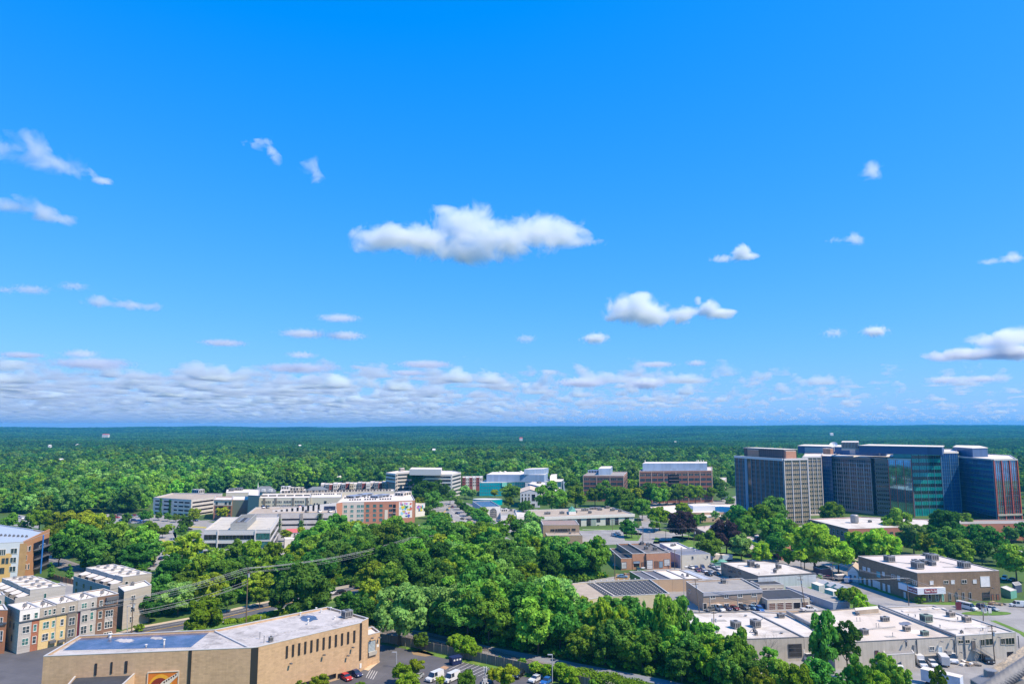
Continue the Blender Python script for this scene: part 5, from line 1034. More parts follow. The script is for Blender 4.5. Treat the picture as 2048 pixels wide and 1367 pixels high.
mb=MB();q=[P(u,v,6.58)for u,v in blob(1810,1246,13,4.2,0,0,9)];mb.add([tuple(p)for p in q],[list(range(len(q)))],M('roof_wet_stain',(.20,.165,.17),rough=.15,var=.1));mb.build('rain_pool',s2 .root)
for(x,y)in((695,742),(848,725),(985,718)):
 mb=MB();p=P(*BZ(x,y),6.9);mb.box(p+Vector((0,0,.12)),1.1 if x<900 else 2.,.7,.14,ROOFC);mb.build('skylight',s3 .root)
SZ2=Zm(7.642,1780,1270)
for(l,t,r_,b,c)in((1045,72,1110,115,2),(1150,65,1212,112,2),(1383,60,1438,150,2),(1460,48,1560,140,2),(1693,45,1750,125,2),(1765,35,1895,130,3)):s3 .winpx(0,*SZ2(l,t),*SZ2(r_,b),cols=c,frame=iw,glass=GLASSB,sill=.15)
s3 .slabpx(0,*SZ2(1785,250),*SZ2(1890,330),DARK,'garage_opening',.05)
s3 .door(0,*SZ2(1248,85),*SZ2(1298,205),M('door_brown_grey',(.16,.13,.12),rough=.7),panels=1,frame=COPED)
s2 .winpx(0,*SZ2(605,168),*SZ2(672,222),cols=2,frame=WHITE);s2 .door(0,*SZ2(740,175),*SZ2(792,282),M('door_pale_blue',(.34,.42,.5),rough=.6),panels=1)
s2 .door(0,1750,1300,1756,1314,M('door_dark_maroon',(.12,.05,.05),rough=.6),panels=1,frame=COPED)
for x,y0,y1 in((245,60,160),(400,60,300),(975,45,255)):u,v0=SZ2(x,y0);_,v1=SZ2(x,y1);s2 .pipe(0,u,v0,v1,.13)
for x,y0,y1 in((1122,0,350),(1950,0,190)):u,v0=SZ2(x,y0);_,v1=SZ2(x,y1);s3 .pipe(0,u,v0,v1,.2 if x<1500 else .13,mat=STEEL if x<1500 else COPED)
for x,y in((215,85),(765,88),(925,55)):s2 .lamp(0,*SZ2(x,y),mat=METAL)
for x,y in((1260,50),(1640,25),(1040,40),(1065,255)):s3 .lamp(0,*SZ2(x,y),mat=METAL)
s2 .slabpx(0,*SZ2(345,140),*SZ2(392,250),METAL,'electric_box',.4);s2 .slabpx(0,*SZ2(835,225),*SZ2(905,270),METAL,'electric_box',1.);s2 .slab(0,s2 .fr(0)[2]*.72,s2 .fr(0)[2]*.98,2.2,2.35,CONC,'ledge',.6)
s2 .slabpx(0,1785-5,1320,1789,1326,CONC,'ledge',.3)
a,d,L,n=s3 .fr(0);ud,zd=s3 .hit(0,*SZ2(1275,205));mb=MB();zd=3.1
mb.box(a+d*ud+n*.9+Vector((0,0,zd)),1.0,.9,.06,STEEL,X=d,Y=n)
for k in range(12):mb.box(a+d*(ud+1.1+.42*k)+n*.9+Vector((0,0,zd-.25*(k+1))),.2,.6,.03,STEEL,X=d,Y=n)
for o_ in(.3,1.5):
 mb.tube([a+d*(ud+1)+n*o_+Vector((0,0,zd+1)),a+d*(ud+6)+n*o_+Vector((0,0,1.))],.05,STEEL,5);mb.tube([a+d*(ud+1)+n*o_+Vector((0,0,zd)),a+d*(ud+6)+n*o_+Vector((0,0,0.))],.08,STEEL,5)
for k in(-.9,.9):mb.tube([a+d*(ud+k)+n*1.7+Vector((0,0,0)),a+d*(ud+k)+n*1.7+Vector((0,0,zd+1))],.06,STEEL,5)
mb.build('outside_stair',s3 .root)
s1 .slabpx(0,1432,1270,1432.5,1290,COPED,'downpipe',.15)
s1 .door(1,1577,1287,1603,1312,GLASSB,name='loading_door',panels=3,frame=COPED)
def rpipe(b,pts,r=.11,m=METAL):
 q=[P(u,v,b.h-b.par+.35)for u,v in pts];mb=MB();mb.tube(q,r,m,6)
 for p in q:mb.tube([p,p-Vector((0,0,.36))],r*.6,m,5)
 return mb.build('roof_pipe',b.root)
def rpatch(b,u,v,w_,d_,m,ang=.1):
 p=P(u,v,b.h-b.par+.03);mb=MB();mb.box(p,w_/2,d_/2,.012,m,ang=ang);return mb.build('roof_patch',b.root)
PT1=M('roof_patch_grey',(.36,.33,.30),rough=.9,var=.15);PT2=M('roof_patch_pale',(.74,.68,.62),rough=.9,var=.08)
rpipe(s1,[(1500,1262),(1520,1240),(1530,1232)]);rpipe(s2,[(1700,1262),(1745,1256),(1790,1252)]);rpipe(s2,[(1720,1228),(1760,1226)]);rpipe(s3,[(1860,1233),(1898,1240),(1928,1243)],.14);rpipe(s3,[(1930,1255),(1985,1254)]);rpipe(br,[(1770,1121),(1830,1127),(1860,1125)],.14);rpipe(br,[(1880,1122),(1925,1132)])
for(b,u,v,w_,d_,m)in((s1,1440,1240,4,2.4,PT1),(s1,1490,1266,3,5,PT2),(s1,1560,1262,5,2,PT1),(s2,1690,1275,6,2.2,PT1),(s2,1830,1262,4,3,PT2),(s2,1780,1272,3,1.6,PT1),(s2,1660,1240,5,3,PT2),(s3,1850,1222,4,2,PT1),(s3,1960,1252,3,4,PT2),(s3,1900,1258,5,1.4,PT1),(br,1900,1133,6,2,PT1),(br,1800,1125,3,3,PT2),(br,1940,1128,3,1.5,PT1)):rpatch(b,u,v,w_,d_,m)
a_=[P(1768,1309,4),P(1829,1305,4),P(1821,1293.5,4),P(1766,1295,4)]
sh=Bld('lean_to_shed','grey roofed lean-to shed against the stained warehouse wall','shed',a_,4.,iw,M('shed_roof_grey',(.25,.235,.23),rough=.9),par=.05,clearance=0)
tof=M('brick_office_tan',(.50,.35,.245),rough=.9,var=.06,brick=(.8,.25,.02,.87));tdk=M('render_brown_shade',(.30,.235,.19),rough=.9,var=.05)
do=Bld('office_building','two storey tan brick office with grey roof fascia and parked cars in front','office',square(P(1372,1161.5,6.5),P(1406,1184.5,6.5),P(1524,1177,6.5)),6.5,tof,ROOFG,par=.5)
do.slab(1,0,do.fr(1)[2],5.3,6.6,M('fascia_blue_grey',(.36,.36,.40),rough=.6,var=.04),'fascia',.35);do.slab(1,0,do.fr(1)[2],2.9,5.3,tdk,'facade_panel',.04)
for(l,t,r_,b)in((305,597,343,628),(425,592,458,622),(542,587,578,618),(662,580,697,610),(310,679,345,702),(427,673,463,696),(543,668,580,690),(663,662,698,684)):do.winpx(1,*IZ(l,t),*IZ(r_,b),cols=2,frame=WHITE,fw=.12,sill=.15)
for x in(298,537,703):u,v0=IZ(x,588);_,v1=IZ(x,720);do.pipe(1,u,v0,v1,.08,mat=WHITE)
do.door(1,*IZ(243,670),*IZ(272,720),GLASSB,panels=1);do.winpx(0,*IZ(120,553),*IZ(133,580),frame=WHITE)
do.unit(*IZ(418,497),2,1.6,1.4);do.vent(*IZ(455,505),1.,.08)
wk=Bld('workshop','workshop with brown brick side, pale blue metal front and white roof','workshop',[P(1441.6,1123.8,5.7),P(1516,1151,5.7),P(1632,1145.2,5.7),P(1569,1126.4,5.7),P(1530,1121,5.7)],5.7,M('brick_workshop_brown',(.33,.26,.20),rough=.9,var=.06,brick=(.8,.25,.02,.87)),ROOFW,par=.25,wmats={1:M('metal_front_pale_blue',(.52,.55,.60),rough=.5,var=.04,brick=(.6,30,.03,.85))},cope=COPED)
wk.slab(1,0,wk.fr(1)[2],5.2,5.75,COPED,'fascia',.06)
for(l,t,r_,b)in((420,345,440,358),(460,365,495,400),(505,380,525,405),(545,395,568,418),(470,438,487,462),(522,435,550,466)):wk.winpx(0,*IZ(l,t),*IZ(r_,b),frame=COPED,cols=2)
for x,y,w_,d_,hh in((655,355,2.6,2.2,2.4),(710,365,1.8,1.6,1.2),(862,410,1.2,1.,1.4),(895,370,2.,1.6,1.2),(880,385,1.0,.8,2.6)):wk.unit(*IZ(x,y),w_,d_,hh)
a,b=P(1476,1131,6),P(1506,1130,6);mb=MB();mb.tube([a+Vector((0,0,-.5)),a+Vector((0,0,.3)),b+Vector((0,0,.3))],.12,COPED,6);mb.build('roof_pipe',wk.root);wk.vent(*IZ(725,425),.8,.1)
gdm=M('garage_door_brown',(.15,.075,.06),rough=.7,var=.08,brick=(30.,.45,.03,.7));gw=M('garage_wall_cream',(.52,.46,.38),rough=.85,var=.05)
EZ=Zm(7.877,1500,1080)
f1_=Bld('garage_row','front row of five brown doored lock-up garages under a dark roof','garages',square(P(1534.5,1198.7,3.6),P(1619,1195,3.6),P(1578,1177,3.6)),3.6,gw,ROOFD,par=.12,clearance=1)
for(l,r_,m_)in((297,398,gdm),(425,528,gdm),(557,658,gdm),(685,790,DARK),(812,915,gdm)):f1_.door(0,*EZ(l,985-(l-297)*.03),*EZ(r_,1087-(l-297)*.03),m_,panels=4 if m_ is gdm else 1,frame=WHITE,name='garage_door')  # the dark bay is an open garage, its inner shade painted as a sheet
f2_=Bld('garage_row','back row of small garages showing three dark door tops','garages',square(P(1519,1169,3.4),P(1567.5,1167.6,3.4),P(1548,1160,3.4)),3.4,gw,ROOFD,par=.1,clearance=1)
for(l,r_)in((195,272),(305,395),(425,515)):f2_.door(0,*EZ(l,748),*EZ(r_,800),gdm,panels=4,frame=WHITE,name='garage_door')
ssh=Bld('metal_shed','long low silver blue corrugated metal shed beside the garages','shed',square(P(1571,1172,2.9),P(1666,1204.2,2.9),P(1699.5,1202.3,2.9)),2.9,M('corrugated_silver_blue',(.34,.39,.47),rough=.45,var=.06,brick=(.45,30.,.08,.75)),M('shed_roof_tan',(.36,.32,.28),rough=.8,var=.12,brick=(.5,40,.05,.85)),par=.05,clearance=1)
ctl=M('container_teal',(.20,.40,.42),rough=.5,var=.05,brick=(.4,30.,.05,.8));cwh=M('container_end_white',(.6,.6,.62),rough=.5)
def container(a,b,c,h,lab,grp='storage containers by the tents'):
 q=square(P(*a,h),P(*b,h),P(*c,h));cen=sum(q,Vector())/4;t=thing('storage_container',lab,'container',tuple(cen),grp)
 mb=MB()
 for i,m_ in enumerate((ctl,cwh,ctl,cwh)):x,y=q[i],q[(i+1)%4];mb.quad((x.x,x.y,0),(y.x,y.y,0),(y.x,y.y,h),(x.x,x.y,h),m_)
 mb.build('body',t);mb=MB();mb.prism([(p.x,p.y)for p in inset(q,-.06)],h,h+.1,ROOFC);mb.build('roof',t)
 x,y=q[1],q[2];d=(y-x).normalized();n=Vector((d.y,-d.x,0));L=(y-x).length;mb=MB()
 for f_ in(.2,.4,.6,.8):mb.tube([x+d*L*f_+n*.05+Vector((0,0,.1)),x+d*L*f_+n*.05+Vector((0,0,h-.1))],.04,STEEL,5)
 mb.build('lock_bars',t)
 K=inset(q,-1.5);CLEARP.append(([(p.x,p.y)for p in K],(min(p.x for p in K),min(p.y for p in K),max(p.x for p in K),max(p.y for p in K))))
container((1622.5,1164.6),(1637.8,1170.6),(1649,1169.2),2.9,'teal storage container with white end, left of the zigzag tents')
container((1648.5,1176.8),(1666,1182.2),(1677,1180.6),2.7,'teal storage container with white end, in front of the zigzag tents')
def tent(u,v,w_,dp,lab):
 p=P(u,v,0);ang=-.25;X=Vector((math.cos(ang),math.sin(ang),0));Y=Vector((-X.y,X.x,0))*1.+X*-.35;Y.normalize();t=thing('gabled_tent',lab,'tent',tuple(p),'white gabled tents in a row')
 def q(a,b,z):return p+X*a+Y*b+Vector((0,0,z))
 mb=MB();h=w_/2
 mb.add([q(-h,0,0),q(h,0,0),q(h,0,2.2),q(0,0,3.5),q(-h,0,2.2)],[[0,1,2,3,4]],ctl);mb.add([q(-h,dp,0),q(h,dp,0),q(h,dp,2.2),q(0,dp,3.5),q(-h,dp,2.2)],[[4,3,2,1,0]],ctl)
 mb.quad(q(h,0,0),q(h,dp,0),q(h,dp,2.2),q(h,0,2.2),cwh);mb.quad(q(-h,dp,0),q(-h,0,0),q(-h,0,2.2),q(-h,dp,2.2),ctl);mb.build('wall',t)
 mb=MB();
 for o_ in(0,-.08):mb.quad(q(-h-.1,-.1,2.15+o_),q(0,-.1,3.55+o_),q(0,dp+.1,3.55+o_),q(-h-.1,dp+.1,2.15+o_),ROOFC);mb.quad(q(0,-.1,3.55+o_),q(h+.1,-.1,2.15+o_),q(h+.1,dp+.1,2.15+o_),q(0,dp+.1,3.55+o_),ROOFC)
 mb.build('roof',t)
for k,(u,v)in enumerate(((1656,1180),(1671,1184),(1686,1188),(1699,1191.5))):tent(u,v,3.5,8,'%s white roofed gabled tent beside the teal containers'%('leftmost','second','third','rightmost')[k])
ps_=Bld('shed','dark purplish shed with grey roof in the shade under the trees','shed',square(P(1626,1131.5,3.4),P(1642,1137.5,3.4),P(1663,1135,3.4)),3.4,M('shed_purple_brown',(.16,.11,.13),rough=.9),M('shed_roof_grey',(.1,.1,.1)),par=.05)
hs=Bld('house','small white house with beige gabled roof beside the brown brick building','house',square(P(1695,1142,4.2),P(1716,1144,4.2),P(1722,1135,4.2)),4.2,white_st,None,par=.05);hs.gm=white_st;gable(hs,M('roof_shingle_beige',(.46,.36,.27),rough=.9),2.6,along=1);hs.winpx(0,1699,1149,1703,1153,frame=None);hs.winpx(0,1708,1150,1712,1154,frame=None)
gb=Bld('shed','low teal green shed with pale roof at the right edge behind the brown building','shed',square(P(2001,1173,3),P(2021,1181.5,3),P(2033,1178.8,3)),3.,M('shed_teal_green',(.14,.36,.29),rough=.7),ROOFC,par=.05)
gb2=Bld('shed','small dark blue shed at the right edge beyond the teal one','shed',square(P(2024,1164,3),P(2030,1170,3),P(2043,1168,3)),3.,M('shed_dark_blue',(.06,.08,.14),rough=.8),ROOFG,par=.05)
gb3=Bld('building','long pale roof showing at the right edge above the trees','building',square(P(2008,1093.5,5),P(2035,1097.5,5),P(2100,1095,5)),5.,white_st,ROOFC,par=.2)
cb=Bld('cream_building','cream block building with wide black seamed roof behind the tree belt','building',[P(1149.6,1200.8,6.3),P(1219,1191.6,6.3),P(1339,1186,6.3),P(1299,1156.8,6.3),P(1172,1163.6,6.3),P(1118.4,1167.6,6.3)],6.3,M('block_cream_yellow',(.60,.50,.33),rough=.88,var=.05,stain=(.45,.36,.24),stain_amt=.4),None,par=.35)
I=inset(cb.pts,.3);s_=I[0].lerp(I[1],.93);zz=5.96
mb=MB();mb.add([(p.x,p.y,zz)for p in(I[0],s_,I[4],I[5])],[[0,1,2,3]],ROOFT);mb.build('roof',cb.root)
mb=MB();mb.add([(p.x,p.y,zz)for p in(s_,I[1],I[2],I[3],I[4])],[list(range(5))],ROOFD);mb.build('roof',cb.root)
mb=MB()
for k in range(13):
 t_=.04+k*.075;a=I[1].lerp(I[2],t_);b=I[4].lerp(I[3],t_);wd_=.22 if k in(1,)else .07
 d_=(b-a).normalized();
 if wd_>.1:mb.box(((a+b)/2)+Vector((0,0,zz+.03)),(b-a).length/2,wd_,.02,ROOFC,X=d_,Y=Vector((-d_.y,d_.x,0)))
 for j in range(12):e=a.lerp(b,.05+.08*j);mb.box((e.x,e.y,zz+.08),.22,.12,.07,ROOFC)
mb.build('roof_seam_blocks',cb.root)['kind']='stuff'
CZ4=Zm(5.12,1050,1100)
for k in range(10):cb.vent(*CZ4(665+k*58,328-k*3),.6,.18,mat=WHITE)
cb.unit(*CZ4(467,350),1.2,1.,1.2);cb.slabpx(1,*CZ4(900,530),*CZ4(975,548),M('awning_blue',(.22,.3,.42),rough=.6),'awning',.8);cb.door(1,*CZ4(905,552),*CZ4(965,610),GLASSB,panels=1,frame=COPED)
for x in(860,1005):u,v0=CZ4(x,470);_,v1=CZ4(x,560);cb.pipe(1,u,v0,v1,.1)
cl_=Bld('cream_building','small cream lean-to wing with dark parapet left of the black roof','building',[P(1112,1214,4.6),P(1151,1210,4.6),P(1150.5,1203,4.6),P(1117,1176,4.6)],4.6,M('block_cream_yellow',(.6,.5,.33)),ROOFT,par=.3,clearance=1);cl_.winpx(0,*CZ4(412,612),*CZ4(445,678),frame=WHITE)
a0,a1,b0,b1=P(1290,1158.5,5),P(1426,1155.3,5),P(1259,1141.5,5),P(1379,1137.5,5);cuts=[0,.2,.4,.62,.84];nm=['narrow dark roofed shop unit with green side wall','dark roofed shop unit between the green walled and white roofed ones','left white roofed shop unit behind the black roof','right white roofed shop unit with ramp like parapet']
for k in range(4):
 m_=M('roof_slate_membrane',(.12,.12,.14),rough=.9,var=.1)if k<2 else ROOFC
 jb=Bld('shop_unit',nm[k],'shop',[a0 .lerp(a1,cuts[k]),a0 .lerp(a1,cuts[k+1]-.002),b0 .lerp(b1,cuts[k+1]-.002),b0 .lerp(b1,cuts[k])],5.,M('brick_tan_orange',(.50,.35,.23),rough=.9,var=.05),m_,par=.35,group='joined shop units',clearance=1,wmats={3:M('wall_moss_green',(.13,.22,.06),rough=.9)}if k==0 else None)
 if k>=2:jb.unit(1365+10*(k-2),1152.5,.9,.8,.8)
jb=Bld('shop_unit','plain grey sloping roofed unit at the right end of the shop units','shop',[a0 .lerp(a1,.842),a1,b1,b0 .lerp(b1,.842)],4.6,M('brick_tan_orange',(.5,.35,.23)),M('roof_pale_blue_grey',(.40,.42,.47),rough=.7),par=.1,group='joined shop units',clearance=1)
ok=M('brick_garage_orange',(.50,.26,.165),rough=.9,var=.06,brick=(.6,.2,.02,.85));OZ=Zm(5.0625,1150,900)
k1=Bld('repair_garage','leftmost and lowest orange brick garage unit with dark sunken roof','garage',para(P(1242,1116,5.4),P(1263.6,1115.2,5.4),P(1239,1095,5.4)),5.4,ok,ROOFD,par=.5,group='orange brick garage units')
k2=Bld('repair_garage','middle orange brick garage unit, taller with dark roof','garage',para(P(1264.5,1106.5,7.4),P(1291.5,1105.6,7.4),P(1258,1085.5,7.4)),7.4,ok,ROOFD,par=.7,group='orange brick garage units')
k3=Bld('repair_garage','widest orange brick garage unit with brown gravel roof and rooftop plant','garage',para(P(1292.5,1105.8,7.5),P(1341,1104.2,7.5),P(1302,1084.6,7.5)),7.5,ok,M('roof_brown_grey',(.16,.14,.13),rough=.9),par=.7,group='orange brick garage units')
wdoor=M('door_white_roller',(.68,.66,.66),rough=.5,brick=(30.,.4,.03,.85));bdoor=M('door_brown',(.20,.10,.07),rough=.7)
k1 .door(0,*OZ(472,1132),*OZ(520,1192),wdoor,panels=4,frame=COPED)
k2 .door(0,*OZ(592,1122),*OZ(655,1142),M('door_pale_blue_roller',(.4,.48,.58),rough=.5),panels=3,frame=COPED);k2 .slabpx(0,*OZ(594,1143),*OZ(653,1178),DARK,'garage_opening',.03);k2 .door(0,*OZ(674,1132),*OZ(710,1188),bdoor,panels=1,frame=COPED)
k3 .door(0,*OZ(728,1112),*OZ(785,1195),wdoor,panels=5,frame=COPED);k3 .door(0,*OZ(805,1122),*OZ(840,1184),bdoor,panels=1,frame=COPED);k3 .door(0,*OZ(852,1122),*OZ(888,1184),M('door_steel_blue',(.2,.28,.36),rough=.6),panels=1,frame=COPED);k3 .door(0,*OZ(903,1102),*OZ(958,1165),wdoor,panels=5,frame=COPED)
for x,y in((740,970),(720,1003),(810,1010),(680,955)):k3 .unit(*OZ(x,y),1.8,1.5,1.3)
m1_=Bld('white_building','white roofed lavender grey building right of the orange garages','building',para(P(1345,1098,7),P(1383,1096.5,7),P(1355,1083.5,7)),7.,M('render_lavender',(.42,.41,.46),rough=.8,var=.04),ROOFC,par=.5);m1_.unit(*OZ(985,970),1.6,1.2,.7);m1_.unit(*OZ(1010,965),1.2,1,.6)
m2b=Bld('white_building','cream building with blue grey roof in front of the lavender one','building',para(P(1361,1109.5,6.2),P(1420.5,1106.5,6.2),P(1385,1094,6.2)),6.2,M('render_white_cream',(.56,.52,.45),rough=.85,var=.05),M('roof_shingle_blue_grey',(.17,.18,.22),rough=.9),par=.1,wmats={3:M('render_lavender',(.4,.4,.4))})
m2b.winpx(0,*OZ(1182,1070),*OZ(1198,1100),frame=COPE);m2b.winpx(0,*OZ(1335,1065),*OZ(1345,1090),frame=COPE);m2b.vent(*OZ(1215,1020),.8,.3,mat=WHITE);m2b.vent(*OZ(1175,995),.5,.5,mat=WHITE)
gh=Bld('house','small cream gabled annex in front of the cream building','house',square(P(1391,1118.5,3.6),P(1412,1117.8,3.6),P(1411,1112,3.6)),3.6,M('render_white_cream',(.5,.5,.5)),None,par=.05);gh.gm=MATS['render_white_cream'];gable(gh,slate,1.8,along=1);gh.door(0,1400,1124,1404,1131,GLASSB,panels=1)
wh=Bld('shed','white roofed shed peeking through the tree belt above the rail trail','shed',square(P(845,1206,5),P(872,1213,5),P(900,1208,5)),5.,M('shed_teal_blue',(.12,.25,.33),rough=.7),ROOFC,par=.05)
SIDE=M('pavement_concrete',(.46,.42,.37),rough=.9,var=.08,scale=.3)
YEL=M('road_paint_yellow',(.60,.36,.03),rough=.8);RWH=M('road_paint_white',(.62,.59,.56),rough=.8)
ground_patch('yard_paving',[(1120,1170),(1300,1140),(1225,1130),(1240,1095),(1300,1080),(1440,1082),(1450,1118),(1600,1118),(1720,1128),(1720,1160),(1845,1205),(2060,1205),(2100,1262),(2060,1400),(1560,1400),(1440,1300),(1340,1245),(1115,1222)],ASPHL,z=.012)
ground_patch('car_park',[(700,1332),(762,1288),(830,1300),(900,1318),(1110,1366),(1160,1420),(560,1420)],ASPH,z=.012)
ground_patch('back_yard',[(1540,1300),(1700,1300),(2040,1290),(2100,1420),(1500,1420)],ASPHL,z=.016)
ground_patch('crossroads_paving',[(1085,1062),(1240,1056),(1290,1050),(1300,1040),(1320,1042),(1318,1060),(1440,1078),(1440,1088),(1290,1086),(1170,1090),(1080,1085)],ASPHL,z=.012)
ground_patch('lawn',[(1246,1063),(1262,1060),(1320,1076),(1316,1082),(1250,1080)],GRASS,z=.03);ground_patch('lawn',[(1345,1072),(1420,1066),(1432,1100),(1386,1100),(1340,1082)],GRASS,z=.03)
ground_patch('lawn',[(1160,1057.5),(1262,1055),(1262,1058),(1160,1061)],GRASS,z=.03)
ground_patch('lawn',[(1560,1176),(1620,1172),(1640,1180),(1760,1215),(1690,1216),(1560,1180)],GRASS,z=.03);ground_patch('lawn',[(1560,1180),(1665,1221),(1705,1219),(1760,1211),(1640,1181)],GRASS,z=.032)
q=[(1923+50*math.cos(2*PI*k/20)+50,1226+4.2*math.sin(2*PI*k/20))for k in range(20)];ground_patch('lawn',q,GRASS,z=.12)
ground_patch('lawn',[(1835,1207),(1716,1168),(1722,1164),(1850,1203),(1930,1205),(1980,1206),(1975,1209),(1900,1209)],GRASS,z=.035)
strip('lawn',[(1985,1240),(2015,1252),(2046,1266),(2075,1290)],2.2,GRASS,z=.035)
ground_patch('lawn',[(1340,1100),(1470,1096),(1700,1112),(1720,1125),(1600,1118),(1450,1118),(1440,1106)],GRASS,z=.03)
ground_patch('town_paving',[(300,1042),(380,1036),(520,1062),(690,1064),(690,1048),(800,1048),(900,1050),(905,1075),(700,1090),(620,1100),(560,1110),(545,1112),(410,1110),(330,1110)],ASPHL,z=.010)
ground_patch('town_paving',[(850,1005),(905,1000),(960,1010),(1080,1036),(1090,1060),(980,1066),(880,1040)],ASPHL,z=.010)
ground_patch('car_park',[(212,1027),(330,1030),(345,1046),(215,1046)],ASPHL,z=.02);ground_patch('car_park',[(20,1026),(75,1034),(78,1056),(22,1050)],ASPHL,z=.02)
ground_patch('car_park',[(1295,1002),(1440,1000),(1475,990),(1480,1005),(1480,1010),(1300,1012)],ASPHL,z=.02)
ground_patch('car_park',[(1590,1052),(1616,1048),(1620,1075),(1586,1075)],ASPHL,z=.02)
road1=strip('road',[(860,1006),(905,1012),(912,1022),(928,1038),(960,1062),(1000,1090)],22,ASPHL,z=.03,kerb=SIDE);strip('road_line',[(880,1022),(896,1033),(917,1048),(940,1064)],1.6,M('kerb_island_tan',(.52,.40,.26),rough=.9),z=.05);strip('road_line',[(904,1011),(890,1022),(885,1026)],.9,YEL,z=.055)
strip('road_line',[(902,1020),(935,1044),(965,1068)],.3,RWH,z=.055)
strip('road',[(295,1140),(315,1112),(335,1086),(340,1060),(385,1050),(440,1052)],9,ASPHL,z=.03,kerb=SIDE);strip('road',[(300,1052),(345,1044),(430,1040)],8,ASPHL,z=.034);ground_patch('lawn',[(345,1064),(400,1058),(405,1064),(350,1076)],GRASS,z=.03);ground_patch('lawn',[(310,1092),(325,1078),(333,1081),(320,1100)],M('dry_grass',(.42,.35,.10),rough=.95,var=.2),z=.05)
ground_patch('lawn',[(372,1050),(412,1053),(415,1056),(380,1054)],M('dry_grass',(.4,.35,.1)),z=.05)
strip('road',[(1040,1066),(1170,1063),(1260,1066),(1330,1071),(1440,1084)],9,ASPHL,z=.03,kerb=SIDE);strip('road',[(1290,1085),(1300,1065),(1296,1045),(1290,1030)],9,ASPHL,z=.036);strip('pavement',[(1165,1058),(1250,1061)],1.6,SIDE,z=.05)
strip('road',[(1420,1106),(1500,1110),(1610,1114),(1730,1126)],8,ASPHL,z=.03)
RL=[(150,1305),(300,1261),(447,1234),(535,1213),(640,1193),(700,1181),(790,1163),(880,1150)]
strip('road',RL,12,ASPH,z=.03,kerb=SIDE)
def off(line,o):
 pts=[P(u,v,0)for u,v in line];out=[]
 for i,p in enumerate(pts):t=(pts[min(i+1,len(pts)-1)]-pts[max(i-1,0)]).normalized();out.append(p+Vector((-t.y,t.x,0))*o)
 return out
strip('road_line',off(RL,.2),.22,YEL,z=.05,world=True);strip('road_line',off(RL,-.2),.22,YEL,z=.05,world=True);strip('road_line',off(RL,3.4),.18,RWH,z=.05,world=True)
strip('pavement',off(RL,7.4),2.2,M('pavement_tan',(.50,.40,.28),rough=.9,var=.1),z=.06,world=True);strip('lawn',off(RL,-9.),5.5,GRASS,z=.025,world=True)
for o_,lab in((6.3,'far'),(-6.3,'near')):
 q=off(RL,o_)[4:7];mb=MB()
 for a,b in zip(q,q[1:]):t=(b-a);L=t.length;t=t/L;mb.box((a+b)/2+Vector((0,0,.5)),L/2,.15,.5,CONC,X=t,Y=Vector((-t.y,t.x,0)))
 o=mb.build('bridge_parapet',None,tuple(q[0]));tag(o,'%s concrete parapet wall of the road bridge beside the dark trees'%lab,'parapet')
BAL=M('rail_ballast',(.22,.20,.19),rough=.95,var=.3,scale=1.5);RST=M('rail_steel',(.30,.25,.22),rough=.4,metal=.6);SLP=M('sleeper_wood',(.12,.10,.09),rough=.95)
TR=[(690,1241),(737,1250),(850,1275),(973,1305),(1032,1321),(1110,1343),(1180,1365),(1260,1395)]
strip('rail_bed',TR,9.5,BAL,z=.05)
for c_ in(-2.1,2.1):
 for g_ in(-.72,.72):strip('rail_track',off(TR,c_+g_),.16,RST,z=.2,world=True)
pts=off(TR,0);mb=MB()
for a,b in zip(pts,pts[1:]):
 t=(b-a);L=t.length;t=t/L;n=Vector((-t.y,t.x,0))
 for k in range(int(L/.8)):
  for c_ in(-2.1,2.1):mb.box(a+t*(k*.8)+n*c_+Vector((0,0,.09)),.12,1.25,.06,SLP,X=t,Y=n)
mb.build('rail_sleepers')['kind']='structure'
strip('trail',[(760,1252),(848,1267),(983,1298),(1075,1315),(1167,1333),(1320,1362),(1450,1392)],4.2,M('trail_asphalt',(.21,.22,.25),rough=.9,var=.1),z=.04)
TL=[(0,1078),(60,1100),(105,1119),(170,1143),(215,1160)]
strip('rail_bed',TL,10,BAL,z=.04)
for c_ in(-2.1,2.1):
 for g_ in(-.72,.72):strip('rail_track',off(TL,c_+g_),.2,RST,z=.2,world=True)
ground_patch('street_paving',[(-200,1300),(40,1290),(260,1268),(300,1275),(240,1420),(-300,1420)],ASPH,z=.01)
ground_patch('car_park',[(120,1160),(160,1160),(165,1190),(120,1190)],ASPHL,z=.03);ground_patch('plaza',[(130,1150),(172,1160),(172,1178),(135,1170)],CONC,z=.04)
def fence(pts,h,mat,lab,name='fence',step=2.4,post=None,worldpts=False):
 pts=pts if worldpts else[P(u,v,0)for u,v in pts];t_=thing(name,lab,'fence',tuple(pts[0]));mb=MB();mp=MB()
 for a,b in zip(pts,pts[1:]):
  t=(b-a);L=t.length;t=t/L;n=Vector((-t.y,t.x,0));mb.box((a+b)/2+Vector((0,0,h/2)),L/2,.04,h/2-.05,mat,X=t,Y=n)
  k=0
  while k*step<L:
   mp=MB();mp.box(a+t*k*step-n*.08+Vector((0,0,h/2+.05)),.08,.08,h/2+.08,post or mat,X=t,Y=n);mp.build('post',t_);k+=1
 mb.build('fence_panel',t_);return t_
FW=M('fence_weathered_wood',(.24,.19,.15),rough=.95,var=.15,scale=1,brick=(.18,30.,.02,.6));FWR=M('fence_red_wood',(.32,.15,.08),rough=.95,var=.1,brick=(.25,30.,.02,.6));FP=M('fence_post_wood',(.30,.25,.2),rough=.9)
fence([(764,1283),(822,1293),(896,1309),(974,1326),(1040,1341),(1104,1356),(1180,1376)],2.6,FW,'long weathered wooden fence between car park and rail line',post=FP,step=3)
fence([(98,1155),(128,1164),(152,1169)],2.2,FWR,'red brown wooden fence behind the white roofed townhouses',step=3)
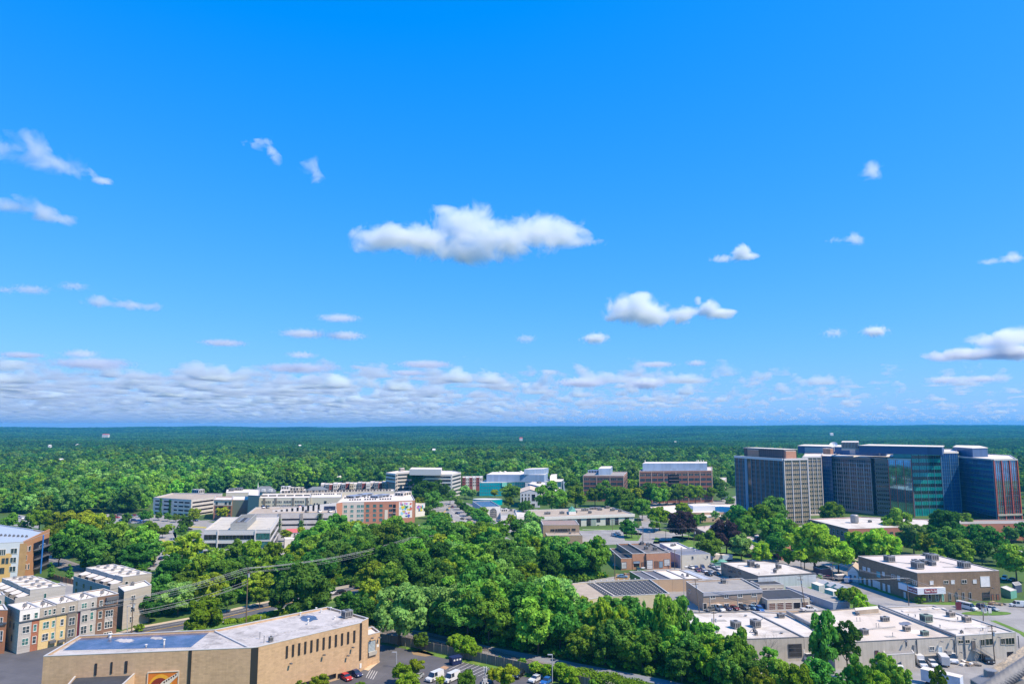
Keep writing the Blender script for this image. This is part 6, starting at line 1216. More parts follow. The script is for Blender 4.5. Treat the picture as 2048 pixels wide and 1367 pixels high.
ground_patch('lawn',[(812,1293),(900,1312),(980,1329),(1110,1360),(1110,1367),(975,1333),(890,1316),(812,1298)],GRASS,z=.03)
for k in range(9):
 u=962+k*9.5-30;a,b=P(u,1322+k*2.2,0),P(u-34,1338+k*2.2,0);strip('parking_line',[a,b],.14,RWH,z=.03,world=True)
for k in range(4):a,b=P(741+k*4.5,1338+k*1.2,0),P(732+k*4.5,1354+k*1.2,0);strip('parking_line',[a,b],.14,RWH,z=.03,world=True)
ground_patch('dock_apron',[(724,1337),(737,1340),(760,1322),(748,1312),(735,1312)],M('apron_tan',(.58,.44,.30),rough=.9,var=.06),z=.03);ground_patch('stain_patch',[(880,1334),(892,1338),(898,1333),(888,1330)],M('rust_stain',(.42,.25,.14),rough=.9),z=.022)
ground_patch('dirt_patch',[(822,1300),(850,1300),(870,1309),(850,1312),(826,1308)],M('dirt_brown',(.28,.19,.10),rough=.95,var=.2),z=.03);ground_patch('dirt_patch',[(1232,1146),(1262,1150),(1262,1162),(1230,1160)],M('dirt_brown',(.3,.2,.1)),z=.03)
ground_patch('yard_dirt',[(1534,1222),(1624,1219),(1628,1226),(1536,1228)],M('oil_dirt',(.33,.24,.16),rough=.95,var=.2),z=.022)
ground_patch('dirt_patch',[(1690,1128),(1740,1112),(1722,1104),(1660,1118)],M('dirt_pale',(.50,.38,.27),rough=.95,var=.2),z=.02)
TYRE=M('tyre_rubber',(.02,.02,.022),rough=.9);CGL=glassmat('car_glass',(.02,.03,.045));LMP=M('headlight_glass',(.7,.7,.7),rough=.2);TLT=M('tail_light_red',(.4,.01,.01),rough=.3);RIM=M('wheel_rim',(.4,.4,.42),rough=.4,metal=.6)
CC={}
def paint(nm,c):
 m=M('car_paint_'+nm,c,rough=.25,var=.02,spec=.6,metal=.15);CC[nm]=m;return m
for nm,c in(('white',(.72,.70,.69)),('silver',(.42,.43,.45)),('black',(.015,.015,.018)),('grey',(.14,.145,.15)),('red',(.48,.02,.03)),('maroon',(.16,.02,.03)),('blue',(.03,.14,.42)),('navy',(.02,.035,.12)),('pale_blue',(.18,.33,.50)),('green',(.05,.12,.06)),('yellow',(.65,.55,.03)),('tan',(.45,.36,.25)),('purple',(.08,.05,.2)),('orange',(.6,.2,.03))):paint(nm,c)
SH={'sedan':(4.7,1.82,[(-2.35,.35),(-2.3,.95),(-1.6,1.0),(1.15,.98),(2.2,.78),(2.35,.5),(2.3,.3)],[(-1.75,.98),(-1.1,1.42),(.35,1.42),(1.15,.96)]),'suv':(4.7,1.9,[(-2.3,.4),(-2.3,1.1),(-2.0,1.12),(1.1,1.1),(2.15,.95),(2.35,.6),(2.3,.35)],[(-2.2,1.1),(-1.95,1.72),(.3,1.72),(1.1,1.08)]),'van':(5.6,2.0,[(-2.75,.35),(-2.8,1.15),(1.5,1.15),(2.6,.95),(2.8,.6),(2.75,.3)],[(-2.78,1.13),(-2.7,2.1),(1.0,2.1),(1.75,1.13)]),'pickup':(5.5,1.95,[(-2.75,.5),(-2.75,1.12),(-.7,1.12),(-.7,1.1),(1.3,1.1),(2.6,.98),(2.75,.6),(2.7,.4)],[(-.75,1.1),(-.6,1.78),(.7,1.78),(1.4,1.08)]),'bus':(7.2,2.1,[(-3.6,.35),(-3.6,1.3),(2.3,1.3),(3.4,1.0),(3.6,.6),(3.55,.3)],[(-3.58,1.28),(-3.5,2.45),(1.6,2.45),(2.45,1.28)]),'truck':(7.4,2.3,[(1.2,.45),(1.2,1.4),(2.5,1.35),(3.55,1.15),(3.7,.7),(3.6,.4)],[(1.22,1.38),(1.3,2.15),(2.05,2.15),(2.75,1.3)]),}
VM={}
def vmesh(kind):
 if kind in VM:return VM[kind]
 L,W,lo,up=SH[kind];body,glass=MB(),MB();pm=CC['white']
 def shell(mb,prof,w0,w1,m,z0,z1):
  n=len(prof);wf=lambda z:w0+(w1-w0)*max(0,min(1,(z-z0)/(z1-z0)))
  V=[(x,-wf(z)/2,z)for x,z in prof]+[(x,wf(z)/2,z)for x,z in prof]
  F_=[[i,(i+1)%n,n+(i+1)%n,n+i][::-1]for i in range(n)]+[list(range(n)),list(range(n,2*n))[::-1]]
  mb.add(V,F_,m)
 zs=[z for _,z in lo];shell(body,lo,W,W*.94,pm,min(zs),max(zs))
 zt=max(z for _,z in up);zb=min(z for _,z in up);shell(glass,up,W*.92,W*.78,CGL,zb,zt)
 xs=[x for x,z in up if z==zt];x0,x1=min(xs),max(xs);body.box(((x0+x1)/2,0,zt+.02),(x1-x0)/2+.06,W*.385,.035,pm)
 for x in([x0+.02,(x0+x1)/2,x1-.03]):
  for s in(-1,1):body.add([(x-.07,s*W*.465,zb),(x+.07,s*W*.465,zb),(x+.05,s*W*.396,zt),(x-.05,s*W*.396,zt)],[[0,1,2,3]],pm)
 if kind in('van','bus'):
  for s in(-1,1):
   body.add([(up[0][0]+.1,s*(W*.47),zb),(up[0][0]+.15,s*(W*.40),zt)]+[(-.2 if kind=='van' else-3.0,s*(W*.40),zt),(-.2 if kind=='van' else-3.0,s*(W*.47),zb)],[[0,1,2,3]],pm)
  body.add([(up[0][0]-.02,-W*.45,zb),(up[0][0]-.02,W*.45,zb),(up[0][0]+.06,W*.39,zt),(up[0][0]+.06,-W*.39,zt)],[[0,1,2,3]],pm)
  if kind=='bus':
   for s in(-1,1):body.box((-1.0,s*W*.452,zb+.12),2.5,.03,.14,pm)
   for s in(-1,1):body.box((-1.0,s*W*.41,zt-.1),2.6,.03,.14,pm)
 if kind=='truck':
  body.box((-1.3,0,2.0),2.45,W*.5,1.25,CC['white']);body.box((-1.3,0,.68),2.4,.5,.08,STEEL)
  body.box((-3.76,0,2.0),.01,W*.45,1.1,COPE)
 zb0=min(zs)
 wheels=[]
 wx=L*.31;wr=.36 if kind in('sedan','suv','pickup')else .42
 for x in(-wx,wx):
  for s in(-1,1):
   mb=MB();mb.tube([(0,-.12,0),(0,.12,0)],wr,TYRE,14);mb.tube([(0,s*.121,0),(0,s*.14,0)],wr*.6,RIM,10);wheels.append(((x,s*(W/2-.1),wr),mb.mesh('wheel')))
 hl=MB();
 for s in(-1,1):hl.box((lo[-2][0]-.04,s*W*.36,lo[-3][1]-.12),.06,W*.1,.09,LMP)
 tl=MB()
 for s in(-1,1):tl.box((lo[1][0]+.0,s*W*.40,.85),.05,W*.07,.12,TLT)
 one=MB();one.v=list(body.v);one.f=[list(f)for f in body.f];one.m=list(body.m);one.mats=list(body.mats)
 for src in(glass,hl,tl):
  o_=len(one.v);one.v+=src.v
  for f,m_ in zip(src.f,src.m):one.f.append([i+o_ for i in f]);one.m.append(one.mi(src.mats[m_]))
 for(p,_),in zip([w_ for w_ in wheels]):one.tube([(p[0],p[1]-.12,p[2]),(p[0],p[1]+.12,p[2])],wr,TYRE,8)
 VM[kind]=(body.mesh('body'),glass.mesh('window'),wheels,hl.mesh('headlight'),tl.mesh('tail_light'),one.mesh('vehicle'));return VM[kind]
VNAME={'sedan':('parked_car','car'),'suv':('parked_suv','car'),'van':('parked_van','van'),'pickup':('pickup_truck','pickup'),'bus':('passenger_van','van'),'truck':('box_truck','truck')}
def veh(kind,col,a,b,lab,near=False,z=0.07,group=None,s=1.):
 """a: rear, b: front, pixels on the ground"""
 pa,pb=P(a[0],a[1],z),P(b[0],b[1],z);c=(pa+pb)/2;an=math.atan2(pb.y-pa.y,pb.x-pa.x)
 body,glass,wheels,hl,tl,one=vmesh(kind);m=CC[col];nm,cat=VNAME[kind]
 def obm(o):
  for i,sl_ in enumerate(o.material_slots):
   if sl_.material==CC['white']and(kind!='truck' or col=='white' or i==0):sl_.link='OBJECT';sl_.material=m
 if near:
  t=thing(nm,lab,cat,tuple(c),group);
  for name,me in(('body',body),('window',glass),('headlights',hl),('tail_lights',tl)):
   o=bpy.data.objects.new(name,me);COL.objects.link(o);o.parent=t
   if name=='body':obm(o)
  for p,me in wheels:o=bpy.data.objects.new('wheel',me);COL.objects.link(o);o.parent=t;o.location=p
 else:
  t=bpy.data.objects.new(nm,one);COL.objects.link(t);t.location=c;tag(t,lab,cat,group);obm(t)
 t.rotation_euler[2]=an;t.scale=(s,s,s);return t
g='cars in the car park beside the beige hall'
veh('sedan','red',(684,1353),(699,1361),'red car parked against the beige hall',True,group=g);veh('sedan','navy',(702,1345),(721,1354),'dark navy car beside the red one at the beige hall',True,group=g)
veh('sedan','silver',(842,1351),(828,1362),'silver car mostly hidden by the lime trees in the car park',True,group=g);veh('van','white',(888,1350),(850,1366),'white work van left of two between the car park trees',True,group=g);veh('van','white',(920,1352),(885,1368),'white work van right of the other, behind the green tree',True,group=g)
veh('suv','black',(1044,1347),(1030,1358),'black car by the wooden fence',True,group=g);veh('sedan','white',(1082,1355),(1060,1366),'white car between the black and the blue one by the fence',True,group=g);veh('sedan','blue',(1102,1359),(1084,1371),'blue car next to the tall lamp post',True,group=g)
g='vehicles round the brown brick building'
veh('bus','white',(1916,1212.5),(1954,1221.5),'long white passenger van on the drive before the brown building',True,group=g);veh('suv','navy',(1957,1215),(1977,1219.5),'navy car behind the white passenger van',True,group=g);veh('sedan','silver',(1977,1217),(1993,1221.5),'silver car nosing out right of the navy one',True,group=g)
veh('van','white',(2052,1213),(2022,1211.5),'white van at the right edge by the brown building',True,group=g);veh('suv','white',(2012,1156),(2007,1160),'white car under the tree above the teal shed',group=g);veh('sedan','black',(2030,1160),(2019,1162),'black car under the tree above the teal shed',group=g)
g='cars in front of the tan office'
for(cl,kd,a,b,lab)in(('grey','sedan',(1428,1218.5),(1414,1222),'dark grey car first from the leaning pole'),('white','van',(1430,1216.5),(1446,1222.5),'white van second from the leaning pole'),('navy','sedan',(1446,1216),(1460,1220),'navy car third from the leaning pole'),('maroon','sedan',(1462,1215.5),(1474,1219.5),'maroon car before the tan office'),('grey','suv',(1481,1214.5),(1494,1218.5),'grey car right of the maroon one'),('pale_blue','sedan',(1500,1215),(1511,1219),'pale blue car near the office corner'),('blue','suv',(1515,1217),(1526,1225),'bright blue car at the corner of the garages')):veh(kd,cl,a,b,lab,True,group=g)
veh('pickup','white',(1602,1222),(1634,1221),'long white pickup passing the brown doored garages',True,s=1.1);veh('van','white',(1615,1200),(1624,1204),'white van tail showing between garages and metal shed',True)
veh('sedan','silver',(1634,1153.5),(1650,1153.5),'silver car by the purplish shed',True);veh('sedan','maroon',(1652,1156),(1664,1158),'maroon car between purplish shed and white tents')
veh('truck','blue',(1690,1168),(1704,1160),'flat sided truck parked beside the small white house',s=.8)
g='cars crowded in the yard beside the workshop'
for(cl,kd,u,v,dx,dy,lab)in(('white','van',1369,1133,8,5,'white van nearest the orange garages in the crowded yard'),('white','sedan',1383.5,1136,9,4,'white car before the cream annex'),('blue','sedan',1393,1137,5,4,'small blue car before the cream annex'),('navy','suv',1405.5,1136.5,5,5,'dark blue car before the annex door'),('white','sedan',1417,1131.5,8,3,'white car at the back by the green tarp'),('silver','suv',1426,1134.5,8,4,'silver car in the back yard row'),('white','pickup',1435,1138.5,9,4,'white pickup against the workshop wall'),('silver','sedan',1421,1145,9,3,'silver car in the lower yard row'),('black','sedan',1417.5,1149.5,9,3,'black car in the lower yard row'),('grey','sedan',1434.5,1149,8,3,'grey car close to the workshop corner'),('white','sedan',1409,1143.5,8,3,'white car at the left of the lower yard row'),('maroon','sedan',1396,1141.5,5,4,'maroon car beside the white ramp roof')):veh(kd,cl,(u-dx/2,v-dy/2),(u+dx/2,v+dy/2),lab,group=g)
g='vehicles before the orange garages'
veh('van','white',(1280,1130),(1289,1141),'white high roofed van before the brown garage door',True,group=g);veh('suv','black',(1314,1131),(1303,1136.5),'black car between the white roller doors',True,group=g);veh('suv','purple',(1334,1131),(1328,1137.5),'purple blue car before the right roller door',True,group=g);veh('suv','green',(1274,1138),(1280,1145),'old green jeep with open top beside the white van',True,group=g);veh('sedan','pale_blue',(1238,1154),(1252,1154.5),'blue car half behind the cream building',True,group=g)
veh('truck','red',(1363,1134),(1355,1127),'small truck with red cab by the utility poles',s=.7,group=g)
g='vans and trucks in the back yard'
veh('truck','white',(1584,1307),(1634,1328),'white box truck backed into the loading door',True,group=g);veh('truck','white',(1684,1313),(1722,1337),'white box truck half hidden by the ivy covered tree',True,group=g)
veh('van','white',(1776,1320),(1807,1345),'white van with ladders beside the lean-to shed',True,group=g,s=1.12);veh('truck','white',(1822,1315),(1858,1342),'white box van second from the lean-to shed',True,group=g,s=.85);veh('sedan','white',(1858,1323),(1873,1336),'white car squeezed between two box vans',True,group=g)
veh('truck','white',(1896,1338),(1877,1316),'white box truck with blue stripe and its back to the camera',True,group=g,s=.9);veh('van','white',(1890,1308),(1916,1334),'white high roofed van with big windscreen',True,group=g,s=1.15);veh('suv','black',(1962,1316),(1987,1331),'black car under the outside stair',True,group=g)
veh('sedan','black',(687,1184),(672,1187),'black car on the road bridge',True);veh('suv','white',(668,1186),(660,1189),'white car just behind the black one on the bridge',True)
veh('sedan','black',(372,1060),(382,1059),'black car on the road by the round street trees');veh('sedan','navy',(319,1119),(328,1116),'navy car on the lower bend of the left road');veh('suv','white',(333,1119),(342,1114),'white car on the lower bend of the left road');veh('suv','navy',(386,1041),(396,1042),'navy car by the left garage')
g='cars in the left car park under the trees'
LC=[(233.4,1035,'red'),(226,1031,'maroon'),(244,1041,'blue'),(251,1044,'navy'),(258,1045,'grey'),(268,1041.5,'navy'),(279,1042,'blue'),(270.5,1032,'red'),(277,1033,'white'),(262,1033,'grey'),(290,1034,'silver'),(240,1030,'grey')]
for k,(u,v,c)in enumerate(LC):veh('suv' if k%2 else 'sedan',c,(u-3.6,v),(u+3.6,v+.2),'%s car %s in the left car park'%(c,['near the lime trees','at the shady back','in the front row','lowest in the front row','between two blue ones','right of the grey one','at the right end of the front row','at the back beside the round tree','behind the round tree','left of the red one at the back','nearest the left garage','under the dark trees'][k]),group=g)
g='cars in the far left car park'
for k,(u,v,c)in enumerate([(32,1033,'black'),(38,1034.5,'navy'),(45,1036,'white'),(51.5,1037.5,'silver'),(58,1039,'red'),(64.5,1040.5,'white')]):veh('sedan',c,(u-1.2,v-1),(u+1.2,v+1.4),'%s car, %s from the left in the far left row'%(c,['first','second','third','fourth','fifth','sixth'][k]),group=g)
g='cars on the top deck of the right garage'
for k,(u,v,c)in enumerate([(526,1015.5,'navy'),(535,1015.5,'black'),(567,1014,'grey'),(599,1014,'maroon'),(606.7,1014,'silver'),(621.8,1013,'black'),(638,1013,'grey'),(613.7,1023.6,'black'),(639,1023.5,'white'),(660,1023.5,'silver')]):veh('suv' if k%3==0 else 'sedan',c,(u-2,v-.9),(u+2,v+.7),'%s car on the garage deck, %s from the left'%(c,['first','second','third','fourth','sixth','eighth','ninth','fifth near the edge','seventh near the edge','last'][k]),z=11.12,group=g)
g='cars on the main street'
for k,(u,v,c,a)in enumerate([(872.6,1015,'silver',0),(880,1013,'tan',0),(895,1020,'green',1),(905,1014.5,'maroon',1),(896,1028,'black',1),(902,1034,'grey',1),(926,1038,'tan',2),(940.5,1042,'tan',2),(953,1049,'yellow',2),(922,1046,'silver',1),(963,1050,'maroon',2),(939,1059,'white',1),(915,1027,'navy',2),(933,1050,'white',1),(890,1010,'white',0)]):
 d_=[(3,.0),(2,2),(4,.6)][a];veh('suv' if k%2 else 'sedan',c,(u-d_[0],v-d_[1]),(u+d_[0],v+d_[1]),'%s car on the main street %s'%(c,['by the painted wall','turning at the far crossing','in the far lane','nearest the street trees at the top','in the middle of the road','just below the black one','parked under the upper street trees','parked under the middle street trees','parked under the lower street trees','waiting by the tan island','parked last under the street trees','lowest on the road','in the shade beside the trees','between island and street trees','at the far bend'][k]),group=g)
g='cars before the vine covered garage'
for k,(u,v,c)in enumerate([(599,1067,'silver'),(606,1067,'white'),(613,1067,'grey'),(620,1067,'black'),(628,1067,'white'),(630,1077.5,'white')]):veh('sedan',c,(u-1.6,v-1.2),(u+1.6,v+1.2),'%s car %s the vine covered garage'%(c,['first of a row before','second of a row before','third of a row before','fourth of a row before','fifth of a row before','alone before'][k]),group=g)
for k,(u,v,c)in enumerate([(1447,998,'black'),(1452,996,'silver'),(1458,999,'navy'),(1320,1009,'white'),(1334,1009,'silver'),(1350,1008,'grey'),(1364,1008,'white'),(1310,1006,'blue')]):veh('sedan',c,(u-2.4,v),(u+2.4,v+.2),'%s car in the lot behind the long tan roof, %s'%(c,['left of three by the tower','middle of three by the tower','right of three by the tower','first of the white ones','second in the row','third in the row','last in the row','at the left end'][k]),group='cars behind the long tan building')
for k,(u,v,c)in enumerate([(1603,1059,'navy'),(1598,1067,'white'),(1236,1069,'silver'),(1228,1071,'white')]):veh('suv',c,(u-3,v-1),(u+3,v+1),['navy car at the foot of the tower slab','white car left of the salmon brick building','silver car by the two round trees','white car on the lot left of the two round trees'][k])
def boxthing(name,lab,cat,u,v,w_,d_,h,ang,mat,extra=None):
 p=P(u,v,0);X=Vector((math.cos(ang),math.sin(ang),0));Y=Vector((-X.y,X.x,0));t=thing(name,lab,cat,tuple(p));mb=MB()
 mb.add([p+X*(w_/2*i*k_)+Y*(d_/2*j*k_)+Vector((0,0,z))for z,k_ in((.12,.88),(h,1))for i,j in((-1,-1),(1,-1),(1,1),(-1,1))],[[3,2,1,0],[0,1,5,4],[1,2,6,5],[2,3,7,6],[3,0,4,7],[4,5,6,7]],mat);mb.build('body',t)
 mb=MB();mb.box(p+Vector((0,0,h+.06)),w_/2*1.02,d_/2*1.02,.05,extra or mat,X=X,Y=Y);mb.build('lid',t);return t,p,X,Y
nv=M('dumpster_navy',(.02,.03,.10),rough=.5,brick=(.5,30,.05,.7))
t,p,X,Y=boxthing('dumpster','navy blue dumpster with white stickers standing in the car park','dumpster',911,1327,3.4,2.2,2.1,.6,nv)
for k in range(3):mb=MB();c=p+X*(-1+.95*k)-Y*1.13+Vector((0,0,1.5));mb.box(c,.26,.02,.22,WHITE,X=X,Y=Y);mb.build('sticker',t)
boxthing('dumpster','blue bin beside the loading door of the beige hall','dumpster',741,1318,1.8,1.4,2.,.8,M('bin_blue',(.02,.08,.3),rough=.5));boxthing('dumpster','navy dumpster right of the orange garages','dumpster',1346,1133,2.6,2,2.2,0,nv);boxthing('dumpster','dark blue dumpster at the left side of the front garages','dumpster',1528,1215.5,1.8,1.4,1.5,.5,nv)
boxthing('dumpster','grey bin in front of the outside stair','dumpster',1947,1317,1.8,1.2,1.3,0,STEEL)
def trailer(u0,v0,u1,v1,w_,h,lab,mat,rf=ROOFC):
 a,b=P(u0,v0,0),P(u1,v1,0);t_=(b-a);L=t_.length;X=t_/L;Y=Vector((-X.y,X.x,0));c=(a+b)/2;t=thing('box_trailer',lab,'trailer',tuple(c));mb=MB();mb.box(c+Vector((0,0,.9+(h-.9)/2)),L/2,w_/2,(h-.9)/2,mat,X=X,Y=Y);mb.build('body',t)
 mb=MB();mb.box(c+Vector((0,0,h+.03)),L/2+.05,w_/2+.05,.04,rf,X=X,Y=Y);mb.build('roof',t)
 for q in(-.35,-.22,.3):
  for s in(-1,1):mb=MB();e=c+X*(L*q)+Y*(s*w_*.42)+Vector((0,0,.45));mb.tube([e-Y*.12,e+Y*.12],.45,TYRE,12);mb.build('wheel',t)
trailer(1443,1121.5,1463,1120.5,2.4,3.2,'pale blue box trailer on the road behind the workshop',M('trailer_pale_blue',(.42,.5,.58),rough=.5))
trailer(1846,1364,1925,1383,2.6,3.8,'long white roofed trailer at the bottom edge of the yard',M('trailer_white_blue',(.5,.55,.66),rough=.5));trailer(1672,1161,1690,1160,2.4,2.6,'grey box trailer behind the zigzag tents',METAL)
p=P(1436,1119,0);mb=MB();n_=10;V=[]
for k in range(n_+1):
 a=PI*k/n_;V+=[p+Vector((-3.6*math.cos(a),-3,3.1*math.sin(a))),p+Vector((-3.6*math.cos(a),5,3.1*math.sin(a)))]
mb.add(V,[[2*k,2*k+2,2*k+3,2*k+1]for k in range(n_)]+[[2*k for k in range(n_+1)]],ROOFC);o=mb.build('fabric_shelter',None,tuple(p));tag(o,'white rounded fabric shelter at the back of the crowded yard','shelter')
p=P(1437,1128,0);rg=random.Random(3);V=[p+Vector((x+rg.uniform(-.3,.3),y,1.6+.9*math.sin(x*.8)*math.cos(y*.5)+rg.uniform(-.2,.2)))for y in(-3,-1,1,3)for x in(-4,-2.4,-.8,.8,2.4,4)]
mb=MB();mb.add(V,[[r_*6+c_,r_*6+c_+1,r_*6+c_+7,r_*6+c_+6]for r_ in range(3)for c_ in range(5)],M('tarp_green',(.14,.34,.27),rough=.6));mb.prism([(p.x-3.8,p.y-2.8),(p.x+3.8,p.y-2.8),(p.x+3.8,p.y+2.8),(p.x-3.8,p.y+2.8)],0,1.2,M('tarp_green',(.1,.3,.2)));o=mb.build('covered_pile',None,tuple(p));tag(o,'heap under a green tarp beside the workshop','pile')
def pile(u,v,lab,n,s,mats,seed,cat='pile',name='junk_heap'):
 p=P(u,v,0);rg=random.Random(seed);mb=MB()
 for k in range(n):
  a=rg.uniform(0,6.3);c=p+Vector((rg.gauss(0,s*.5),rg.gauss(0,s*.35),0));hh=rg.uniform(.1,.5)*s*.5;mb.box(c+Vector((0,0,hh/2+rg.random()*.2)),rg.uniform(.2,.9),rg.uniform(.08,.5),hh/2+.05,rg.choice(mats),ang=a)
 o=mb.build(name,None,tuple(p));tag(o,lab,cat);o['kind']='stuff'
woodp=M('timber_pale',(.42,.30,.18),rough=.9);
pile(1992,1208,'scrap timber and boards heaped by the brown building corner',40,2.6,[FW,woodp,STEEL,FWR],1);pile(1573,1316,'clutter of crates behind the loading truck',30,2.,[FW,woodp,COPED,WHITE],2);pile(1935,1328,'pallets and cones beside the white vans',30,2.,[woodp,WHITE,STEEL,FW,FW],3);pile(1372,1127,'small boxes in the yard by the lavender building',18,1.4,[WHITE,COPED,CC['blue']],5);pile(1258,1148,'rusty scrap left of the green jeep',26,1.8,[FWR,woodp,STEEL],6)
pile(1660,1205,'parts stacked behind the metal shed',10,1.,[STEEL,CC['blue']],7)
p=P(1917.5,1219,0);t=thing('sign_board','dark red sign board standing left of the white passenger van','sign',tuple(p));mb=MB();mb.box(p+Vector((0,0,1.5)),1.1,.08,1.4,M('sign_board_maroon',(.14,.03,.05),rough=.5));mb.build('board',t)
mb=MB();mb.box(p+Vector((-1.05,0,.8)),.07,.1,.8,STEEL);mb.box(p+Vector((1.05,0,.8)),.07,.1,.8,STEEL);mb.build('posts',t)
p=P(1970,1228,0);
for k in(0,1):o=MB().box(p+Vector((-.9+1.8*k+1,0,1.4)),.6,.04,.9,WHITE).tube([p+Vector((-.9+1.8*k+1,0,0)),p+Vector((-.9+1.8*k+1,0,1))],.05,STEEL,5).build('lawn_sign',None,tuple(p));tag(o,'%s of two small white signs on the oval lawn'%('left','right')[k],'sign')
PW=M('pole_wood',(.17,.125,.09),rough=.95,var=.2,scale=2);PG=M('pole_grey',(.42,.42,.44),rough=.5);WIRE=M('wire_grey',(.38,.38,.38),rough=.6);CER=M('transformer_grey',(.45,.46,.48),rough=.5)
TOPS={}
def pole(key,base,top,lab,arm=2.4,trans=0,r=.17,mat=None,ang=0.,group='wooden utility poles'):
 b=P(base[0],base[1],0);e=PD(top[0],top[1],b.y);t=thing('utility_pole',lab,'utility pole',tuple(b),group);mb=MB();mb.tube([b+Vector((0,0,-.3)),e],r,mat or PW,8,r2=r*.65);mb.build('pole',t)
 X=Vector((math.cos(ang),math.sin(ang),0))
 if arm:
  for q in((.5,)if arm<2.2 else(.5,1.9)):
   c=e-Vector((0,0,q));mb=MB();mb.box(c,arm/2,.07,.08,mat or PW,ang=ang)
   for k in(-.9,-.4,.4,.9):mb.tube([c+X*(arm/2*k),c+X*(arm/2*k)+Vector((0,0,.3))],.06,CER,5)
   mb.build('cross_arm',t)
 for k in range(trans):c=e-Vector((0,0,3.2))+X*(.55*(k*2-1)if trans>1 else .5);mb=MB();mb.tube([c,c+Vector((0,0,1.1))],.33,CER,10);mb.build('transformer',t)
 TOPS[key]=(e,X,arm);return t
def wire(k1,k2,offs,lab,sag=.03,drop=.3,r=.035):
 (a,X1,m1),(b,X2,m2)=TOPS[k1],TOPS[k2]
 for i,o_ in enumerate(offs):
  p,q=a+X1*(o_[0]*m1/2)-Vector((0,0,o_[1])),b+X2*(o_[0]*m2/2)-Vector((0,0,o_[1]));L=(q-p).length
  pts=[p.lerp(q,s/14)-Vector((0,0,4*sag*L*(s/14)*(1-s/14)))for s in range(15)];mb=MB();mb.tube(pts,r,WIRE,4,cap=False);o=mb.build('overhead_wire',None,tuple(p));tag(o,lab,'wire','overhead wires')
pole('A',(492,1248),(496,1134),'tall dark utility pole behind the beige hall',3,1,.24,ang=-.3);pole('B',(263,1268),(266.5,1194),'utility pole at the end of the brown townhouse',2.6,1,.2,ang=-.3);pole('C',(825,1128),(825.5,1073),'utility pole among the trees in the middle',3.4,2,.22,ang=-.6)
pole('Z',(-60,1290),(-58,1222),'utility pole outside the left edge',2.6,0,.2);pole('D',(1000,1072),(1001,1036),'utility pole beyond the tree belt',2.4)
W5=[(-.9,.2),(-.4,.2),(.4,.2),(.9,.2),(-.9,1.6),(.9,1.6)];W3=[(-.9,.2),(.4,.2),(.9,.2)]
wire('Z','B',W5,'wire running left from the pole by the brown townhouse');wire('B','A',W5,'wire between the townhouse pole and the tall dark pole',.02);wire('A','C',W5,'wire from the tall dark pole across the tree belt',.02);wire('C','D',W3,'wire beyond the tree belt towards the main street',.02)
wire('B','A',[(0,4.5),(.3,5.2),(-.3,5.8)],'lower cable along the road by the townhouses',.03,r=.05)
Lz=[('E',(1276.3,1077),(1276.3,1034),0),('F',(1285.7,1088),(1285.7,1052),0),('G',(1331.5,1081),(1331.5,1060),0),('H',(1377,1078),(1377,1051),0),('I',(1388,1095),(1388,1055),1),('J',(1408.4,1072),(1408.4,1051),0),('K',(1349.5,1141),(1349,1098),0),('L',(1363.5,1139),(1362.5,1093),0),('M',(1399,1224),(1390,1157),1),('N',(1229.5,1157),(1229,1105),0),('O',(1610.5,1216),(1600,1148),1),('Pq',(1546,1123),(1545.5,1099),0),('Q',(1602,1136),(1601.5,1097),2),('R',(1664.5,1163),(1664.5,1123),2),('S',(1818,1211),(1813,1154),0),('T',(1966.5,1241),(1966.3,1203),2),('U',(1945.5,1127),(1945,1100),0),('V',(1990,1326),(1983,1248),1),('W',(1428,1291),(1427.5,1222),2),('X',(1178.3,1212),(1178.3,1187),0),('Y',(1225,1060),(1224.5,1038),0)]
Ln=['utility pole at the corner of the long white building','utility pole on the corner by the orange garages','thin utility pole by the crossroads lawn','utility pole left of the plum tree','utility pole on the lawn below the plum tree','thin utility pole before the school roof','utility pole at the right end of the orange garages','second utility pole right of the orange garages','leaning utility pole at the left corner of the tan office','utility pole at the edge of the tree belt by the garages','leaning utility pole before the brown garage doors','thin utility pole behind the workshop','utility pole with two transformers under the lime trees','utility pole with two transformers by the purplish shed','utility pole before the sign canopy of the brown building','utility pole with two transformers on the oval lawn','thin utility pole behind the brown building','utility pole at the end of the outside stair','utility pole with two transformers before the white roofed warehouse','short utility pole before the cream building','thin utility pole in front of the long white building']
for(k,b,t_,tr),lab in zip(Lz,Ln):pole(k,b,t_,lab,2.4 if k in 'MOQRSTV' or k=='Pq' else 1.6,tr,.17,ang=0 if k not in 'QR' else-.2)
for(a,b,lab)in(('E','H','wire over the crossroads'),('Y','E','wire before the long white building'),('F','I','wire above the orange garages'),('Q','R','wire between the two transformer poles'),('R','S','wire crossing the brown brick side wall'),('Pq','Q','wire behind the workshop'),('M','O','wire before the tan office'),('O','S','wire across the bushes before the brown building'),('S','T','wire over the white van drive'),('T','V','wire over the warehouse roof'),('I','Pq','wire above the plum tree lawn'),('N','K','wire along the orange garages')):wire(a,b,W3,lab,.02,r=.03)
def lamp(u,vb,vt,lab,arm=-1):
 b=P(u,vb,0);e=PD(u,vt,b.y);t=thing('lamp_post',lab,'lamp post',tuple(b),'grey lamp posts');mb=MB();mb.tube([b,e],.13,PG,8,r2=.1);mb.build('pole',t);mb=MB();mb.box(e+Vector((arm*.6,0,0)),.65,.18,.09,PG);mb.build('lamp_head',t)
lamp(793,1334,1303,'grey lamp post at the left of the car park');lamp(1104.5,1364,1308,'tall grey lamp post at the right of the car park');lamp(254.5,1264,1211,'pale lamp post beside the brown townhouse',1);lamp(582,1250,1213,'grey lamp post behind the roof of the beige hall',1);lamp(1368,1190,1150,'lamp post by the tan office',-1)
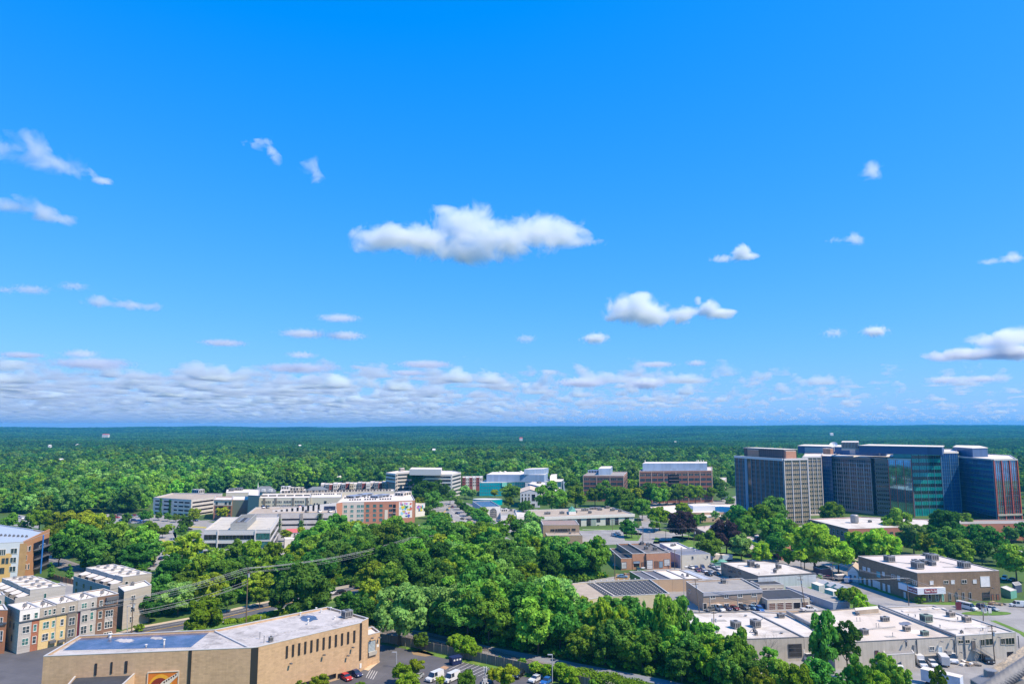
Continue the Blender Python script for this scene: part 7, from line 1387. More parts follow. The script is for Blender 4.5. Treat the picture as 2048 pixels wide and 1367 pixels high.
for k,(u,vb,vt)in enumerate(((345,1085,1049),(613,1075,1042),(652,1073,1040),(664,1088,1053),(540,1120,1056),(1300,1080,1062))):lamp(u,vb,vt,['slim lamp post on the left road','slim lamp post before the garage, first from the left','slim lamp post before the garage, in the middle','slim lamp post before the garage, last','slim flag pole like post at the pale office corner','slim lamp post at the crossroads'][k])
b=P(971,1372,0);e=PD(970.5,1333,b.y);t=thing('antenna_mast','grey antenna mast with white boxes between the car park trees','mast',tuple(b));mb=MB();mb.tube([b,e],.16,PG,8);mb.build('pole',t)
for k,(dx,dz,w_,h_)in enumerate(((-.3,-.4,.12,.5),(.3,-.4,.12,.5),(0,-3.6,.55,.7),(-.6,-4.1,.25,.5),(.55,-4.4,.3,.6))):mb=MB();mb.box(e+Vector((dx,-.1,dz)),w_,.2,h_,WHITE);mb.build('antenna_box',t)
T=tree_px
def many(lst,lab,grp):
 for q in lst:T(q[0],q[1],q[2],q[3],lab(q),grp)
LBL={}
def TL_(u,v,r,kind,where,grp):T(u,v,r,kind,TREE_WORDS[kind]+' '+where,grp)
for q in[(80,1036,19,'lime','at the left end of the yellow topped row'),(106,1044,15,'lime','second in the yellow topped row'),(130,1039,19,'yellow','third in the yellow topped row'),(163,1040,20,'yellow','fourth in the yellow topped row'),(192,1047,22,'yellow','at the right end of the yellow topped row'),(222,1037,9,'dark','beside the red parked car'),(150,1072,26,'oak','behind the orange apartments'),(178,1092,28,'dark','above the rail bend'),(214,1078,26,'oak','in the left grove'),(250,1078,27,'oak','at the centre of the left grove'),(238,1106,26,'dark','low in the left grove'),(283,1083,27,'oak','at the right of the left grove'),(300,1056,15,'lime','at the upper right of the left grove'),(120,1094,22,'dark','just right of the orange apartments'),(98,1068,14,'olive','on the left of the orange end wall'),(272,1112,24,'dark','at the foot of the left grove'),(205,1112,20,'dark','above the rail line in the left grove'),(310,1100,17,'ragged','beside the left road'),(325,1062,9,'lime','by the left road crossing'),(118,1058,13,'olive','between apartments and yellow topped row'),(60,1062,10,'dark','behind the apartment roof'),(20,1040,12,'oak','at the left edge by the car park'),(45,1050,9,'grey','in the far left car park')]:TL_(*q,'left grove by the apartments')
for q in[(363,1059,11,'dark','lower of the round pair on the left road'),(371,1044,11,'dark','upper of the round pair on the left road'),(252,1036,9,'dark','in the middle of the left car park'),(288,1030,9,'dark','between left car park and garage'),(299,1029,8,'oak','just left of the garage'),(387,1030,12,'olive','at the corner of the left garage'),(445,1024,11,'yellow','before the brick apartment balconies'),(336,1032,6,'oak','under the right vine of the left garage'),(318,1030,6,'oak','under the left vine of the left garage'),(352,1034,6,'oak','third at the foot of the left garage'),(366,1034,5,'oak','last at the foot of the left garage'),(338,1055,8,'lime','beside the left road kiosk'),(102,1137,8,'cone','left of two behind the townhouses'),(139,1141,8,'cone','right of two behind the townhouses'),(170,1128,8,'oak','beside the rail line behind the townhouses'),(661,1063,7,'cone','left of two before the tan apartments'),(682,1062,7,'cone','right of two before the tan apartments'),(649,1057,13,'lime','in front of the right parking garage'),(572,1068,9,'olive','behind the coral roofed house'),(602,1060,7,'yellow','low on the garage wall')]:TL_(*q,'street trees on the left')
for q in[(372,1098,30,'olive','left of the pale office'),(345,1140,28,'dark','beside the lower left road'),(322,1175,24,'dark','right of the dark sided townhouse'),(398,1142,28,'olive','above the power lines on the left'),(358,1190,26,'grey','under the power lines on the left'),(418,1180,28,'olive','near the tall dark pole'),(444,1148,26,'oak','left of the tall dark pole'),(300,1212,19,'dark','at the road by the townhouse pole'),(405,1233,33,'lime','alone between road and beige hall'),(614,1182,44,'dark','large and alone beside the bridge'),(558,1196,20,'dark','left of the large bridge tree'),(468,1098,16,'oak','at the left foot of the pale office'),(500,1108,24,'lime','before the pale office'),(547,1100,18,'lime','at the right corner of the pale office'),(590,1103,17,'yellow','before the windowless white box'),(538,1138,27,'lime','right of the tall dark pole'),(575,1140,26,'dark','in the belt right of the tall dark pole'),(478,1140,24,'dark','behind the tall dark pole'),(516,1168,22,'olive','over the road right of the pole'),(430,1112,16,'oak','at the left corner of the pale office'),(520,1190,15,'olive','above the bright road verge'),(455,1195,17,'dark','over the road left of the tall pole'),(800,1218,46,'grey','large and rounded right of the beige hall'),(745,1195,30,'olive','behind the bridge'),(692,1212,22,'dark','over the bridge, left'),(722,1216,24,'dark','over the bridge, middle'),(752,1232,20,'dark','over the bridge, right'),(672,1232,12,'oak','low behind the beige hall roof'),(628,1068,7,'oak','right of the coral roofed house')]:TL_(*q,'trees between office and beige hall')
for q in[(835,962,17,'ragged','tall before the white mid-rise'),(850,986,20,'dark','below the tall one at the mid-rise'),(878,980,18,'dark','at the right of the mid-rise clump'),(866,1000,16,'dark','low in the mid-rise clump'),(893,968,8,'ragged','thin before the mid-rise windows'),(900,990,11,'dark','at the right end of the mid-rise clump'),(840,1008,12,'olive','above the painted wall'),(858,1022,10,'grey','right of the painted wall'),(835,990,12,'dark','behind the mural wall'),(915,1000,9,'grey','at the far end of the main street'),(930,982,10,'grey','between mid-rise and teal glass'),(945,986,8,'grey','left of the curved glass pavilion'),(920,1009,6,'dark','first in the street row from the top'),(927,1013,7,'dark','second in the street row'),(935,1018,8,'dark','third in the street row'),(944,1023,9,'dark','fourth in the street row'),(953,1029,10,'dark','fifth in the street row'),(963,1036,12,'dark','sixth in the street row'),(973,1045,13,'dark','last in the street row'),(966,1024,10,'oak','above the street row by the market hall'),(990,985,7,'yellow','before the teal glass'),(1014,982,12,'oak','before the teal balconies'),(1028,984,12,'oak','left of the peaked civic building'),(1017,1003,9,'lime','below the curved pavilion'),(1046,1016,10,'ragged','left before the peaked civic building'),(1055,1013,10,'dark','right before the peaked civic building'),(1002,1060,17,'oak','first below the market hall'),(1036,1057,17,'dark','second below the market hall'),(1064,1063,18,'grey','third below the market hall'),(984,1074,19,'lime','fourth below the market hall'),(1022,1041,11,'olive','small below the market hall'),(1076,1044,13,'grey','thin at the left end of the long white building'),(1060,1035,12,'grey','above the left end of the long white building'),(1103,992,23,'oak','large beside the peaked civic building'),(1122,1006,13,'lime','below the large civic tree'),(1150,990,18,'lime','left of the first brick office'),(1145,965,14,'oak','behind the large civic tree'),(1160,1000,11,'lime','low left of the first brick office'),(1190,990,15,'lime','left before the first brick office'),(1214,984,18,'oak','right before the first brick office'),(1238,994,20,'oak','below the first brick office corner'),(1270,988,14,'yellow','between the two brick offices'),(1256,1008,17,'oak','behind the long white building'),(1284,1014,16,'oak','at the corner behind the long white building'),(1262,968,11,'lime','in the gap of the brick offices'),(1225,1004,14,'oak','over the long white roof')]:TL_(*q,'trees in the town centre')
for q in[(1300,982,16,'oak','first before the wide brick office'),(1318,990,15,'oak','second before the wide brick office'),(1334,985,16,'oak','third before the wide brick office'),(1358,984,16,'oak','fourth before the wide brick office'),(1390,984,16,'lime','fifth before the wide brick office'),(1415,982,14,'lime','last before the wide brick office'),(1374,978,10,'oak','small between fourth and fifth'),(1442,985,10,'dark','right of the wide brick office'),(1460,1001,8,'grey','at the foot of the tower, left'),(1345,975,9,'lime','tucked against the wide brick office')]:TL_(*q,'row of trees before the wide brick office')
for q in[(1318,1032,19,'lime','left of the plum tree'),(1308,1046,12,'lime','low by the crossroads'),(1368,1024,16,'olive','behind the plum tree'),(1350,1038,12,'lime','against the plum tree'),(1364,1047,25,'plum','left of the plum pair'),(1452,1072,30,'plum','right of the plum pair'),(1388,1040,12,'oak','right of the left plum tree'),(1418,1088,21,'oak','in front of the right plum tree'),(1482,1090,20,'grey','soft, right of the right plum tree'),(1521,1104,19,'lime','on the verge behind the workshop'),(1478,1032,20,'dark','behind the right plum tree'),(1490,1052,20,'oak','right above the right plum tree'),(1466,1034,13,'olive','before the long tan roof'),(1524,1036,24,'lime','with yellow top before the tower'),(1548,1020,22,'dark','at the left foot of the tower'),(1545,1062,25,'oak','between school and tower'),(1568,1050,18,'oak','at the right foot of the tower slab'),(1590,1060,13,'olive','beside the parked navy car'),(1555,1088,20,'dark','over the school wall'),(1576,1113,15,'olive','small before the lime giants'),(1430,1030,8,'grey','small by the low peach wing'),(1448,1035,7,'grey','second small by the low peach wing'),(1404,1004+30,7,'oak','third small by the low peach wing'),(1628,1090,38,'lime','big left one of the lime giants'),(1675,1108,27,'lime','middle one of the lime giants'),(1718,1093,27,'lime','right middle one of the lime giants'),(1762,1092,34,'lime','rightmost of the lime giants'),(1664,1024,19,'lime','alone before the tower recess'),(1792,1046,24,'oak','rising before the white tower roof'),(1826,1072,24,'grey','behind the brown building, left'),(1850,1090,20,'olive','behind the brown building'),(1892,1050,28,'dark','tall before the teal tower glass'),(1894,1088,27,'dark','below the tall one by the tower'),(1926,1044,17,'oak','right of the tall one by the tower'),(1944,1076,25,'dark','in the right hand clump'),(1918,1100,22,'oak','low in the right hand clump'),(1962,1098,18,'dark','right in the right hand clump'),(1990,1084,20,'ragged','in the right gap of the clump'),(2030,1118,27,'oak','large at the right edge'),(2022,1066,13,'grey','before the orange red wall'),(2045,1060,14,'dark','at the right edge by the wall'),(1872,1112,16,'lime','at the back of the brown building'),(2003,1108,14,'dark','left of the large right edge one'),(1608,1104,20,'dark','in the shade of the lime giants'),(1862,1068,18,'oak','between the grey and the tall ones'),(1975,1062,12,'grey','before the paired windows'),(1740,1110,18,'lime','low before the lime giants')]:TL_(*q,'trees on the right before the tower complex')
for q in[(1688,1192,14,'lime','in the thicket beside the tents'),(1706,1194,17,'olive','tallest in the thicket by the tents'),(1722,1203,15,'lime','right in the thicket by the tents'),(1252,1053,12,'dark','left of the round street pair'),(1263,1055,12,'dark','right of the round street pair'),(1430,1215,0,'bush','')][:-1]:TL_(*q,'trees in the yards')
for q in[(1652,1356,1217,27,'dark','ivy covered giant before the stained roof'),(1640,1400,1315,30,'dark','at the foot of the giant'),(1697,1356,1238,26,'ragged','leaning right beside the giant'),(1722,1410,1312,26,'oak','at the bottom edge before the box truck'),(1772,1392,1305,22,'oak','before the ladder van'),(1802,1405,1328,22,'oak','before the second box van'),(1756,1415,1338,24,'lime','at the bottom right of the yard'),(1880,1400,1330,14,'olive','small before the long trailer'),(1686,1412,1345,22,'dark','at the bottom edge of the yard'),(1483,1375,1262,26,'oak','leafy before the left white roof'),(1397,1330,1232,13,'ragged','thin before the left white roof'),(1455,1392,1300,28,'dark','low in the bottom belt'),(1600,1410,1322,25,'lime','behind the clutter at the bottom'),(1560,1400,1315,22,'oak','beside the dead tree'),(1420,1372,1290,26,'lime','bright, below the transformer pole'),(1520,1410,1335,24,'olive','at the bottom edge left of the dead tree'),(1330,1330,1185,26,'oak','tall before the black seamed roof, right'),(1285,1325,1203,26,'dark','before the black seamed roof'),(1205,1305,1198,24,'olive','before the cream building, left'),(1245,1310,1212,20,'lime','before the cream building, middle'),(1100,1290,1162,38,'oak','broad and tall left of the cream building'),(1360,1325,1190,24,'ragged','tall left of the first white roof')]:T2(*q[:5],TREE_WORDS[q[4]]+' '+q[5],'trees in the yards')
for q in[(805,1343,16,'lime','left of the car park pair'),(833,1332,14,'yellow','right of the car park pair'),(815,1362,17,'lime','below the car park pair'),(933,1358,16,'oak','round between the white vans'),(1012,1350,20,'yellow','before the black car'),(640,1364,15,'olive','before the beige hall windows'),(722,1372,9,'lime','small below the navy car'),(880,1360,8,'yellow','small between the vans'),(985,1348,12,'yellow','beside the antenna mast'),(600,1375,12,'olive','small at the bottom edge by the hall')]:TL_(*q,'small trees in the car park')
for q in[(842,1279,13,'oak'),(900,1288,10,'limebush'),(912,1280,13,'lime'),(930,1290,17,'lime'),(950,1300,12,'lime'),(862,1288,6,'limebush'),(1000,1318,9,'limebush'),(1052,1330,9,'limebush'),(1072,1334,11,'lime'),(1096,1340,11,'lime'),(1120,1338,13,'lime'),(1140,1350,14,'lime')]:T(q[0],q[1],q[2],q[3],'bright green scrub tree between wooden fence and rail line','scrub along the fence')
T(1840,1193,11,'bush','dark green rounded bush at the sign canopy corner');T(1430,1122,6,'bush','clipped round bush by the green tarp');T(278,1253,9,'limebush','green shrub at the foot of the brown townhouse');T(1505,1212,5,'limebush','small yellowish bush at the tan office wall');T(1640,1152,5,'bush','little bush at the workshop corner')
def hedge(line,w_,h,lab,name='hedge'):
 pts=[P(u,v,0)for u,v in line];V=[];rg=np.random.default_rng(9)
 for a,b in zip(pts,pts[1:]):
  t=(b-a);L=t.length;t=t/L;n=Vector((-t.y,t.x,0));m=int(L*150)
  s=rg.uniform(0,L,m);th=rg.uniform(0,PI,m);rr_=rg.uniform(.8,1.08,m)
  for k in range(m):
   o_=a+t*s[k]+n*(math.cos(th[k])*w_/2*rr_[k])+Vector((0,0,max(.1,math.sin(th[k])**.6*h*rr_[k]+.25*math.sin(s[k]*.9))))
   nm=(n*math.cos(th[k])+Vector((0,0,math.sin(th[k])))+Vector(rg.normal(size=3)*.4)).normalized();x=nm.orthogonal().normalized();x.rotate(Quaternion(nm,rg.uniform(0,6)));y=nm.cross(x);q=.24*rg.uniform(.6,1.4)
   V.append((o_-x*q,o_-y*q*.8,o_+x*q,o_+y*q*.8))
 mb=MB();
 for q in V:mb.v+=[tuple(p)for p in q];i=len(mb.v)-4;mb.f.append([i,i+1,i+2,i+3]);mb.m.append(0)
 mb.mats=[LEAF['lime']];o=mb.build(name,None,tuple(pts[0]));tag(o,lab,'hedge')
hedge([(1112,1352),(1160,1362),(1215,1372),(1290,1392)],5,3.4,'long bright green hedge running down to the bottom edge')
hedge([(448,1247),(500,1240),(560,1228),(590,1220)],2.2,1.4,'low green hedge between the road and the beige hall roof','hedge')
def dead(u,vb,vt,lab):
 b=P(u,vb,0);e=PD(u,vt,b.y);Ht=e.z;rg=random.Random(2);t=thing('dead_tree',lab,'tree',tuple(b));mb=MB();bm=M('dead_wood',(.33,.27,.22),rough=.9)
 def br_(p,d,L,r,n):
  q=p+d*L;mb.tube([p,(p+q)/2+Vector((rg.uniform(-.2,.2),0,0)),q],r,bm,5,r2=r*.5)
  if n:
   for k in range(3):dd2=(d+Vector((rg.uniform(-.7,.7),rg.uniform(-.5,.5),rg.uniform(0,.4)))).normalized();br_(q if k else(p+q)/2,dd2,L*.68,r*.5,n-1)
 br_(b,Vector((0,0,1)),Ht*.4,.22,4);mb.build('branches',t)
dead(1536,1345,1262,'bare dead tree standing before the narrow white roof')
T(1537,1318,12,'column','ivy growing up the foot of the dead tree',None,'climbing_ivy')
def fill(poly,spacing,kinds,lab,grp,maxn,smin,smax,seed):
 pg=[tuple(P(u,v,0).xy)for u,v in poly];rg=random.Random(seed);x0,x1=min(p[0]for p in pg),max(p[0]for p in pg);y0,y1=min(p[1]for p in pg),max(p[1]for p in pg);n=0;tries=0
 while n<maxn and tries<9000:
  tries+=1;x,y=rg.uniform(x0,x1),rg.uniform(y0,y1)
  if not inpoly(x,y,pg)or not clear(x,y):continue
  s=rg.uniform(smin,smax);k=rg.choices([q[0]for q in kinds],[q[1]for q in kinds])[0];Rr=KINDS[k][1]*s
  if any((x-a)**2+(y-b)**2<(spacing*.5*(1+0)+.38*(Rr+c_)-2)**2 for a,b,c_ in TREEPOS):continue
  tree_at(x,y,k,s,TREE_WORDS[k]+' '+lab,grp);n+=1
 print(grp,n,tries)
def inpoly(x,y,poly):
 c=False;n=len(poly)
 for i in range(n):
  x1,y1=poly[i][:2];x2,y2=poly[(i+1)%n][:2]
  if(y1>y)!=(y2>y)and x<(x2-x1)*(y-y1)/(y2-y1)+x1:c=not c
 return c
def clear(x,y):
 for pl,bb in CLEARP:
  if bb[0]<x<bb[2]and bb[1]<y<bb[3]and inpoly(x,y,pl):return False
 return True
KM=[('oak',5),('dark',5),('lime',1.2),('olive',2.5),('grey',1.6)]
belt=[(560,1150),(600,1112),(690,1090),(850,1075),(960,1090),(1085,1130),(1160,1134),(1222,1152),(1210,1160),(1110,1172),(1108,1222),(1060,1240),(960,1240),(850,1236),(770,1215),(700,1170),(560,1180)]
fill(belt,8,KM,'in the wide belt of trees across the middle','trees of the wide middle belt',90,1.0,1.4,3)
rail=[(850,1236),(960,1240),(1060,1240),(1108,1222),(1150,1240),(1340,1268),(1420,1310),(1540,1340),(1640,1367),(1680,1400),(1480,1396),(1330,1356),(1170,1326),(1075,1308),(983,1291),(848,1260)]
fill([(850,1236),(960,1240),(1060,1240),(1100,1222),(1120,1250),(1130,1318),(1075,1308),(983,1291),(848,1260)],5,[('oak',4),('dark',5),('grey',3)],'towering over the rail trail right of the beige hall','tall trees over the rail trail',20,1.2,1.45,14)
fill(rail,4,[('oak',5),('dark',6),('lime',.8),('olive',1.5),('ragged',1)],'in the wood beside the rail trail','trees of the wood along the rail trail',60,.72,.95,4)
fill([(310,1230),(340,1200),(450,1205),(560,1190),(640,1175),(560,1160),(330,1160),(300,1200)],6,KM,'in the scrub beyond the lower road','trees of the scrub beyond the lower road',10,.7,1.0,5)
ug=[];rg=random.Random(8)
for poly,st in((belt,2.6),(rail,2.2),([(280,1238),(330,1170),(400,1120),(560,1115),(640,1165),(560,1190),(440,1212)],2.8),([(200,1130),(95,1095),(130,1060),(300,1060),(320,1100),(290,1150)],3.0),([(1040,1332),(1110,1350),(1190,1367),(1260,1390),(1150,1372),(1050,1342)],2.0),([(1570,1178),(1640,1180),(1760,1210),(1700,1214),(1668,1200)],2.4),([(1560,1120),(1600,1080),(1700,1075),(1760,1100),(1740,1118),(1640,1124)],4)):
 pg=[tuple(P(u,v,0).xy)for u,v in poly];x0,x1=min(p[0]for p in pg),max(p[0]for p in pg);y0,y1=min(p[1]for p in pg),max(p[1]for p in pg);y=y0
 while y<y1:
  x=x0
  while x<x1:
   a,b=x+rg.uniform(-.5,.5)*st,y+rg.uniform(-.5,.5)*st
   if inpoly(a,b,pg)and clear(a,b):ug.append((a,b,-.1,rg.uniform(.5,1.2)*st/2.4,rg.choices([0,1,2],[5,3,1])[0]))
   x+=st
  y+=st
print('undergrowth',len(ug))
UG=ug
for k,(u,v,w_,nm)in enumerate([(122,918,7,'white'),(148,945,12,'grey roofed'),(205,985,16,'grey roofed'),(162,993,9,'pale'),(250,902,5,'white'),(296,897,8,'grey roofed'),(380,933,5,'white'),(428,939,18,'long white roofed'),(462,935,16,'long white roofed'),(408,949,8,'pink roofed'),(565,952,9,'white'),(652,941,9,'white'),(678,953,6,'white'),(750,905,14,'white'),(212,868,12,'pink roofed'),(1042,875,6,'red roofed'),(600,890,4,'white'),(868,898,5,'white'),(1663,866,6,'pale'),(1350,883,4,'white'),(1500,861,6,'pink'),(1610,857,5,'white'),(100,890,4,'white')]):
 h=9 if v>900 else 16;d=ray(u,v);D=(68-h)/(-d[2]/d[1]);
 if D>2500:D=2500+(D-2500)*.5
 p=PD(u,v,D);z0=tz(p.x,p.y);Wd=w_/F*D;X=Vector((1,0,0));Y=Vector((0,1,0));t=thing('house','%s house peeking from the far woods, %s'%(nm,['leftmost of the near left trio','below the leftmost white one','above the left car park','left of the grey roofed pair','far left of centre','right of the far left one','left of the long roofs','left of the two long roofs','right of the two long roofs','below the long roofs','left behind the church spire','above the town homes','right above the town homes','high above the mid-rise','far at the upper left','alone near the horizon in the middle','far above the church','far above the mid-rise','near the horizon above the tower','far above the brick offices','on the far ridge above the tower','on the far right ridge','small at the far left'][k]),'house',(p.x,p.y,z0))
 top=p.z;c=Vector((p.x,p.y,0));wm=WHITE;rm={'white':WHITE,'pink':FINR,'red':M('roof_red',(.5,.08,.05),rough=.7),'pale':ROOFC,'long':ROOFC,'grey':METAL}[nm.split()[0]]if nm.split()[0]in('white','pink','red','pale','long','grey')else ROOFC
 if nm=='white roofed':rm=ROOFC
 dpt=min(14,max(8,Wd*.6));mb=MB();mb.prism([(c.x-Wd/2,c.y-dpt/2),(c.x+Wd/2,c.y-dpt/2),(c.x+Wd/2,c.y+dpt/2),(c.x-Wd/2,c.y+dpt/2)],z0-3,top-1.5,wm);mb.build('wall',t,origin=worldloc(t))
 mb=MB();a,b=Wd/2+.5,dpt/2+.5;mb.add([(c.x-a,c.y-b,top-1.6),(c.x+a,c.y-b,top-1.6),(c.x+a,c.y+b,top-1.6),(c.x-a,c.y+b,top-1.6),(c.x-a,c.y,top+1.6),(c.x+a,c.y,top+1.6)],[[0,1,5,4],[2,3,4,5],[3,0,4],[1,2,5]],rm);mb.build('roof',t,origin=worldloc(t))
 CLEAR.append((p.x,p.y-8,Wd*.55+7))
rg=random.Random(77)
for k in range(60):
 D=720*(4.6**rg.random());u=rg.uniform(10,2030)
 if D<1000 and not(20<u<620):continue
 x=(u-U0)/F*D;z0=tz(x,D);w2_,d2_=rg.uniform(5,9),rg.uniform(4,6);an=rg.uniform(0,3);X=Vector((math.cos(an),math.sin(an),0));Y=Vector((-X.y,X.x,0));c=Vector((x,D,z0));hh=rg.uniform(7,10);m_=rg.choice([WHITE,METAL,ROOFC,slate,ROOFW]);t=thing('house','%s roofed house among the trees of the far woods'%{'white_paint':'white','unit_grey_metal':'grey','roof_clean_white':'pale','roof_slate_grey':'slate','roof_white_membrane':'cream'}[m_.name],'house',tuple(c),'houses scattered in the far woods');mb=MB();mb.box(c+Vector((0,0,hh/2)),w2_,d2_,hh/2,WHITE,X=X,Y=Y);mb.build('wall',t)
 mb=MB();e=[c+X*(w2_*1.08*i)+Y*(d2_*1.12*j)+Vector((0,0,hh))for i,j in((-1,-1),(1,-1),(1,1),(-1,1))]+[c+X*(w2_*i)+Vector((0,0,hh+3.4))for i in(-1,1)];mb.add(e,[[0,1,5,4],[2,3,4,5],[3,0,4],[1,2,5]],m_);mb.build('roof',t);CLEAR.append((x-x/D*9,D-9,12))
for u,D in((484,3300),(1484,5200)):e=PD(u,858 if u<600 else 841,D);mb=MB();mb.tube([(e.x,e.y,0),e],.8,STEEL,6,r2=.3);o=mb.build('radio_mast',None,(e.x,e.y,0));tag(o,'thin radio mast above the far woods %s'%('left of the mid-rise' if u<600 else 'over the dark tower roofs'),'mast')
def inworld(u,v,dist):d=Vector(ray(u,v)).normalized();return Vector((0,0,H))+d*dist
led=M('ledge_concrete',(.46,.36,.25),rough=.95,var=.12,scale=22,stain=(.38,.28,.17),stain_amt=.6,bump=.4)
t=thing('roof_ledge','rough tan concrete roof ledge crossing the bottom right corner close by','ledge',tuple(inworld(2030,1345,2.3)))
A0,A1,B0,B1=inworld(1890,1400,1.75),inworld(2110,1247,2.3),inworld(2060,1500,1.5),inworld(2300,1330,1.9)
mb=MB();dn_=Vector((0,0,-.5));V=[A0,A1,B1,B0]+[p+dn_ for p in(A0,A1,B1,B0)];mb.add(V,[[0,3,2,1],[4,5,6,7],[0,1,5,4],[1,2,6,5],[2,3,7,6],[3,0,4,7]],led);mb.build('slab',t)
rope=M('braided_steel',(.20,.195,.20),rough=.6,var=.15,scale=30,metal=.2);
a,b=inworld(1940,1404,1.5),inworld(2120,1282,1.75);ax=(b-a).normalized();L=(b-a).length;x=ax.orthogonal().normalized();y=ax.cross(x);tr_=thing('steel_rope','thick braided grey steel rope lying on the roof ledge','rope',tuple(a));mb=MB()
mb.tube([a,b],.009,rope,12);
for s in range(9):
 pts=[a+ax*(L*k/60)+x*(.009*math.cos(2*PI*s/9+k*.45))+y*(.009*math.sin(2*PI*s/9+k*.45))for k in range(61)];mb.tube(pts,.0035,rope,5)
mb.build('rope',tr_)
tp=thing('metal_plate','grey metal bracket plate bolted beside the steel rope','bracket',tuple(inworld(1975,1350,1.7)));mb=MB();q=[inworld(1940,1357,1.62),inworld(1985,1338,1.75),inworld(2060,1362,1.62),inworld(2010,1400,1.5)];V=q+[p-Vector((0,0,.012))for p in q];mb.add(V,[[0,3,2,1],[4,5,6,7],[0,1,5,4],[1,2,6,5],[2,3,7,6],[3,0,4,7]],rope);mb.build('plate',tp)
c=inworld(1982,1352,1.66);mb=MB();mb.tube([c-Vector((0,0,.005)),c+Vector((0,0,.012))],.011,METAL,6);mb.build('bolt',tp)
def cloud_mat(name,lobes,nscale,amp,dens,seed,off=0.,det=5):
 m=bpy.data.materials.new(name);m.use_nodes=True;nt=m.node_tree;N=nt.nodes;L=nt.links
 for n in list(N):N.remove(n)
 out=N.new('ShaderNodeOutputMaterial');pv=N.new('ShaderNodeVolumePrincipled')
 pv.inputs['Color'].default_value=(.965,.985,1,1);pv.inputs['Anisotropy'].default_value=.25
 tc=N.new('ShaderNodeTexCoord')
 nz=N.new('ShaderNodeTexNoise');nz.noise_dimensions='4D';nz.inputs['W'].default_value=seed
 nz.inputs['Scale'].default_value=nscale;nz.inputs['Detail'].default_value=det+1;nz.inputs['Distortion'].default_value=.7;nz.inputs['Roughness'].default_value=.64
 L.new(tc.outputs['Object'],nz.inputs['Vector'])
 last=None
 for c,r in lobes:
  s=N.new('ShaderNodeVectorMath');s.operation='SUBTRACT';s.inputs[1].default_value=c;L.new(tc.outputs['Object'],s.inputs[0])
  d=N.new('ShaderNodeVectorMath');d.operation='DIVIDE';d.inputs[1].default_value=r;L.new(s.outputs[0],d.inputs[0])
  ln=N.new('ShaderNodeVectorMath');ln.operation='LENGTH';L.new(d.outputs[0],ln.inputs[0])
  if last is None:last=ln.outputs['Value']
  else:
   mn=N.new('ShaderNodeMath');mn.operation='SMOOTH_MIN';mn.inputs[2].default_value=.25
   L.new(last,mn.inputs[0]);L.new(ln.outputs['Value'],mn.inputs[1]);last=mn.outputs[0]
 a=N.new('ShaderNodeMath');a.operation='MULTIPLY_ADD';a.inputs[1].default_value=amp;a.inputs[2].default_value=.68-amp*.5+off
 L.new(nz.outputs['Fac'],a.inputs[0])
 b=N.new('ShaderNodeMath');b.operation='SUBTRACT';L.new(a.outputs[0],b.inputs[0]);L.new(last,b.inputs[1])
 c=N.new('ShaderNodeMath');c.operation='MULTIPLY';c.inputs[1].default_value=dens;c.use_clamp=False;L.new(b.outputs[0],c.inputs[0])
 e=N.new('ShaderNodeMath');e.operation='MAXIMUM';e.inputs[1].default_value=0.;L.new(c.outputs[0],e.inputs[0])
 L.new(e.outputs[0],pv.inputs['Density']);L.new(pv.outputs[0],out.inputs['Volume'])
 m.cycles.volume_step_rate=1.
 return m
NCL=[0]
def cloud(label,D,lobes,amp=1.1,dens=0.03,nsc=None,off=.1,group='small clouds drifting in the blue sky',depth=.8,step=.22,det=5):
 """lobes: (u, v, ru, rv) seen from the camera; each is an ellipsoid at distance D"""
 NCL[0]+=1
 u=sum(l[0]for l in lobes)/len(lobes);v=sum(l[1]for l in lobes)/len(lobes)
 C0=PD(u,v,D);k=C0 .length/F if False else D/F
 LL=[]
 for i,l in enumerate(lobes):
  c=PD(l[0],l[1],D)-C0;c.y+=(i%3-1)*.15*l[2]*k
  LL.append((tuple(c),(l[2]*k,max(l[2]*depth,l[3])*k,l[3]*k*1.05)))
 dens*=1. if dens>.75 else .6
 mm=cloud_mat('cloud_vapour',LL,nsc or 1.6/(max(l[3]for l in lobes)*k),amp,dens*4.2/(max(l[3]for l in lobes)*k),NCL[0]*3.7,off,det)
 lo=[min(c[i]-r[i]*1.5 for c,r in LL)for i in range(3)];hi=[max(c[i]+r[i]*1.5 for c,r in LL)for i in range(3)]
 mb=MB()
 cx=[(a+b)/2 for a,b in zip(lo,hi)];hx=[(b-a)/2 for a,b in zip(lo,hi)]
 mb.prism([(cx[0]+hx[0]*math.cos(t),cx[1]+hx[1]*math.sin(t))for t in np.linspace(0,2*PI,17)[:-1]]if len(lobes)==1 else[(lo[0],lo[1]),(hi[0],lo[1]),(hi[0],hi[1]),(lo[0],hi[1])],lo[2],hi[2],mm)
 o=mb.build('cloud',None,(0,0,0));o.location=C0
 tag(o,label,'cloud',group)
 mm.cycles.volume_step_rate=step
 return o
cloud('large white heaped cloud with ragged ends in the middle of the sky',5200,[(800,478,92,24),(725,468,34,11),(860,482,70,26),(770,476,60,18),(1120,474,60,22),(935,447,72,36),(885,420,26,14),(925,504,88,22),(1085,462,80,34),(1000,482,110,34),(1160,484,40,12)],amp=3.5,dens=.80,nsc=.0058,off=.32,group=None,depth=.5,step=.12,det=7)
cloud('bright white cloud with a knob on top, above the brick offices',8200,[(1262,620,52,30),(1300,628,55,22),(1360,628,48,18),(1283,596,20,12),(1222,636,14,7)],amp=3.1,dens=1.17,nsc=.004,off=.26,group=None,step=.12,det=6)
cloud('small white wedge cloud touching the knobbed white cloud',8300,[(1415,618,30,18),(1445,625,42,10),(1397,602,9,12)],amp=3.1,dens=1.04,nsc=.004,off=.2,group=None,step=.15,det=6)
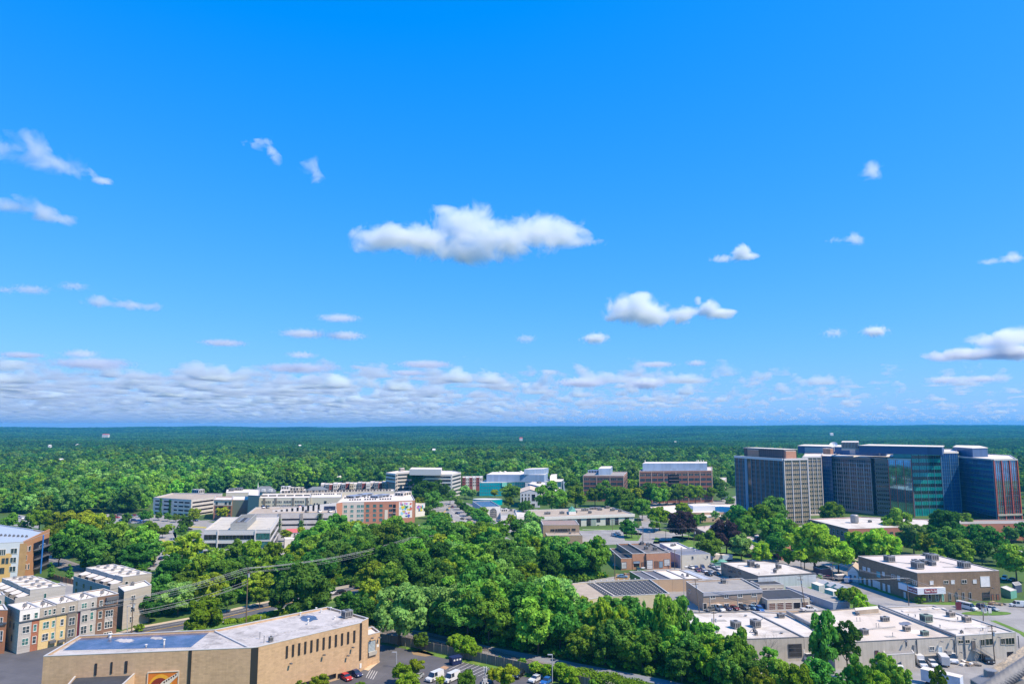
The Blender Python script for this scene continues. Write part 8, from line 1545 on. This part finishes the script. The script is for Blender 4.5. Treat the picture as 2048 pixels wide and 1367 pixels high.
cloud('thin slanting white cloud at the upper left edge',4600,[(25,305,55,28),(75,300,45,30),(105,325,60,16),(55,280,16,22)],amp=4.7,dens=0.39,nsc=.006,off=.12,group=None,step=.12,det=7)
cloud('faint tail of white cloud below the upper left cloud',4600,[(165,348,30,8),(205,360,26,7)],amp=4.2,dens=0.33,nsc=.008,off=.1,step=.2)
cloud('long soft white cloud low at the left edge',4700,[(30,415,60,18),(80,425,50,18),(135,437,32,12)],amp=3.5,dens=0.45,nsc=.006,group=None,step=.15,det=6)
cloud('thin wisp of white cloud leaning down to the right',4600,[(515,289,30,7),(538,302,20,9),(552,316,11,12)],amp=4.7,dens=0.36,nsc=.01,step=.2)
cloud('small feathery white cloud right of the leaning wisp',4600,[(618,342,26,20),(630,352,16,16)],amp=5.3,dens=0.36,nsc=.01,step=.2)
cloud('small white puff high at the right',4800,[(1740,344,30,16),(1722,350,16,9)],amp=3.8,dens=0.45,nsc=.009,step=.2)
cloud('small tilted white cloud right of the large heaped cloud',5600,[(1448,519,36,11),(1478,505,30,15),(1505,510,24,8)],amp=3.2,dens=0.78,nsc=.006,step=.2)
cloud('faint pair of puffs above the round white puff',5600,[(1675,482,28,9),(1712,478,24,12)],amp=4.1,dens=0.39,nsc=.008,step=.2)
cloud('grey white streaks of cloud at the right edge',5800,[(1985,525,32,7),(2030,515,30,9)],amp=4.2,dens=0.36,nsc=.008,step=.2)
cloud('oval white puff left of the big right edge cloud',9000,[(1748,663,30,12)],amp=3.1,dens=0.91,step=.2)
cloud('dim little puff beside the oval white puff',9000,[(1665,666,24,10)],amp=4.1,dens=0.39,step=.2)
cloud('oval white cloud below the knobbed cloud',9000,[(1190,677,32,12)],amp=3.1,dens=0.91,step=.2)
cloud('dim grey puff under the large heaped cloud',9200,[(1051,678,24,10)],amp=3.5,dens=0.39,step=.2)
cloud('broad white layered cloud at the right edge',10500,[(1990,683,60,18),(2040,676,55,20),(1940,708,75,13),(2030,704,80,16)],amp=2.8,dens=.78,nsc=.003,off=.22,group=None,step=.12,det=6)
cloud('long grey pink cloud above the left woods',8000,[(205,604,36,13),(255,611,50,9),(303,612,24,10)],amp=3.5,dens=0.52,nsc=.006,step=.2)
cloud('faint grey streak left of the long grey pink cloud',8000,[(65,580,40,9),(10,580,20,7)],amp=4.1,dens=0.33,step=.2)
cloud('faint grey wisp above the long grey pink cloud',8000,[(150,573,30,9)],amp=4.2,dens=0.29,step=.2)
cloud('flat pale cloud left of the middle sky',10500,[(680,637,48,8)],amp=3.2,dens=0.59,step=.2)
cloud('flat pale cloud under its smaller neighbour',10500,[(610,668,52,9),(690,671,45,9)],amp=3.5,dens=0.65,step=.2)
cloud('grey sliver of cloud left of the flat pale pair',11500,[(450,686,50,7)],amp=3.5,dens=0.52,step=.25)
cloud('grey flat cloud over the bright bank, far left',13500,[(190,728,85,11)],amp=3.5,dens=0.65,step=.2)
cloud('small grey cloud just above the flat grey one',13500,[(165,708,40,9)],amp=3.8,dens=0.52,step=.25)
cloud('grey sliver of cloud at the far left edge',13000,[(48,710,46,6)],amp=3.5,dens=0.65,step=.25)
cloud('long grey flat cloud left of the middle',13500,[(600,737,85,10)],amp=3.2,dens=0.72,step=.2)
cloud('small grey cloud above the long grey flat one',13000,[(605,710,32,7)],amp=3.8,dens=0.52,step=.25)
cloud('pale flat cloud under the large heaped cloud',13500,[(852,729,62,8)],amp=3.2,dens=0.72,step=.2)
cloud('slim grey cloud below the pale flat one',14000,[(820,746,42,6)],amp=3.5,dens=0.65,step=.25)
cloud('pale puffed cloud row left of the bright little heap',15000,[(1165,765,60,10)],amp=3.2,dens=0.78,step=.2)
cloud('bright little heaped cloud over the middle woods',15000,[(1292,766,44,13)],amp=3.1,dens=1.17,step=.2)
cloud('grey sliver of cloud over the tower roofs',13500,[(1310,729,44,6)],amp=3.5,dens=0.59,step=.25)
cloud('small grey puffed cloud right of the grey sliver',13500,[(1392,726,24,7)],amp=3.5,dens=0.59,step=.25)
cloud('pale ragged cloud pair over the right woods',15500,[(1885,760,40,8),(1965,757,40,8)],amp=3.5,dens=0.65,step=.2)
m=bpy.data.materials.new('cloud_deck_vapour');m.use_nodes=True;nt=m.node_tree;N=nt.nodes;L=nt.links
for n in list(N):N.remove(n)
out=N.new('ShaderNodeOutputMaterial');pv=N.new('ShaderNodeVolumePrincipled');pv.inputs['Color'].default_value=(.96,1,.97,1);pv.inputs['Anisotropy'].default_value=.25
tc=N.new('ShaderNodeTexCoord');mp=N.new('ShaderNodeMapping');mp.inputs['Scale'].default_value=(1,.8,1.6);L.new(tc.outputs['Object'],mp.inputs[0])
nz=N.new('ShaderNodeTexNoise');nz.inputs['Scale'].default_value=.0008;nz.inputs['Detail'].default_value=5;nz.inputs['Roughness'].default_value=.55
L.new(mp.outputs[0],nz.inputs['Vector'])
sp=N.new('ShaderNodeSeparateXYZ');L.new(tc.outputs['Object'],sp.inputs[0])
gx=N.new('ShaderNodeMapRange');gx.inputs['From Min'].default_value=-9000;gx.inputs['From Max'].default_value=16000;gx.inputs['To Min'].default_value=.50;gx.inputs['To Max'].default_value=.605;L.new(sp.outputs['X'],gx.inputs[0])
gz=N.new('ShaderNodeMapRange');gz.inputs['From Min'].default_value=-300;gz.inputs['From Max'].default_value=320;gz.inputs['To Min'].default_value=0.;gz.inputs['To Max'].default_value=.10;L.new(sp.outputs['Z'],gz.inputs[0])
ad=N.new('ShaderNodeMath');L.new(gx.outputs[0],ad.inputs[0]);L.new(gz.outputs[0],ad.inputs[1])
sb=N.new('ShaderNodeMath');sb.operation='SUBTRACT';L.new(nz.outputs['Fac'],sb.inputs[0]);L.new(ad.outputs[0],sb.inputs[1])
dn=N.new('ShaderNodeMath');dn.operation='MULTIPLY';dn.inputs[1].default_value=.05;L.new(sb.outputs[0],dn.inputs[0])
mx=N.new('ShaderNodeMath');mx.operation='MAXIMUM';mx.inputs[1].default_value=0;L.new(dn.outputs[0],mx.inputs[0])
L.new(mx.outputs[0],pv.inputs['Density']);L.new(pv.outputs[0],out.inputs['Volume']);m.cycles.volume_step_rate=.016
yq=N.new('ShaderNodeMath');yq.operation='ADD';yq.inputs[1].default_value=33500;L.new(sp.outputs['Y'],yq.inputs[0])
y2=N.new('ShaderNodeMath');y2 .operation='MULTIPLY';L.new(yq.outputs[0],y2 .inputs[0]);L.new(yq.outputs[0],y2 .inputs[1])
zc=N.new('ShaderNodeMath');zc.operation='MULTIPLY_ADD';zc.inputs[1].default_value=1/12.74e6;L.new(y2 .outputs[0],zc.inputs[0]);L.new(sp.outputs['Z'],zc.inputs[2]);L.new(zc.outputs[0],gz.inputs[0])
mb=MB();V=[];n_=14
for k in range(n_+1):
 y=-16000+(86000)*k/n_;x=17500+67500*k/n_;dz=-(y+33500)**2/12.74e6
 V+=[(-x,y,-230+dz),(x,y,-230+dz),(x,y,240+dz),(-x,y,240+dz)]
F_=[[0,1,2,3],[4*n_+3,4*n_+2,4*n_+1,4*n_]]+[[4*k+a,4*k+4+a,4*k+4+(a+1)%4,4*k+(a+1)%4]for k in range(n_)for a in range(4)]
mb.add(V,F_,m)
o=mb.build('clouds');o.location=(0,33500,1600);tag(o,'bank of broken white and grey clouds along the horizon','clouds',kind='stuff')
HAZEC=(.06,.50,1,1);HAZED=8.5e-5
def inpoly(x,y,poly):
 c=False;n=len(poly)
 for i in range(n):
  x1,y1=poly[i][:2];x2,y2=poly[(i+1)%n][:2]
  if(y1>y)!=(y2>y)and x<(x2-x1)*(y-y1)/(y2-y1)+x1:c=not c
 return c
def woods(name,label,pts,kinds,seed):
 """pts: list of (x, y, z, scale, kind index); one object, trees instanced on its points"""
 me=bpy.data.meshes.new(name);n=len(pts)
 me.vertices.add(n);A=np.array(pts,dtype=np.float32)
 me.vertices.foreach_set('co',A[:,:3].ravel())
 at=me.attributes.new('sc','FLOAT','POINT');at.data.foreach_set('value',A[:,3].copy())
 at=me.attributes.new('kd','INT','POINT');at.data.foreach_set('value',A[:,4].astype(np.int32))
 o=bpy.data.objects.new(name,me);COL.objects.link(o);tag(o,label,'woods',kind='stuff')
 ng=bpy.data.node_groups.new(name+'_nodes','GeometryNodeTree')
 ng.interface.new_socket('Geometry',in_out='INPUT',socket_type='NodeSocketGeometry')
 ng.interface.new_socket('Geometry',in_out='OUTPUT',socket_type='NodeSocketGeometry')
 NN=ng.nodes;LL=ng.links
 gi=NN.new('NodeGroupInput');go=NN.new('NodeGroupOutput');jn=NN.new('GeometryNodeJoinGeometry')
 m2p=NN.new('GeometryNodeMeshToPoints');LL.new(gi.outputs[0],m2p.inputs['Mesh'])
 sc=NN.new('GeometryNodeInputNamedAttribute');sc.data_type='FLOAT';sc.inputs['Name'].default_value='sc'
 kd=NN.new('GeometryNodeInputNamedAttribute');kd.data_type='INT';kd.inputs['Name'].default_value='kd'
 rv=NN.new('FunctionNodeRandomValue');rv.data_type='FLOAT_VECTOR';rv.inputs['Min'].default_value=(0,0,0);rv.inputs['Max'].default_value=(.05,.05,6.28)
 for i,src in enumerate(kinds):
  iop=NN.new('GeometryNodeInstanceOnPoints');oi=NN.new('GeometryNodeObjectInfo');oi.inputs['Object'].default_value=src
  oi.transform_space='ORIGINAL';oi.inputs['As Instance'].default_value=True
  eq=NN.new('FunctionNodeCompare');eq.data_type='INT';eq.operation='EQUAL'
  LL.new(kd.outputs[0],eq.inputs[2]);eq.inputs[3].default_value=i
  LL.new(m2p.outputs[0],iop.inputs['Points']);LL.new(eq.outputs[0],iop.inputs['Selection'])
  LL.new(oi.outputs['Geometry'],iop.inputs['Instance']);LL.new(sc.outputs[0],iop.inputs['Scale']);LL.new(rv.outputs[0],iop.inputs['Rotation'])
  LL.new(iop.outputs[0],jn.inputs[0])
 LL.new(jn.outputs[0],go.inputs[0])
 md=o.modifiers.new('woods','NODES');md.node_group=ng
 return o
def canopy(name,seed,leaf,nl,nq,qs,R0=5.5,Hc=12.5,z0=.3,shape='round'):
 return bpy.data.objects.new(name,crown_mesh(name,seed,R0,Hc,z0,LEAF[leaf],nl,nq,qs,shape))
NEARC=[canopy('woods_crown',11,'deep',40,110,.5),canopy('woods_crown',12,'mid',40,110,.5),canopy('woods_crown',13,'grey',40,110,.5),canopy('woods_crown',14,'mid',34,120,.5,5.0,14,shape='ragged'),canopy('woods_crown',15,'lime',36,110,.5)]
LEAF['far_deep']=leafmat('leaves_far_deep',(.052,.19,.045));LEAF['far_mid']=leafmat('leaves_far_mid',(.10,.26,.045));LEAF['far_grey']=leafmat('leaves_far_grey',(.095,.25,.08))  # far copies darker and bluer: the haze of distance put into leaf colour
FARC=[canopy('far_crown',21,'far_deep',14,34,1.0),canopy('far_crown',22,'far_mid',14,34,1.0),canopy('far_crown',23,'far_grey',14,34,1.0)]
for i_,nm_ in enumerate(('far_deep','far_mid','far_grey')):NEARC.append(canopy('woods_crown',16+i_,nm_,38,110,.5))
rng=random.Random(5)
HOLES=[]
def clear(x,y):
 for(cx,cy,r)in CLEAR:
  if(x-cx)**2+(y-cy)**2<r*r:return False
 for pl,bb in CLEARP:
  if bb[0]<x<bb[2]and bb[1]<y<bb[3]and inpoly(x,y,pl):return False
 return True
def front(u):
 tab=[(-200,1034),(30,1026),(75,1026),(90,1024),(300,1022),(308,1004),(440,986),(640,976),(780,972),(930,972),(960,966),(1100,968),(1170,978),(1280,974),(1430,984),(1475,972),(1900,966),(2040,985),(2060,1040),(2300,1050)]
 for(a,b),(c,d)in zip(tab,tab[1:]):
  if u<=c:return b+(d-b)*max(0,(u-a))/(c-a)
 return tab[-1][1]
near=[];y=480.
while y<1700:
 st=10.6+(y-480)*.002
 x=-y*.86
 while x<y*.9:
  px,py=x+rng.uniform(-.42,.42)*st,y+rng.uniform(-.42,.42)*st
  u=U0+px/py*F;vrow=HV+H/py*F
  if vrow<front(u)+rng.uniform(-2,1)and-90<u<2130 and clear(px,py):
   nn=mnoise.noise(Vector((px*.006,py*.006,0)))
   if mnoise.noise(Vector((px*.013,py*.013,9)))>.44:x+=st;continue
   s=rng.uniform(.75,1.65)*(1+.55*nn)
   g_=sm(700,1700,y);k=rng.choices(range(8),[5*(1-g_),6*(1-g_),2.2*(1-g_),1.6,.35,1+5*g_,1+5*g_,.5+2*g_])[0]
   near.append((px,py,tz(px,py)-.5,s,k))
  x+=st
 y+=st*.9
far=[]
while y<9300:
 st=13.5+(y-1700)*.0026
 x=-y*.80
 while x<y*.82:
  px,py=x+rng.uniform(-.45,.45)*st,y+rng.uniform(-.45,.45)*st
  if clear(px,py):
   s=rng.uniform(.7,1.6)*st/11*(1+.5*mnoise.noise(Vector((px*.003,py*.003,0))));far.append((px,py,tz(px,py)-1.5-max(0,s-1.2)*11,s,rng.choices([0,1,2],[5,5,1.5])[0]))
  x+=st
 y+=st*.9
print('woods',len(near),len(far))
woods('woods','wide green woods of broad leafy trees beyond the town',near,NEARC,1)
woods('distant_woods','distant woods fading blue towards the horizon',far,FARC,2)
hm=bpy.data.materials.new('haze_air');hm.use_nodes=True;N=hm.node_tree.nodes
for n in list(N):N.remove(n)
ho=N.new('ShaderNodeOutputMaterial');pv=N.new('ShaderNodeVolumePrincipled')
pv.inputs['Color'].default_value=HAZEC;pv.inputs['Density'].default_value=HAZED;pv.inputs['Anisotropy'].default_value=.2
hm.node_tree.links.new(pv.outputs[0],ho.inputs['Volume'])
mb=MB();mb.box((0,4900,63),11500,5600,77,hm);hz=mb.build('haze');hz['kind']='stuff';hz['label']='thin blue haze in the air over the woods';hz['category']='haze'
UGC=[canopy('undergrowth_clump',31,'deep',10,40,.32,1.8,2.4,0),canopy('undergrowth_clump',32,'mid',10,40,.32,1.8,2.6,0),canopy('undergrowth_clump',33,'lime',10,40,.32,1.6,2.0,0)]
woods('undergrowth','tangled green undergrowth beneath the tree belts',UG,UGC,3);bpy.data.objects['undergrowth']['category']='undergrowth'
print('objects',len(bpy.data.objects))
for o in bpy.data.objects:
 if o.get('label')and len(o['label'].split())>16:print('LONG',o.name,o['label'])
